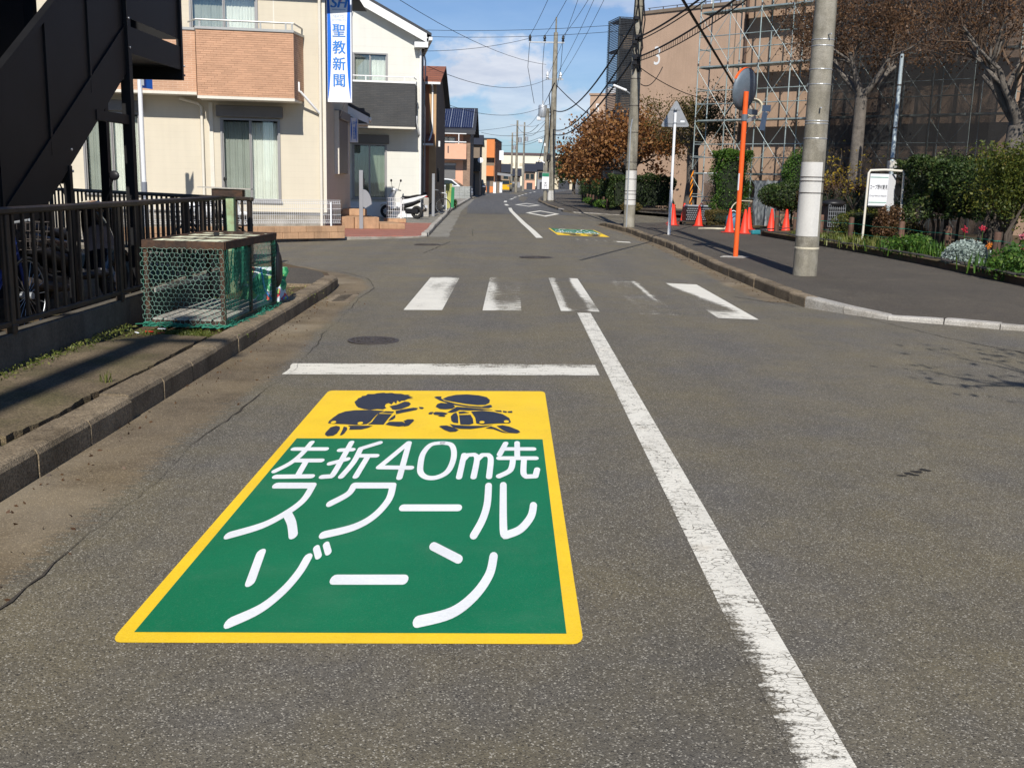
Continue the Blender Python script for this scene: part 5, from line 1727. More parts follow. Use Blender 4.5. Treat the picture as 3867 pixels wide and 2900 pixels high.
rl = part('balcony_rail', MB().tube([(BX0 - 0.25, -0.35, 5.06), (BX0, BY + 0.03, 5.06), (BX1, BY + 0.05, 5.06), (-0.33, -0.02, 5.06)], 0.022, 8), M['balcony_cap'], bal)
for s in (0.04, 0.33, 0.66, 0.92, 0.985):
    x = BX0 + s * (BX1 - BX0)
    part('rail_post', MB().box(x - 0.02, BY + 0.03, 4.90, x + 0.02, BY + 0.07, 5.05), M['balcony_cap'], rl)
# brick tiles of the balcony front, one by one
rows, bh = 30, 1.53 / 30
brick = {}
def brick_mesh(w):
    k = round(w, 3)
    if k not in brick:
        brick[k] = mesh_from('brick', MB().box(-w / 2, 0, -bh / 2 + 0.0025, w / 2, 0.014, bh / 2 - 0.0025, 0.0015))
        brick[k].materials.append(M['brick_piece'])
    return brick[k]
for j in range(rows):
    x = BX0
    first = 0.12 if j % 2 else 0.24
    first = [0.24, 0.10, 0.17][j % 3]
    while x < BX1 - 0.01:
        w = min(first if x == BX0 else 0.24, BX1 - x)
        if w > 0.02:
            part('brick', brick_mesh(w - 0.005), None, bal, loc=(x + w / 2, BY - 0.0 - random.uniform(0, 0.003), 3.30 + (j + 0.5) * bh))
        x += w
# second balcony, set back to the left
b2 = part('balcony', MB().box(-5.6, -0.62, 3.40, -2.84, -0.48, 4.83), M['brick_tan'], H1)
part('balcony_cap', MB().box(-5.62, -0.65, 4.832, -2.84, -0.45, 4.90, 0.01), M['balcony_cap'], b2)
part('balcony_drip', MB().box(-5.6, -0.635, 3.33, -2.84, -0.005, 3.398), M['cream_trim'], b2)
# pipes
pipe(H1, [(0.11, -0.06, 0.1), (0.11, -0.06, 6.2)], 0.04)
pipe(H1, [(-2.83, -0.05, 0.4), (-2.83, -0.05, 3.08), (-2.9, -0.06, 3.16), (-3.35, -0.08, 3.27)], 0.038)
pipe(H1, [(-0.47, BY + 0.45, 3.72), (-0.40, BY + 0.45, 3.72), (-0.40, BY + 0.45, 3.52), (-0.36, BY + 0.45, 3.50), (0.08, -0.07, 3.02)], 0.032, 'fascia_white')
part('conduit', MB().box(-2.66, -0.03, 0.55, -2.56, -0.002, 3.2), M['cream_trim'], H1)
# end wall fittings: point at fraction s of the end wall
def ew(s, out=0.0):
    return (0.235 + (0.76 - 0.235) * s + out * 0.993, 0.142 + 4.498 * s - out * 0.116)
ea = math.atan2(4.498, 0.525)
def ewbox(s0, s1, z0, z1, o0, o1, bev=0.0):
    L_ = math.hypot(4.498, 0.525)
    b = MB().box(0, 0, 0, (s1 - s0) * L_, o1 - o0, z1 - z0, bev)
    p = ew(s0, o1)
    m = Matrix.Translation((p[0], p[1], z0)) @ Matrix.Rotation(ea, 4, 'Z')
    return b.xform(m)
sh = part('shutter', ewbox(0.33, 0.74, 1.55, 2.98, 0.002, 0.11), M['shutter_grey'], H1, 'grey roller shutter')
for k in range(22):
    part('slat', ewbox(0.345, 0.73, 1.60 + k * 0.0625, 1.655 + k * 0.0625, 0.111, 0.120), M['shutter_grey'], sh)
part('shutter_box', ewbox(0.32, 0.75, 2.982, 3.22, 0.002, 0.19, 0.02), M['shutter_grey'], sh)
part('side_rail', ewbox(0.318, 0.332, 1.52, 3.20, 0.004, 0.13), M['cream_trim'], sh)
part('side_rail', ewbox(0.741, 0.755, 1.52, 2.98, 0.004, 0.13), M['cream_trim'], sh)
# porch roof at the back of the end wall
pr = part('porch_roof', MB().add([(0.72, 4.4, 3.55), (0.72, 5.7, 3.55), (1.38, 4.4, 3.22), (1.38, 5.7, 3.22), (0.72, 4.4, 3.63), (0.72, 5.7, 3.63), (1.38, 4.4, 3.30), (1.38, 5.7, 3.30)],
                                  [(0, 1, 3, 2), (4, 5, 7, 6), (0, 2, 6, 4), (1, 3, 7, 5), (2, 3, 7, 6), (0, 1, 5, 4)]), M['roof_dark'], H1)
part('porch_fascia', MB().add([(0.72, 4.38, 3.25), (1.34, 4.38, 3.02), (1.34, 4.38, 3.215), (0.72, 4.38, 3.52), (0.72, 4.42, 3.25), (1.34, 4.42, 3.02), (1.34, 4.42, 3.215), (0.72, 4.42, 3.52)], [(0, 1, 2, 3), (4, 5, 6, 7), (0, 1, 5, 4), (3, 2, 6, 7), (1, 2, 6, 5), (0, 3, 7, 4)]), M['fascia_white'], pr)
part('porch_gutter', MB().box(1.34, 4.35, 3.10, 1.42, 5.7, 3.20, 0.015), M['fascia_white'], pr)
part('porch_soffit', MB().box(0.76, 4.44, 2.98, 1.32, 5.65, 3.015), M['cream_trim'], pr)
part('back_wing', MB().prism([(-6, 4.645), (0.74, 4.645), (0.74, 7.4), (-6, 7.4)], -0.02, 6.3), M['siding_cream'], H1)

# ---- vertical newspaper shop sign
def sign_board(name, label, loc, rz, w, h, big):
    t = thing(name, label, 'sign', loc, rz)
    part('case', MB().box(-w / 2, 0.002, 0, w / 2, 0.14, h, 0.01), M['galv'], t)
    f = part('face', MB().box(-w / 2 + 0.006, -0.004, 0.006, w / 2 - 0.006, 0.002, h - 0.006), M['sign_white'], t)
    for s in (-1, 1):
        pl = []
        n = 24
        for k in range(n + 1):
            v = k / n
            zz = h * 0.02 + v * h * 0.96
            bow = 0.145 * w * math.sin(math.pi * min(1, max(0, v))) ** 0.7
            pl.append((s * (w / 2 - 0.035 - max(bow, 0.002)), zz))
        out = [(s * (w / 2 - 0.035), h * 0.98), (s * (w / 2 - 0.035), h * 0.02)]
        pts = pl + out
        b = MB().add([(x, -0.008, z) for x, z in pts], [list(range(len(pts)))])
        part('blue_side', b, M['sign_blue'], t, norm=False)
    return t


def put_text(body, size, parent, x, z, y, m, sx=1.0, offset=0.0, shear=0.0):
    me = text_mesh(body, size, offset, 0.001, shear)
    for v in me.vertices:
        v.co = Vector((v.co.x * sx + x, y - v.co.z, v.co.y + z))
    me.update()
    me.materials.append(m)
    o = bpy.data.objects.new('lettering', me)
    COL.objects.link(o)
    o.parent = parent
    return o


S1 = sign_board('shop_sign', 'tall white and blue vertical newspaper shop sign on the cream house', (-4.485, 27.3, 3.29), R(2), 0.65, 3.0, True)
for k, ch in enumerate('聖教新聞'):
    for q_ in range(3):
        put_text(ch, 0.345, S1, (q_ - 1) * 0.006, 1.74 - 0.405 * k, -0.010 - 0.0015 * q_, M['text_blue'])
put_text('SEIKYO', 0.085, S1, 0.0, 2.105, -0.010, M['text_pale'], 1.0)
put_text('SHIMBUN', 0.085, S1, 0.0, 2.02, -0.010, M['text_pale'], 1.0)
for q_ in range(3):
    put_text('SH', 0.34, S1, -0.01 + (q_ - 1) * 0.012, 2.42, -0.010 - 0.0015 * q_, M['text_blue'], 1.05, 0.0, 0.25)
part('logo_accent', MB().obox((0.05, -0.012, 2.50), (0.05, 0.003, 0.10), ry=0.25), M['sign_orange'], S1)
part('logo_underline', MB().box(-0.17, -0.012, 2.255, 0.17, -0.009, 2.285), M['text_pale'], S1)
for z in (0.5, 1.5, 2.6):
    part('bracket', MB().tube([(-0.32, 0.07, z), (-0.46, 0.07, z - 0.02)], 0.014, 6), M['galv'], S1)
part('stay_rod', MB().tube([(0.12, 0.07, 0.0), (-0.10, 0.9, -0.28)], 0.008, 6), M['galv'], S1)
S2 = sign_board('shop_sign', 'small blue and white newspaper sign box under the porch roof', (-4.72, 31.25, 2.42), R(2), 0.24, 0.72, False)
for k, ch in enumerate('聖教新聞'):
    put_text(ch, 0.09, S2, 0.02, 0.40 - 0.09 * k, -0.010, M['text_blue'])
put_text('SH', 0.12, S2, 0.02, 0.56, -0.010, M['text_blue'], 1.0, 0.0, 0.25)

# ---- planter wall, mesh fence, steps, gate posts
pw = thing('block_wall', 'low tan block wall under the white mesh fence of the cream house', 'wall', (-4.05, 25.15, -0.04), R(35) + math.pi)
blk = mesh_from('block', MB().box(0.003, -0.06, 0.0, 0.397, 0.06, 0.146, 0.006))
blk.materials.append(M['tan_block'])
half = mesh_from('block', MB().box(0.003, -0.06, 0.0, 0.197, 0.06, 0.146, 0.006))
half.materials.append(M['tan_block'])
for r_ in range(2):
    x = 0.0
    if r_:
        part('block', half, None, pw, loc=(0, 0, 0.15))
        x = 0.2
    for k in range(14):
        part('block', blk, None, pw, loc=(x + 0.4 * k, 0, 0.15 * r_))
mf = thing('mesh_fence', 'white wire mesh fence on the tan block wall', 'fence', (-4.05, 25.15, 0.26), R(35) + math.pi)
b = MB()
L_ = 5.6
for k in range(int(L_ / 0.052)):
    x = 0.1 + k * 0.052
    b.tube([(x, 0.0, 0.06), (x, -0.025, 0.10), (x, 0.0, 0.14), (x, 0.0, 0.52), (x, -0.025, 0.56), (x, 0.0, 0.60)], 0.0035, 4, cap=False)
for z in (0.06, 0.10, 0.14, 0.26, 0.40, 0.52, 0.56, 0.60):
    y = -0.025 if z in (0.10, 0.56) else 0.0
    b.tube([(0.08, y, z), (L_, y, z)], 0.0045, 4)
part('wire_mesh', b, M['white_steel'], mf, norm=False, kind='stuff')
for x in (0.35, 2.35, 4.35):
    part('post', MB().tube([(x, 0.03, -0.02), (x, 0.03, 0.56)], 0.022, 8), M['white_steel'], mf)
st = thing('steps', 'tan block entrance steps in front of the cream house porch', 'steps', (-3.85, 29.9, -0.01), R(20))
part('step', MB().box(-0.05, -0.55, 0.0, 0.68, 0.9, 0.155, 0.01), M['tan_block'], st)
part('step', MB().box(-0.75, -0.5, 0.0, -0.06, 0.95, 0.33, 0.01), M['tan_block'], st)
part('step', MB().box(-1.5, -0.42, 0.0, -0.76, 1.0, 0.33, 0.01), M['tan_block'], st)
part('porch_block', MB().box(-1.5, 0.5, 0.332, -0.2, 1.6, 0.52, 0.01), M['tan_block'], st)
for (lab, loc, rz, mail) in (('grey aluminium gate post with a mailbox beside the tan steps', (-4.22, 29.25, -0.01), 0.1, True), ('slim grey gate post beside the bicycle and low white block', (-3.02, 40.2, -0.005), 0.1, False)):
    t = thing('gate_post', lab, 'gate post', loc, rz)
    part('shaft', MB().box(-0.055, -0.05, 0.0, 0.055, 0.05, 1.62, 0.008), M['grey_panel'], t)
    part('intercom', MB().box(0.056, -0.06, 1.20, 0.10, 0.0, 1.38, 0.005), M['black_plastic'], t)
    if mail:
        pl = [(0.056, 0.62), (0.056, 1.10)] + [(0.056 + 0.24 * math.sin(a), 0.66 + 0.44 * math.cos(a)) for a in np.linspace(0.3, 1.5, 8)] + [(0.12, 0.58)]
        part('mailbox', MB().extr(pl, 'y', -0.06, 0.10), M['grey_panel'], t)
mf2 = thing('mesh_fence', 'short white mesh fence panel in front of the white and black scooter', 'fence', (-4.05, 33.9, 0.02), R(4))
b = MB()
for k in range(10):
    b.tube([(k * 0.06, 0, 0.12), (k * 0.06, 0, 0.76)], 0.006, 4)
for z in (0.12, 0.2, 0.34, 0.5, 0.64, 0.76):
    b.tube([(-0.02, 0, z), (0.56, 0, z)], 0.006, 4)
part('wire_mesh', b, M['white_steel'], mf2, norm=False)
part('post', MB().tube([(0.45, 0.02, -0.03), (0.45, 0.02, 0.76)], 0.02, 8), M['white_steel'], mf2)
part('kerb_block', MB().box(-0.1, -0.07, -0.03, 0.62, 0.07, 0.10, 0.01), M['tan_block'], mf2)
solo('low_pillar', MB().box(-0.16, -0.2, 0, 0.16, 0.2, 0.72, 0.02), M['kerb_pale'], 'low pale concrete pillar behind the tail of the white and black scooter', 'pillar', (-3.30, 39.6, -0.01), R(5))

# ------------------------------------------------------------------ white gabled house
H2 = thing('white_house', 'white gabled house with a charcoal balcony behind the scooter', 'house', (-3.65, 38.5, -0.02), R(8))
V1 = (-2.20, -0.95, 0.68, 2.63)
V2 = (-2.17, -0.92, 4.05, 5.80)
part('wall', wall_holes(-7.5, 0.30, 0.0, 6.0, 0.0, 0.14, [V1, V2]), M['siding_white'], H2)
gable = [(-7.5, 6.001), (0.30, 6.001), (0.30, 6.45), (-3.6, 8.43), (-7.5, 6.45)]
part('gable_wall', MB().extr(gable, 'y', 0.0, 0.14), M['siding_white'], H2)
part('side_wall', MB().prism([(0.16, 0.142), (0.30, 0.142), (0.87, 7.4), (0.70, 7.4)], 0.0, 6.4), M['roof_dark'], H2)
part('side_band', MB().prism([(0.60, 4.6), (0.66, 4.6), (0.885, 7.42), (0.86, 7.42)], 0.0, 6.4), M['grey_panel'], H2)
for (y0, y1, z0, z1) in ((2.0, 4.0, 5.2, 6.0), (2.0, 4.0, 2.3, 2.9), (5.2, 6.6, 4.4, 5.6)):
    xa, xb = 0.30 + (y0 - .142) * 0.0785 + 0.03, 0.30 + (y1 - .142) * 0.0785 + 0.03
    q = part('side_window', MB().prism([(xa - 0.04, y0), (xa, y0), (xb, y1), (xb - 0.04, y1)], z0, z1), M['tinted'], H2)
part('back_wall', MB().prism([(-7.5, 7.26), (0.70, 7.26), (0.70, 7.4), (-7.5, 7.4)], 0.0, 6.4), M['siding_white'], H2)
def roof_slope(x0, z0, x1, z1, y0, y1, th):
    return MB().add([(x0, y0, z0), (x1, y0, z1), (x1, y1, z1), (x0, y1, z0), (x0, y0, z0 + th), (x1, y0, z1 + th), (x1, y1, z1 + th), (x0, y1, z0 + th)], [(0, 1, 2, 3), (4, 5, 6, 7), (0, 1, 5, 4), (1, 2, 6, 5), (2, 3, 7, 6), (3, 0, 4, 7)])
rf = part('roof', roof_slope(-3.6, 8.55, 0.62, 6.42, -0.42, 7.8, 0.09), M['roof_dark'], H2)
part('roof_slope', roof_slope(-7.9, 6.40, -3.602, 8.55, -0.42, 7.8, 0.09), M['roof_dark'], rf)
part('barge_board', roof_slope(-3.6, 8.22, 0.45, 6.19, -0.40, -0.36, 0.325), M['fascia_white'], rf)
part('barge_board', roof_slope(-7.7, 6.16, -3.602, 8.22, -0.40, -0.36, 0.325), M['fascia_white'], rf)
part('soffit', roof_slope(-3.6, 8.40, 0.50, 6.34, -0.358, -0.004, 0.02), M['fascia_white'], rf)
part('eave_end', MB().box(0.02, -0.40, 6.02, 0.50, -0.004, 6.20), M['fascia_white'], rf)
part('gutter', MB().box(0.52, -0.42, 6.25, 0.66, 7.8, 6.38, 0.02), M['fascia_white'], rf)
part('side_fascia', MB().box(0.40, -0.3, 6.02, 0.50, 7.6, 6.24), M['grey_panel'], rf)
window(H2, *V1, curtain='curtain_green', seed=11, fold=18)
window(H2, *V2, curtain='curtain', seed=14, fold=20)
shutter_box(H2, -2.28, -0.87, 2.64, 2.95)
bal = part('balcony', MB().box(-5.0, -0.90, 3.22, 0.04, -0.76, 4.70), M['brick_charcoal'], H2)
part('balcony_side', MB().prism([(-0.10, -0.758), (0.036, -0.758), (0.14, -0.002), (0.0, -0.002)], 3.22, 4.70), M['brick_charcoal'], bal)
part('balcony_floor', MB().box(-5.0, -0.88, 3.16, 0.0, -0.004, 3.218), M['cream_trim'], bal)
part('balcony_drip', MB().box(-5.0, -0.915, 3.155, 0.05, -0.882, 3.219), M['cream_trim'], bal)
part('balcony_cap', MB().box(-5.0, -0.93, 4.702, 0.06, -0.73, 4.77, 0.01), M['fascia_white'], bal)
rl = part('balcony_rail', MB().tube([(-5.0, -0.83, 4.93), (-0.02, -0.83, 4.93), (0.10, -0.1, 4.93)], 0.02, 8), M['fascia_white'], bal)
for x in (-1.7, -0.35):
    part('rail_post', MB().box(x - 0.015, -0.845, 4.77, x + 0.015, -0.815, 4.925), M['fascia_white'], rl)
pipe(H2, [(0.55, -0.2, 6.27), (0.42, -0.12, 6.12), (0.26, -0.06, 6.0), (0.26, -0.06, 0.1)], 0.042, 'fascia_white')
pipe(H2, [(0.03, -0.5, 3.62), (0.10, -0.5, 3.62), (0.10, -0.5, 3.42), (0.22, -0.1, 3.0)], 0.035, 'fascia_white')
part('lower_panel', MB().box(-2.9, -0.012, 0.02, 0.05, -0.003, 0.55), M['fascia_white'], H2)

# ------------------------------------------------------------------ brown shingled house
H3 = thing('brown_house', 'brown house with reddish shingle roof behind the white house', 'house', (-3.36, 46.0, -0.02), 0.0)
part('front_wall', MB().box(-6.0, 0.0, 0.0, 0.0, 0.15, 5.55), M['house_ochre'], H3)
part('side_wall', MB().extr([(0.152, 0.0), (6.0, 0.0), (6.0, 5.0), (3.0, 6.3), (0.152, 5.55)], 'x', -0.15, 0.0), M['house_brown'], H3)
part('trim_panel', MB().box(-0.55, -0.02, 0.0, -0.30, -0.002, 5.5), mat('house_red', (0.34, 0.14, 0.075), 0.8), H3)
rf = part('roof', MB().add([(-6, -0.35, 5.48), (0.22, -0.35, 5.48), (0.22, 3.0, 6.42), (-6, 3.0, 6.42), (-6, -0.35, 5.56), (0.22, -0.35, 5.56), (0.22, 3.0, 6.50), (-6, 3.0, 6.50)], [(0, 1, 2, 3), (4, 5, 6, 7), (0, 1, 5, 4), (1, 2, 6, 5), (2, 3, 7, 6), (3, 0, 4, 7)]), M['shingle'], H3)
part('roof_back', MB().add([(-6, 3.0, 6.42), (0.22, 3.0, 6.42), (0.22, 6.6, 4.85), (-6, 6.6, 4.85), (-6, 3.0, 6.50), (0.22, 3.0, 6.50), (0.22, 6.6, 4.93), (-6, 6.6, 4.93)], [(0, 1, 2, 3), (4, 5, 6, 7), (0, 1, 5, 4), (1, 2, 6, 5), (2, 3, 7, 6), (3, 0, 4, 7)]), M['roof_dark'], rf)
part('gutter', MB().box(-6, -0.45, 5.40, 0.2, -0.35, 5.50, 0.01), M['fascia_white'], rf)
pent = part('pent_roof', MB().add([(-3, -0.9, 2.9), (-0.05, -0.9, 2.9), (-0.05, -0.003, 3.28), (-3, -0.003, 3.28), (-3, -0.9, 2.98), (-0.05, -0.9, 2.98), (-0.05, -0.003, 3.36), (-3, -0.003, 3.36)], [(0, 1, 2, 3), (4, 5, 6, 7), (0, 1, 5, 4), (1, 2, 6, 5), (2, 3, 7, 6), (3, 0, 4, 7)]), M['shingle'], H3)
part('gutter', MB().box(-3, -0.98, 2.83, -0.04, -0.9, 2.92, 0.01), M['fascia_white'], pent)
pipe(H3, [(-0.16, -0.4, 5.4), (-0.16, -0.06, 5.2), (-0.16, -0.06, 3.5), (-0.22, -0.5, 3.15), (-0.25, -0.85, 2.95)], 0.04, 'fascia_white')
part('vent_hood', MB().box(0.001, 1.2, 2.85, 0.10, 1.45, 3.1, 0.01), M['fascia_white'], H3)
part('meter_box', MB().box(0.001, 1.0, 1.3, 0.08, 1.4, 1.9), M['black_plastic'], H3)

# ------------------------------------------------------------------ pink house with solar roof
H4 = thing('pink_house', 'salmon pink house with dark roof and solar panels further up the street', 'house', (-3.45, 85.0, -0.05), 0.0)
part('wall', wall_holes(-5.5, 0.0, 0.0, 5.35, 0.0, 0.2, [(-2.35, -1.2, 3.6, 4.8)]), M['house_pink'], H4)
part('stone_strip', MB().box(-0.55, -0.03, 0.0, 0.02, -0.002, 5.3), brickmat('stone_tile', (0.30, 0.20, 0.14), (0.24, 0.16, 0.11), (0.2, 0.14, 0.1), 0.3, 0.12, 0.01), H4)
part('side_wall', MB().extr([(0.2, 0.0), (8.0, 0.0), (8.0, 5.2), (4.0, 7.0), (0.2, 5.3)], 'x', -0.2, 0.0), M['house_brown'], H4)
rf = part('roof', MB().add([(-5.7, -0.7, 5.2), (0.45, -0.7, 5.2), (0.45, 4.0, 7.2), (-5.7, 4.0, 7.2), (-5.7, -0.7, 5.35), (0.45, -0.7, 5.35), (0.45, 4.0, 7.35), (-5.7, 4.0, 7.35)], [(0, 1, 2, 3), (4, 5, 6, 7), (0, 1, 5, 4), (1, 2, 6, 5), (2, 3, 7, 6), (3, 0, 4, 7)]), M['roof_dark'], H4)
part('roof_back', MB().add([(-5.7, 4.0, 7.2), (0.45, 4.0, 7.2), (0.45, 8.7, 5.1), (-5.7, 8.7, 5.1), (-5.7, 4.0, 7.35), (0.45, 4.0, 7.35), (0.45, 8.7, 5.25), (-5.7, 8.7, 5.25)], [(0, 1, 2, 3), (4, 5, 6, 7), (0, 1, 5, 4), (1, 2, 6, 5), (2, 3, 7, 6), (3, 0, 4, 7)]), M['roof_dark'], rf)
part('fascia', MB().box(-5.7, -0.82, 5.0, 0.42, -0.7, 5.3), M['roof_dark'], rf)
sa = math.atan2(2.0, 4.7)
for k in range(3):
    x0 = -2.55 + k * 0.92
    sp = part('solar_panel', MB().obox((x0 + 0.44, 1.55, 6.37), (0.88, 4.3, 0.05), rx=sa), M['solar'], rf)
    for q in range(1, 5):
        part('cell_line', MB().obox((x0 + 0.44 - 0.44 + q * 0.176, 1.55 - 0.012, 6.40), (0.012, 4.2, 0.01), rx=sa), M['solar_line'], sp)
    part('panel_edge', MB().obox((x0 + 0.9, 1.55, 6.395), (0.04, 4.3, 0.06), rx=sa), M['solar_line'], sp)
window(H4, -2.35, -1.2, 3.6, 4.8, seed=21, fold=8, sill=False)
bal = part('balcony', MB().box(-5.0, -1.0, 3.05, -0.25, -0.9, 4.25), M['house_pink'], H4)
part('balcony_slot', MB().box(-1.75, -1.02, 3.5, -1.66, -1.001, 4.05), M['roof_dark'], bal)
part('balcony_side', MB().box(-0.35, -0.9, 3.05, -0.25, -0.03, 4.25), M['house_pink'], bal)
part('balcony_floor', MB().box(-5.0, -0.98, 2.98, -0.27, -0.03, 3.048), M['roof_dark'], bal)
rl = part('balcony_rail', MB().box(-5.0, -0.97, 4.35, -0.27, -0.93, 4.42), M['fascia_white'], bal)
part('balcony_rail', MB().box(-5.0, -0.97, 5.0, -0.27, -0.93, 5.06), M['fascia_white'], bal)
part('rail_post', MB().box(-0.9, -0.97, 4.25, -0.84, -0.93, 5.0), M['fascia_white'], bal)
part('garage_shutter', MB().box(-2.3, -0.04, 0.1, -1.15, -0.003, 2.55), M['shutter_grey'], H4)
part('shutter_box', MB().box(-2.35, -0.10, 2.551, -1.10, -0.003, 2.72), M['alu_frame'], H4)

# ------------------------------------------------------------------ dark and orange buildings beyond
H5 = thing('dark_house', 'narrow dark grey house squeezed between the pink and orange buildings', 'house', (-3.0, 96.0, -0.05), 0.0)
part('wall', MB().box(-4, 0, 0, 0, 7, 4.6), M['house_brown'], H5)
part('roof', MB().extr([(-0.3, 4.6), (7.3, 4.6), (3.5, 5.6)], 'x', -4.2, 0.25), M['roof_dark'], H5)
part('balcony', MB().box(-1.8, -0.7, 2.2, 0.15, -0.002, 3.4), M['black_paint_car'], H5)
part('satellite_dish', MB().lathe([(0.0, 0.05), (0.15, 0.03), (0.25, 0.0), (0.25, -0.01), (0.0, 0.03)], 16, (0.1, -0.85, 3.2), rx=1.3), M['white_steel'], H5)
part('door', MB().box(-1.2, -0.03, 0.05, -0.4, -0.002, 2.0), M['roof_dark'], H5)
H6 = thing('orange_building', 'flat roofed building with orange panels and beige side in the distance', 'building', (-2.15, 125.0, -0.08), R(-3))
part('beige_block', MB().box(-2.6, 0.02, 0, -0.95, 12, 6.25), M['house_cream'], H6)
part('front_wall', MB().box(-0.948, 0.6, 0, 0.0, 12.2, 6.2), M['house_brown'], H6)
part('upper_panel', MB().box(-0.945, -0.1, 4.1, 0.0, 0.598, 6.22), M['house_orange'], H6)
part('balcony', MB().box(-0.945, -0.1, 1.95, -0.05, 0.0, 3.15), M['house_orange'], H6)
part('side_panel', MB().box(0.003, 0.2, 0.0, 0.06, 12.3, 6.2), mat('house_rust', (0.30, 0.115, 0.05), 0.8), H6)
part('roof_cap', MB().box(-2.65, -0.15, 6.251, 0.1, 12.4, 6.36), M['roof_dark'], H6)
part('entrance_panel', MB().box(-0.945, -0.05, 0.0, -0.05, 0.05, 0.75), M['house_orange'], H6)
for k in range(4):
    part('side_post', MB().box(0.061, 1.0 + k * 2.6, 0.2, 0.10, 1.2 + k * 2.6, 4.0), M['roof_dark'], H6)
cp = thing('carport', 'grey flat roofed carport beside the orange building', 'carport', (-1.55, 131.0, -0.06), R(-6))
part('roof', MB().obox((0.2, 1.5, 2.25), (2.6, 5.0, 0.12), ry=0.09), M['grey_panel'], cp)
part('fascia', MB().obox((0.2, -1.0, 2.2), (2.6, 0.06, 0.3), ry=0.09), M['grey_panel'], cp)
for x in (-0.9, 1.35):
    part('post', MB().box(x - 0.04, -0.6, 0, x + 0.04, -0.52, 2.2), M['roof_dark'], cp)
solo('wall_sign', MB().box(-0.25, -0.04, 0, 0.25, 0.04, 1.1, 0.01), M['sign_white'], 'small white vertical sign on the far edge of the orange building', 'sign', (-1.32, 124.5, 3.75))

# ---- street side clutter by the pink house
bw = thing('block_wall', 'grey cinder block wall in front of the white car', 'wall', (-5.2, 80.0, -0.05))
for r_ in range(4):
    for k in range(5):
        part('block', MB().box(k * 0.4 + 0.003, 0, r_ * 0.235 + 0.003, k * 0.4 + 0.397, 0.14, r_ * 0.235 + 0.232, 0.006), M['cinder'], bw)
part('return_wall', MB().box(1.86, 0.141, 0.0, 2.0, 4.0, 0.94), M['cinder'], bw)


def make_car(name, label, loc, rz, paint_m, L_=3.9, W_=1.62, H_=1.5, grp=None):
    t = thing(name, label, 'car', loc, rz, grp)
    prof = [(-L_ / 2, 0.32), (-L_ / 2, 0.75), (-L_ / 2 + 0.15, 0.92), (-L_ * 0.40, 0.98), (L_ * 0.20, 0.96), (L_ * 0.42, 0.86), (L_ / 2, 0.70), (L_ / 2, 0.32)]
    part('body', MB().extr([(x, z) for x, z in prof], 'y', -W_ / 2, W_ / 2), paint_m, t, smooth=30)
    cab = [(-L_ * 0.46, 0.95), (-L_ * 0.38, H_ - 0.06), (-L_ * 0.25, H_), (L_ * 0.02, H_), (L_ * 0.12, H_ - 0.07), (L_ * 0.30, 0.93)]
    part('cabin', MB().extr(cab, 'y', -W_ / 2 + 0.10, W_ / 2 - 0.10), paint_m, t, smooth=30)
    win = [(-L_ * 0.42, 1.0), (-L_ * 0.355, H_ - 0.10), (L_ * 0.02, H_ - 0.09), (L_ * 0.10, H_ - 0.13), (L_ * 0.24, 0.99)]
    for s in (-1, 1):
        y = s * (W_ / 2 - 0.095)
        part('side_window', MB().extr(win, 'y', y - 0.004, y + 0.004), M['tinted'], t)
    part('windscreen', MB().add([(L_ * 0.303, -W_ / 2 + 0.16, 0.96), (L_ * 0.303, W_ / 2 - 0.16, 0.96), (L_ * 0.125, W_ / 2 - 0.2, H_ - 0.085), (L_ * 0.125, -W_ / 2 + 0.2, H_ - 0.085)], [(0, 1, 2, 3)]), M['tinted'], t)
    part('rear_window', MB().add([(-L_ * 0.462, -W_ / 2 + 0.2, 1.0), (-L_ * 0.462, W_ / 2 - 0.2, 1.0), (-L_ * 0.387, W_ / 2 - 0.24, H_ - 0.1), (-L_ * 0.387, -W_ / 2 + 0.24, H_ - 0.1)], [(0, 1, 2, 3)]), M['tinted'], t)
    for sx in (-0.31, 0.31):
        for s in (-1, 1):
            c = (L_ * sx, s * (W_ / 2 - 0.07), 0.30)
            w = part('wheel', MB().torus(c, 0.21, 0.09, 20, 8, 'y'), M['rubber'], t, smooth=50)
            part('rim', MB().lathe([(0.17, -0.07), (0.17, 0.07)], 14, c, rx=math.pi / 2), M['silver'], w)
    for s in (-1, 1):
        part('headlight', MB().obox((L_ / 2 - 0.05, s * (W_ / 2 - 0.22), 0.72), (0.14, 0.3, 0.13), b=0.02), M['silver'], t)
        part('tail_light', MB().obox((-L_ / 2 + 0.02, s * (W_ / 2 - 0.15), 0.85), (0.1, 0.18, 0.25), b=0.02), M['red_lens'], t)
        part('door_mirror', MB().obox((L_ * 0.14, s * (W_ / 2 + 0.04), 1.0), (0.12, 0.2, 0.13), b=0.03), paint_m, t)
    part('bumper', MB().box(L_ / 2 - 0.02, -W_ / 2 + 0.05, 0.22, L_ / 2 + 0.04, W_ / 2 - 0.05, 0.5, 0.03), paint_m, t)
    part('bumper', MB().box(-L_ / 2 - 0.04, -W_ / 2 + 0.05, 0.22, -L_ / 2 + 0.02, W_ / 2 - 0.05, 0.5, 0.03), paint_m, t)
    return t


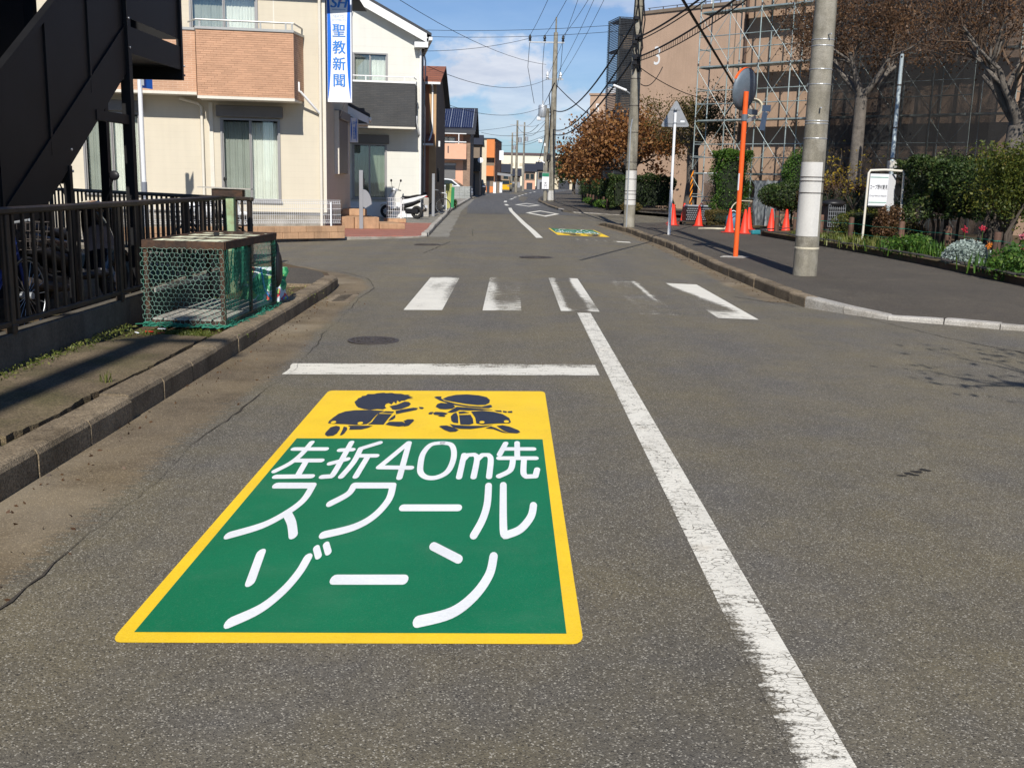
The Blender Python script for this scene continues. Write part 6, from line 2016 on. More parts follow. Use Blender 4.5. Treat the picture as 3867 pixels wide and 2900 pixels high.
make_car('parked_car', 'white hatchback parked behind the grey block wall', (-5.0, 82.6, -0.05), R(-8), M['white_paint_car'], 3.6)
make_car('parked_car', 'black car parked among the posts before the orange building', (-3.95, 116.0, -0.05), R(-80), M['black_paint_car'])
make_car('parked_car', 'small yellow car parked under the distant carport', (-0.85, 140.5, -0.05), R(-95), M['yellow_paint_car'], 3.4, 1.48, 1.55)
for k, (x, y, h, c, lab) in enumerate([(-3.35, 100.5, 0.75, 'house_brown', 'low brown gate pillar nearest the pink house'), (-3.1, 103.5, 1.35, 'roof_dark', 'tall dark gate pillar after the low brown pillar'), (-2.95, 108, 0.7, 'house_brown', 'low brown pillar before the black car'),
                                   (-2.6, 114.5, 1.3, 'roof_dark', 'tall dark pillar beside the black car'), (-1.95, 118.5, 1.2, 'fascia_white', 'white gate pillar nearer the orange building'), (-1.6, 121.5, 1.25, 'house_brown', 'brown pillar between two white gate pillars'), (-1.3, 124, 1.2, 'fascia_white', 'white gate pillar nearest the yellow car')]):
    t = thing('gate_pillar', lab, 'pillar', (x, y, -0.06))
    part('shaft', MB().box(-0.16, -0.16, 0, 0.16, 0.16, h, 0.01), M[c], t)
    part('cap', MB().box(-0.19, -0.19, h, 0.19, 0.19, h + 0.05, 0.01), M[c], t)
t = thing('notice_board', 'leaning yellow green board with a green sheet by the far left kerb', 'board', (-3.05, 51.0, -0.02), R(25))
part('board', MB().obox((0, 0, 0.62), (0.34, 0.03, 1.2), rx=-0.1), mat('board_yellow', (0.36, 0.36, 0.12), 0.7, var=0.25), t)
part('green_sheet', MB().obox((0.15, -0.06, 0.55), (0.16, 0.02, 1.0), rx=-0.1, ry=0.08), mat('sheet_green', (0.03, 0.22, 0.09), 0.6), t)
t = thing('pipe_barrier', 'white bent pipe barrier beside the yellow green board', 'barrier', (-3.4, 48.5, -0.02), R(20))
part('pipe', MB().tube([(0, 0, 0), (0, 0, 0.74), (0.04, 0, 0.8), (0.34, 0, 0.8), (0.38, 0, 0.74), (0.38, 0, 0)], 0.025, 8), M['white_steel'], t, smooth=50)
t = thing('water_heater', 'cream outdoor water heater box beyond the bicycle', 'heater', (-3.55, 47.5, -0.02))
part('case', MB().box(-0.16, -0.14, 0.55, 0.16, 0.14, 1.35, 0.02), M['cream_trim'], t)
part('stand', MB().box(-0.13, -0.11, 0.0, 0.13, 0.11, 0.549), M['grey_panel'], t)

# ------------------------------------------------------------------ far end of the street
t = thing('long_building', 'long cream flat building closing the view at the street end', 'building', (-6, 300.0, -0.3))
part('wall', MB().box(-8, 0, 0, 22.5, 30, 8.9), M['white_building'], t)
part('roof_edge', MB().box(-8, -0.3, 8.901, 16.5, 30, 9.5), mat('roof_maroon', (0.10, 0.07, 0.07), 0.8), t)
for k in range(8):
    part('window', MB().box(-4 + k * 3, -0.06, 5.8, -2.6 + k * 3, -0.002, 6.6), M['house_cream'], t)
far = [(2.2, 185, 1.9, 3.3, 4.2, 'house_pink', 'roof_dark', 'two storey house with pale pink lower wall at the street end'), (4.6, 190, 2.2, 3.7, 4.6, 'grey_panel', 'roof_dark', 'grey two storey house next to the far pink one'),
       (-3.5, 205, 3.2, 3.2, 4.3, 'house_cream', 'roof_dark', 'cream house with dark roof left of the far poles'), (8.3, 205, 4.0, 4.6, 5.8, 'house_cream', 'roof_dark', 'taller cream house behind the far utility pole'), (-0.5, 215, 2.2, 2.6, 3.6, 'grey_panel', 'roof_dark', 'low grey house in the gap at the street end')]
for (x, y, w, h1, h2, c, r_, lab) in far:
    t = thing('far_house', lab, 'house', (x, y, -0.3))
    part('wall', MB().box(0, 0, 0, w, 8, h1), M[c], t)
    part('roof', MB().extr([(-0.4, h1), (8.4, h1), (4, h2 + 0.6)], 'x', -0.3, w + 0.3), M[r_], t)
    part('upper_wall', MB().box(0.1, -0.05, h1 * 0.55, w - 0.1, -0.002, h1 - 0.05), M['house_brown'], t)
    for k in range(2):
        part('window', MB().box(w * (0.12 + 0.45 * k), -0.09, h1 * 0.62, w * (0.42 + 0.45 * k), -0.051, h1 * 0.88), M['tinted'], t)
    part('entrance', MB().box(w * 0.2, -0.06, 0.0, w * 0.75, -0.003, h1 * 0.42), M['roof_dark'], t)
# ------------------------------------------------------------------ utility poles
def band(parent, z, r, name='strap', m='iron', h=0.016):
    return part(name, MB().lathe([(r + 0.004, z), (r + 0.006, z + h / 2), (r + 0.004, z + h)], 24), M[m], parent)


P1 = thing('utility_pole', 'thick weathered concrete utility pole with white sheet on the right pavement', 'utility pole', (4.66, 16.25, 0.07))
pr = lambda z: 0.187 - 0.0062 * z
part('shaft', MB().lathe([(pr(0), -0.02), (pr(3), 3.0), (pr(8), 8.0), (pr(12.5), 12.5)], 32), M['pole_concrete'], P1, smooth=40)
sh = MB()
n = 28
for z in (0.62, 1.15, 1.75):
    for i in range(n + 1):
        a = R(-214) + R(158) * i / n
        q = pr(z) + 0.004 + (0.006 if i in (0, n) else 0)
        sh.v.append((q * math.cos(a), q * math.sin(a), z))
for j in range(2):
    for i in range(n):
        sh.f.append((j * (n + 1) + i, j * (n + 1) + i + 1, (j + 1) * (n + 1) + i + 1, (j + 1) * (n + 1) + i))
part('white_sheet', sh, M['white_sheet'], P1, smooth=60, norm=False)
for z in (0.42,):
    band(P1, z, pr(z), 'strap', 'cream_rope', 0.03)
for z in (1.28, 1.46, 1.52, 2.1, 2.32, 2.36, 2.9, 3.12, 3.46, 3.55, 4.6, 5.2):
    band(P1, z, pr(z) if z > 1.8 else pr(z) + 0.008, 'strap', 'iron' if z < 1.8 else 'galv', 0.012)
for (z, a) in ((2.55, -95), (3.62, -80), (4.4, -110), (5.3, -80)):
    aa = R(a)
    q = part('step_bolt', MB().tube([(pr(z) * math.cos(aa), pr(z) * math.sin(aa), z), ((pr(z) + 0.09) * math.cos(aa), (pr(z) + 0.09) * math.sin(aa), z)], 0.011, 8), M['galv'], P1)

P2 = thing('utility_pole', 'tall concrete utility pole with bundled cables before the brown tree', 'utility pole', (3.72, 32.7, 0.07))
pr2 = lambda z: 0.180 - 0.0066 * z
part('shaft', MB().lathe([(pr2(0), -0.02), (pr2(6), 6.0), (pr2(12.2), 12.2)], 24), M['pole_concrete'], P2, smooth=40)
part('white_sheet', MB().lathe([(pr2(0.7) + 0.005, 0.70), (pr2(1.75) + 0.005, 1.75)], 24), M['white_sheet'], P2, smooth=60)
for z in (0.85, 1.02, 1.12, 1.48, 1.78, 2.0, 2.9, 3.7, 4.5, 6.6):
    band(P2, z, pr2(z) + 0.004, 'strap', 'iron', 0.018)
part('conduit', MB().tube([(-0.10, -0.155, 0.0), (-0.10, -0.15, 3.0), (-0.06, -0.14, 3.3)], 0.022, 8), M['galv'], P2)
lamp = part('street_lamp', MB().tube([(-0.13, 0.0, 4.05), (-0.30, -0.05, 4.15)], 0.02, 8), M['galv'], P2)
part('lamp_head', MB().obox((-0.48, -0.10, 4.22), (0.45, 0.10, 0.07), ry=0.35, b=0.02), M['white_steel'], lamp)
for (x, z, s) in ((-0.02, 4.95, 0.16), (0.03, 5.12, 0.20), (-0.05, 5.55, 0.14), (0.04, 5.7, 0.18), (-0.03, 6.25, 0.14)):
    part('cable_box', MB().obox((x - 0.05, -0.18, z), (s, 0.12, s * 0.8), rz=0.3, b=0.02), M['black_plastic'], P2)
part('bracket', MB().box(-0.5, -0.03, 6.95, 0.35, 0.03, 7.02), M['galv'], P2)
part('step_bolt', MB().tube([(0.1, 0, 7.4), (0.33, 0, 7.4)], 0.012, 6), M['galv'], P2)
for k, z in enumerate((10.6, 11.5)):
    ca = part('crossarm', MB().box(-1.0, -0.05, z, 1.0, 0.05, z + 0.09), M['galv'], P2)
    for x in (-0.95, 0.0, 0.95):
        part('insulator', MB().lathe([(0.03, 0), (0.06, 0.04), (0.035, 0.08), (0.06, 0.12), (0.02, 0.18)], 10, (x, 0.08 if x == 0 else 0, z + 0.09)), M['white_steel'], ca)

P3 = thing('utility_pole', 'slender far utility pole with transformer and green and white strip sign', 'utility pole', (2.75, 73.0, 0.04))
part('shaft', MB().lathe([(0.24, -0.02), (0.20, 6.0), (0.14, 11.3), (0.06, 11.32), (0.05, 12.3)], 20), M['pole_concrete'], P3, smooth=40)
part('twin_shaft', MB().tube([(-0.42, -0.1, 0), (-0.40, -0.1, 6.3)], 0.13, 14), M['pole_concrete'], P3, smooth=40)
for z, w in ((10.6, 2.2), (8.2, 1.0)):
    ca = part('crossarm', MB().box(-w + 0.4, -0.05, z, 0.6, 0.05, z + 0.10), M['galv'], P3)
    for x in ((-1.75, -0.75, 0.5) if w > 2 else (-0.5, 0.4)):
        part('insulator', MB().lathe([(0.05, 0), (0.11, 0.06), (0.06, 0.14), (0.11, 0.22), (0.05, 0.42)], 10, (x, 0, z + 0.1)), M['black_plastic' if w > 2 else 'white_steel'], ca)
tr_ = part('transformer', MB().lathe([(0.28, 0), (0.30, 0.05), (0.30, 0.75), (0.26, 0.82), (0.0, 0.86)], 18, (-0.75, 0, 5.7)), M['galv'], P3, smooth=40)
part('bushing', MB().tube([(-0.75, 0, 6.5), (-0.75, 0, 6.8)], 0.05, 8), M['white_steel'], tr_)
part('hanger', MB().box(-0.5, -0.05, 6.0, -0.1, 0.05, 6.1), M['galv'], tr_)
for x, z in ((-1.25, 5.6), (-1.1, 4.1), (-0.7, 3.85)):
    part('switch_box', MB().obox((x + 0.25, -0.1, z), (0.3, 0.2, 0.24), b=0.04), M['white_steel'], P3)
part('cable_box', MB().obox((-0.25, -0.25, 3.0), (0.3, 0.2, 0.35), b=0.03), M['black_plastic'], P3)
part('street_lamp', MB().obox((-0.75, -0.3, 2.75), (0.55, 0.12, 0.08), ry=0.5, b=0.02), M['white_steel'], P3)
sg = part('strip_sign', MB().box(-0.66, -0.262, -0.25 + 1.0, -0.18, -0.245, 1.95), M['sign_white'], P3)
part('sign_head', MB().box(-0.655, -0.268, 1.70, -0.185, -0.263, 1.94), M['sign_green'], sg)
part('sign_foot', MB().box(-0.655, -0.268, 0.76, -0.185, -0.263, 0.86), M['ink'], sg)
for k, ch in enumerate('大穴'):
    put_text(ch, 0.26, P3, -0.42, 1.22 - k * 0.22, -0.268, M['ink'])
part('white_wrap', MB().lathe([(0.252, 0.1), (0.245, 0.75)], 20), M['white_sheet'], P3)
for i, (x, y, h, lab) in enumerate([(0.5, 128, 8.6, 'thin far utility pole farthest left above the distant houses'), (1.6, 150, 9.6, 'thin far utility pole left of the two far houses'), (5.1, 168, 11.5, 'tall thin far utility pole right of the far pink house'), (4.55, 118, 7.5, 'far utility pole standing just left of the strip sign pole'), (-0.1, 165, 8.8, 'thinnest far utility pole over the carport')]):
    t = thing('utility_pole', lab, 'utility pole', (x, y, -0.05))
    part('shaft', MB().lathe([(0.18, 0), (0.11, h)], 12), M['pole_concrete'], t, smooth=40)
    part('crossarm', MB().box(-0.9, -0.05, h - 0.6, 0.9, 0.05, h - 0.5), M['galv'], t)
    part('crossarm', MB().box(-0.6, -0.05, h - 1.5, 0.6, 0.05, h - 1.4), M['galv'], t)
    part('transformer', MB().lathe([(0.22, 0), (0.22, 0.6), (0.0, 0.66)], 12, (0.35, 0, h - 2.6)), M['galv'], t)

# ------------------------------------------------------------------ traffic mirror and sign seen from behind
t = thing('traffic_mirror', 'round traffic mirror seen from behind on an orange post', 'traffic mirror', (4.40, 20.15, 0.07))
part('post', MB().tube([(0, 0, 0.0), (0, 0, 3.12)], 0.048, 18), M['orange_paint'], t, smooth=50)
st_ = MB()
for i in range(7):
    a = R(-200 + 75 * i / 6)
    st_.v += [(0.0495 * math.cos(a), 0.0495 * math.sin(a), 1.28), (0.0495 * math.cos(a), 0.0495 * math.sin(a), 1.60)]
for i in range(6):
    st_.f.append((2 * i, 2 * i + 2, 2 * i + 3, 2 * i + 1))
part('sticker', st_, M['sign_white'], t, norm=False)
# dish facing away (+y, turned towards the side street)
ma = R(46)
mb = MB()
prof = [(0.0, -0.07), (0.11, -0.065), (0.23, -0.045), (0.335, -0.012), (0.38, 0.02), (0.392, 0.05), (0.37, 0.055)]
mb.lathe(prof, 36)
mm = Matrix.Translation((0.04, 0.16, 3.17)) @ Matrix.Rotation(ma, 4, 'Z') @ Matrix.Rotation(R(-90 + 8), 4, 'X')
dish = part('dish_back', mb.xform(mm), M['mirror_back'], t, smooth=40)
part('mirror_face', MB().lathe([(0.0, 0.075), (0.19, 0.07), (0.37, 0.052)], 36).xform(mm), mat('mirror', (0.8, 0.82, 0.84), 0.03, 1.0, var=0.0, fine=0.0), dish, smooth=60)
part('rim', MB().torus((0, 0, 0.05), 0.38, 0.017, 40, 8, 'z').xform(mm), M['mirror_back'], dish, smooth=60)
hood = MB()
for i in range(15):
    a = R(205 + 130 * i / 14)
    for (q, zz) in ((0.40, 0.03), (0.405, 0.08)):
        hood.v.append((q * math.cos(a), q * math.sin(a), zz))
for i in range(14):
    hood.f.append((2 * i, 2 * i + 1, 2 * i + 3, 2 * i + 2))
part('hood', hood.xform(mm), M['orange_paint'], dish, norm=False)
part('clamp', MB().lathe([(0.062, 2.58), (0.062, 2.70)], 16), M['mirror_back'], t)
part('bracket', MB().obox((0.16, 0.06, 2.75), (0.3, 0.04, 0.10), rz=ma), M['mirror_back'], t)
part('bracket', MB().obox((0.14, 0.05, 2.62), (0.3, 0.03, 0.06), rz=ma, ry=-0.3), M['galv'], t)
part('name_plate', MB().obox((0.40, -0.02, 2.82), (0.16, 0.012, 0.12), rz=-0.2), M['galv'], t)
part('name_plate', MB().obox((0.36, -0.02, 2.58), (0.10, 0.012, 0.34), rz=-0.2, ry=0.12), M['galv'], t)
part('footing', MB().prism([(-0.34, -0.20), (0.10, -0.28), (0.26, -0.02), (0.18, 0.22), (-0.2, 0.18)], -0.02, 0.012), M['kerb_pale'], t)

t = thing('road_sign', 'triangular road sign seen from behind on a white post', 'road sign', (4.34, 28.4, 0.07))
part('post', MB().tube([(0, 0, 0.0), (0, 0, 3.25)], 0.037, 16), M['white_steel'], t, smooth=50)
part('base_sleeve', MB().tube([(0, 0, 0.0), (0, 0, 1.2)], 0.045, 16), M['white_steel'], t, smooth=50)
tri = []
for (cx, cz) in ((0.0, 3.60), (0.40, 2.88), (-0.40, 2.88)):
    tri.append((cx, cz))
def rounded(pts, r, n=5):
    out = []
    m = len(pts)
    for i in range(m):
        p, a, b = Vector(pts[i]), Vector(pts[i - 1]), Vector(pts[(i + 1) % m])
        u, v = (a - p).normalized(), (b - p).normalized()
        for k in range(n + 1):
            w = k / n
            out.append(tuple((p + u * r * (1 - w) ** 2 + v * r * w ** 2)))
    return out
rp = rounded(tri, 0.09)
b = MB().extr(rp, 'y', 0.05, 0.062)
b.xform(Matrix.Rotation(R(-18), 4, 'Z'))
plate = part('plate', b, M['sign_back'], t)
for z in (2.98, 3.34):
    w = 0.30 if z < 3.1 else 0.13
    part('stiffener', MB().obox((0, 0.045, z), (2 * w, 0.012, 0.045), rz=R(-18)), M['sign_back'], plate)
part('sticker', MB().obox((0.20, -0.012, 3.02), (0.11, 0.004, 0.05), rz=R(-18)), M['sign_white'], plate)
for z in (2.98, 3.34):
    part('clamp', MB().lathe([(0.047, z - 0.02), (0.047, z + 0.02)], 14), M['galv'], t)
part('footing', MB().box(-0.16, -0.13, -0.02, 0.16, 0.13, 0.008), M['kerb_concrete'], t)

# ------------------------------------------------------------------ works area: cones, crate, hose
cone_b = mesh_from('base', MB().box(-0.19, -0.19, 0.0, 0.19, 0.19, 0.025, 0.012))
cone_b.materials.append(M['cone_base'])
cone_m = mesh_from('body', MB().lathe([(0.145, 0.026), (0.14, 0.05), (0.125, 0.08), (0.035, 0.66), (0.034, 0.69), (0.022, 0.70), (0.0, 0.70)], 24), 40)
cone_m.materials.append(M['cone_red'])
cones = [(5.45, 34.9, 'red traffic cone nearest the white sign post'), (5.62, 36.4, 'red traffic cone directly behind the one by the white sign post'), (6.25, 37.6, 'red traffic cone at the foot of the striped scaffold leg'), (7.0, 38.3, 'half hidden red cone between scaffold leg and mesh panel'), (6.31, 34.9, 'red traffic cone in front of the black perforated crate'),
         (6.45, 30.6, 'red traffic cone left of the orange mirror post'), (6.78, 30.1, 'red traffic cone just right of the orange mirror post'), (7.55, 33.0, 'red traffic cone behind the pair at the orange post'), (7.95, 31.7, 'red traffic cone under the round bush'), (8.35, 31.5, 'shaded red cone partly behind the thick concrete pole')]
for (x, y, lab) in cones:
    t = thing('traffic_cone', lab, 'traffic cone', (x, y, 0.075), random.uniform(0, 1.5), 'red traffic cones at the works entrance')
    part('base', cone_b, None, t)
    part('body', cone_m, None, t)
t = thing('plastic_crate', 'black perforated plastic crate on a low dolly by the scaffold', 'crate', (6.35, 35.75, 0.075), R(8))
b = MB()
for k in range(13):
    for j in range(6):
        x = -0.40 + k * 0.066 + (0.033 if j % 2 else 0)
        b.obox((x, -0.27, 0.20 + j * 0.072), (0.05, 0.012, 0.014), ry=0.7)
        b.obox((x, -0.27, 0.20 + j * 0.072), (0.05, 0.0121, 0.014), ry=-0.7)
part('shell', MB().box(-0.42, -0.25, 0.14, 0.42, 0.25, 0.62, 0.02), M['black_plastic'], t)
part('lattice', b, M['grey_panel'], t, kind='stuff')
part('lid', MB().box(-0.38, -0.23, 0.621, 0.36, 0.2, 0.68, 0.02), M['galv'], t)
part('dolly_deck', MB().box(-0.55, -0.28, 0.10, 0.62, 0.28, 0.138, 0.01), M['iron'], t)
for x in (-0.45, 0.5):
    for y in (-0.22, 0.22):
        part('caster', MB().lathe([(0.05, -0.02), (0.05, 0.02)], 12, (x, y, 0.05), rx=math.pi / 2), M['rubber'], t)
b = MB()
pts = [(5.9, 32.6), (6.2, 32.75), (6.5, 32.55), (6.8, 32.8), (6.6, 33.05), (6.25, 32.95), (6.1, 32.7), (6.5, 32.9), (7.0, 33.0), (7.1, 32.6), (6.7, 32.5)]
q = [Vector((x, y, 0.095)) for x, y in pts] + [Vector((6.95, 33.0, 0.3)), Vector((7.05, 33.3, 0.75)), Vector((7.35, 33.6, 0.95)), Vector((7.8, 33.8, 0.95))]
solo('hose', b.tube(smooth_pts(q, 6), 0.018, 6), M['cream_rope'], 'cream hose lying coiled on the pavement near the cones', 'hose', smooth=60)
t = thing('power_tool', 'small teal power tool lying beside the red cones', 'tool', (7.05, 29.75, 0.075), 0.4)
part('body', MB().box(-0.16, -0.06, 0.0, 0.12, 0.06, 0.13, 0.025), mat('teal', (0.03, 0.22, 0.26), 0.5), t)
part('handle', MB().tube([(0.10, 0, 0.09), (0.22, 0, 0.12), (0.32, 0.02, 0.05)], 0.022, 8), M['black_plastic'], t)
part('disc', MB().lathe([(0.075, -0.008), (0.075, 0.008)], 16, (0.36, 0.02, 0.08), rx=1.3), M['galv'], t)
t = thing('tool_bag', 'blue and grey tool bag with ropes behind the red cones', 'bag', (7.35, 34.4, 0.075), 0.3)
part('body', MB().lathe([(0.22, 0), (0.26, 0.1), (0.24, 0.34), (0.15, 0.46), (0.0, 0.48)], 12), M['blue_plastic'], t, smooth=50)
part('strap', MB().torus((0, 0, 0.42), 0.13, 0.016, 16, 6, 'y'), M['sign_white'], t)

# ------------------------------------------------------------------ buildings behind the scaffold
BD = R(-43.3)
t = thing('apartment_building', 'near tan apartment building behind the scaffolding and trees', 'building', (8.25, 38.9, 0.05), BD)
part('wall', MB().box(0.0, 0.0, 0.0, 26.0, 11.0, 13.2), M['stucco_brown'], t)
part('drain_pipe', MB().tube([(0.16, -0.07, 0.0), (0.16, -0.07, 13.0)], 0.055, 10), mat('pipe_brown', (0.085, 0.05, 0.035), 0.6), t)
part('roof_edge', MB().box(-0.15, -0.15, 13.2, 26.2, 11.2, 13.5), M['house_brown'], t)
t = thing('apartment_building', 'tan apartment building with a white number 3 on its end wall', 'building', (7.35, 62.3, 0.05), BD)
part('wall', MB().box(0.0, 0.0, 0.0, 13.5, 11.0, 10.95), M['stucco_tan'], t)
part('roof_edge', MB().box(-0.08, -0.08, 10.95, 13.6, 11.1, 11.12), M['house_brown'], t)
for k in range(14):
    part('roof_rail_post', MB().box(0.2 + k * 0.95, 0.3, 11.12, 0.24 + k * 0.95, 0.34, 11.3), M['iron'], t)
part('roof_rail', MB().box(0.1, 0.3, 11.3, 13.4, 0.33, 11.33), M['iron'], t)
part('roof_hut', MB().box(5.2, 2.0, 11.12, 7.0, 4.0, 12.1), M['white_building'], t)
part('antenna', MB().tube([(3.3, 2.0, 11.1), (3.3, 2.0, 16.0)], 0.05, 6), M['white_steel'], t)
put_text('3', 1.45, t, 1.15, 8.55, -0.01, M['fascia_white'], 0.8)
part('vertical_joint', MB().box(6.2, -0.012, 0, 6.26, -0.002, 10.9), M['house_brown'], t)
# netted scaffold tower on its road side
t = thing('scaffold_tower', 'scaffold tower wrapped in dark mesh sheet beside the number 3 wall', 'scaffold', (6.15, 63.6, 0.05), R(12))
m_net = netmat('net_black', (0.012, 0.016, 0.022), 0.10, 0.42)
for (x, y) in ((0, 0), (1.5, 0), (0, 2.0), (1.5, 2.0)):
    part('standard', MB().tube([(x, y, 0), (x, y, 11.0)], 0.035, 6), M['scaffold_steel'], t)
for k in range(7):
    z = 0.4 + k * 1.75
    part('ledger', MB().tube([(0, 0, z), (1.5, 0, z)], 0.03, 6), M['iron'], t)
    part('ledger', MB().tube([(0, 0, z), (0, 2.0, z)], 0.03, 6), M['iron'], t)
    part('deck', MB().box(0.05, 0.05, z - 0.06, 1.45, 1.95, z - 0.02), M['iron'], t)
part('mesh_sheet', MB().add([(-0.08, -0.08, 0.3), (1.55, -0.08, 0.3), (1.55, -0.08, 11.0), (-0.08, -0.08, 11.0)], [(0, 1, 2, 3)]), m_net, t, norm=False)
part('mesh_sheet', MB().add([(-0.08, -0.08, 0.3), (-0.08, 2.1, 0.3), (-0.08, 2.1, 11.0), (-0.08, -0.08, 11.0)], [(0, 1, 2, 3)]), m_net, t, norm=False)
part('inner_wall', MB().box(0.55, 0.9, 0, 1.45, 2.0, 10.8), M['house_brown'], t)
t = thing('apartment_building', 'far tan apartment wing with small roof tank behind the brown trees', 'building', (7.9, 110.0, 0.05), R(-20))
part('wall', MB().box(0, 0, 0, 9, 12, 10.2), M['stucco_tan'], t)
part('roof_edge', MB().box(-0.1, -0.1, 10.2, 9.1, 12.1, 10.4), M['stucco_brown'], t)
part('roof_tank', MB().lathe([(0.7, 0), (0.7, 0.5), (0.4, 0.75), (0.0, 0.8)], 14, (1.9, 1.5, 10.4)), M['white_steel'], t, smooth=40)
put_text('5', 1.2, t, 0.8, 8.9, -0.01, M['fascia_white'], 0.8)

# ------------------------------------------------------------------ frame scaffolding
SF = thing('scaffolding', 'galvanised frame scaffolding with steel decks around the near tan building', 'scaffolding', (6.72, 39.1, 0.05), BD)
bay, lift, dep = 1.24, 1.90, 0.75
def tube_mesh(L_, r):
    me = mesh_from('tube', MB().tube([(0, 0, 0), (0, 0, L_)], r, 8), 50)
    me.materials.append(M['scaffold_steel'])
    return me
tm_l = tube_mesh(lift - 0.02, 0.024)
tm_bay = tube_mesh(bay, 0.018)
tm_dep = tube_mesh(dep, 0.018)
diag = math.hypot(bay, lift * 0.86)
tm_d = tube_mesh(diag, 0.011)
deck_m = mesh_from('deck', MB().box(0.02, 0.10, -0.05, bay - 0.02, dep - 0.06, 0.0), None)
deck_m.materials.append(M['scaffold_steel'])
col_m = mesh_from('coupler', MB().lathe([(0.033, -0.04), (0.033, 0.05)], 8))
col_m.materials.append(M['iron'])
NB, NL = 9, 6
for i in range(NB + 1):
    for j in range(NL):
        for y in (0.0, dep):
            part('standard', tm_l, None, SF, loc=(i * bay, y, j * lift))
            if i < 7:
                part('coupler', col_m, None, SF, loc=(i * bay, y, j * lift + lift - 0.02))
        if i < 8:
            part('transom', tm_dep, None, SF, loc=(i * bay, 0, j * lift + lift - 0.12), rot=(R(-90), 0, 0))
        if i in (0, NB):
            part('transom', tm_dep, None, SF, loc=(i * bay, 0, j * lift + lift * 0.55), rot=(R(-90), 0, 0))
            part('transom', tm_dep, None, SF, loc=(i * bay, 0, j * lift + lift * 0.28), rot=(R(-90), 0, 0))
for i in range(NB):
    for j in range(NL):
        part('deck', deck_m, None, SF, loc=(i * bay, 0, (j + 1) * lift - 0.06))
        if i < 8:
            part('guard_rail', tm_bay, None, SF, loc=(i * bay, 0.0, j * lift + 0.95), rot=(0, R(90), 0))
            part('guard_rail', tm_bay, None, SF, loc=(i * bay, 0.0, j * lift + 0.48), rot=(0, R(90), 0))
            part('brace', tm_d, None, SF, loc=(i * bay, -0.02, j * lift + 0.08), rot=(0, math.atan2(bay, lift * 0.86), 0))
            part('brace', tm_d, None, SF, loc=((i + 1) * bay, -0.03, j * lift + 0.08), rot=(0, -math.atan2(bay, lift * 0.86), 0))
m_sheet = netmat('net_sheet', (0.010, 0.010, 0.010), 0.03, 0.47, (0.728, -0.686))
for i in range(4, NB):
    for j in range(NL):
        b = MB()
        for a_ in range(5):
            for c_ in range(4):
                b.v.append((i * bay - 0.03 + (bay + 0.06) * a_ / 4, -0.06 - 0.05 * math.sin(a_ * 0.785) * random.uniform(0.3, 1.4) - 0.012 * (i % 2), j * lift - 0.03 + (lift + 0.06) * c_ / 3))
        for a_ in range(4):
            for c_ in range(3):
                b.f.append((a_ * 4 + c_, (a_ + 1) * 4 + c_, (a_ + 1) * 4 + c_ + 1, a_ * 4 + c_ + 1))
        part('mesh_sheet', b, m_sheet, SF, norm=False)
# striped cover on the corner leg, mesh panel at the foot, hoop of cable
sc_ = part('striped_cover', MB().tube([(0, 0, 0.0), (0, 0, 1.95)], 0.05, 12), M['black_plastic'], SF, smooth=50)
for k in range(8):
    b = MB()
    n = 12
    z0 = 0.05 + k * 0.235
    for i in range(n + 1):
        a = 2 * math.pi * i / n
        zz = z0 + 0.13 * math.cos(a - 0.5)
        b.v += [(0.0525 * math.cos(a), 0.0525 * math.sin(a), max(0.0, zz)), (0.0525 * math.cos(a), 0.0525 * math.sin(a), zz + 0.115)]
    for i in range(n):
        b.f.append((2 * i, 2 * i + 2, 2 * i + 3, 2 * i + 1))
    part('amber_stripe', b, M['amber'], sc_, norm=False)
m_net2 = netmat('net_grey', (0.10, 0.105, 0.11), 0.03, 0.45)
t = thing('mesh_gate', 'grey fine mesh gate panel standing at the foot of the scaffolding', 'gate', (6.95, 38.0, 0.075), R(-8))
part('mesh', MB().add([(0.03, 0, 0.08), (0.97, 0, 0.08), (0.97, 0, 1.75), (0.03, 0, 1.75)], [(0, 1, 2, 3)]), m_net2, t, norm=False)
for a, b_ in (((0, 0, 0), (0, 0, 1.8)), ((1.0, 0, 0), (1.0, 0, 1.8)), ((0, 0, 1.78), (1.0, 0, 1.78)), ((0, 0, 0.06), (1.0, 0, 0.06)), ((0.62, 0.02, 0), (0.62, 0.02, 1.8)), ((0, 0, 0.8), (1, 0, 0.8))):
    part('frame_tube', MB().tube([a, b_], 0.018, 6), M['galv'], t)
b = MB()
rn = random.Random(5)
for k in range(6):
    c = (0, 0.02 * k, 0)
    b.torus((rn.uniform(-.03, .03), 0.015 * k, rn.uniform(-.03, .03)), 0.28 + rn.uniform(-.03, .03), 0.018, 24, 6, 'y')
solo('cable_coil', b, M['cream_rope'], 'coil of cream and black cable hanging on the scaffolding', 'cable coil', (8.35, 36.95, 4.1), BD + 0.3, smooth=60)
t = thing('plastic_sheet', 'translucent plastic sheet draped over the works fence near the cones', 'sheet', (8.15, 35.2, 0.075), R(-20))
b = MB()
for i in range(13):
    for j in range(9):
        b.v.append((i * 0.075 + 0.03 * math.sin(j), 0.06 * math.sin(i * 1.9 + j * 0.4) + 0.04 * j, 1.55 - j * 0.19))
for i in range(12):
    for j in range(8):
        b.f.append((i * 9 + j, (i + 1) * 9 + j, (i + 1) * 9 + j + 1, i * 9 + j + 1))
part('sheet', b, mat('sheet_grey', (0.24, 0.26, 0.27), 0.35, var=0.2, vs=6), t, smooth=70, norm=False)
part('stand', MB().tube([(0.45, 0.05, 0), (0.45, 0.05, 1.58)], 0.03, 8), M['galv'], t)

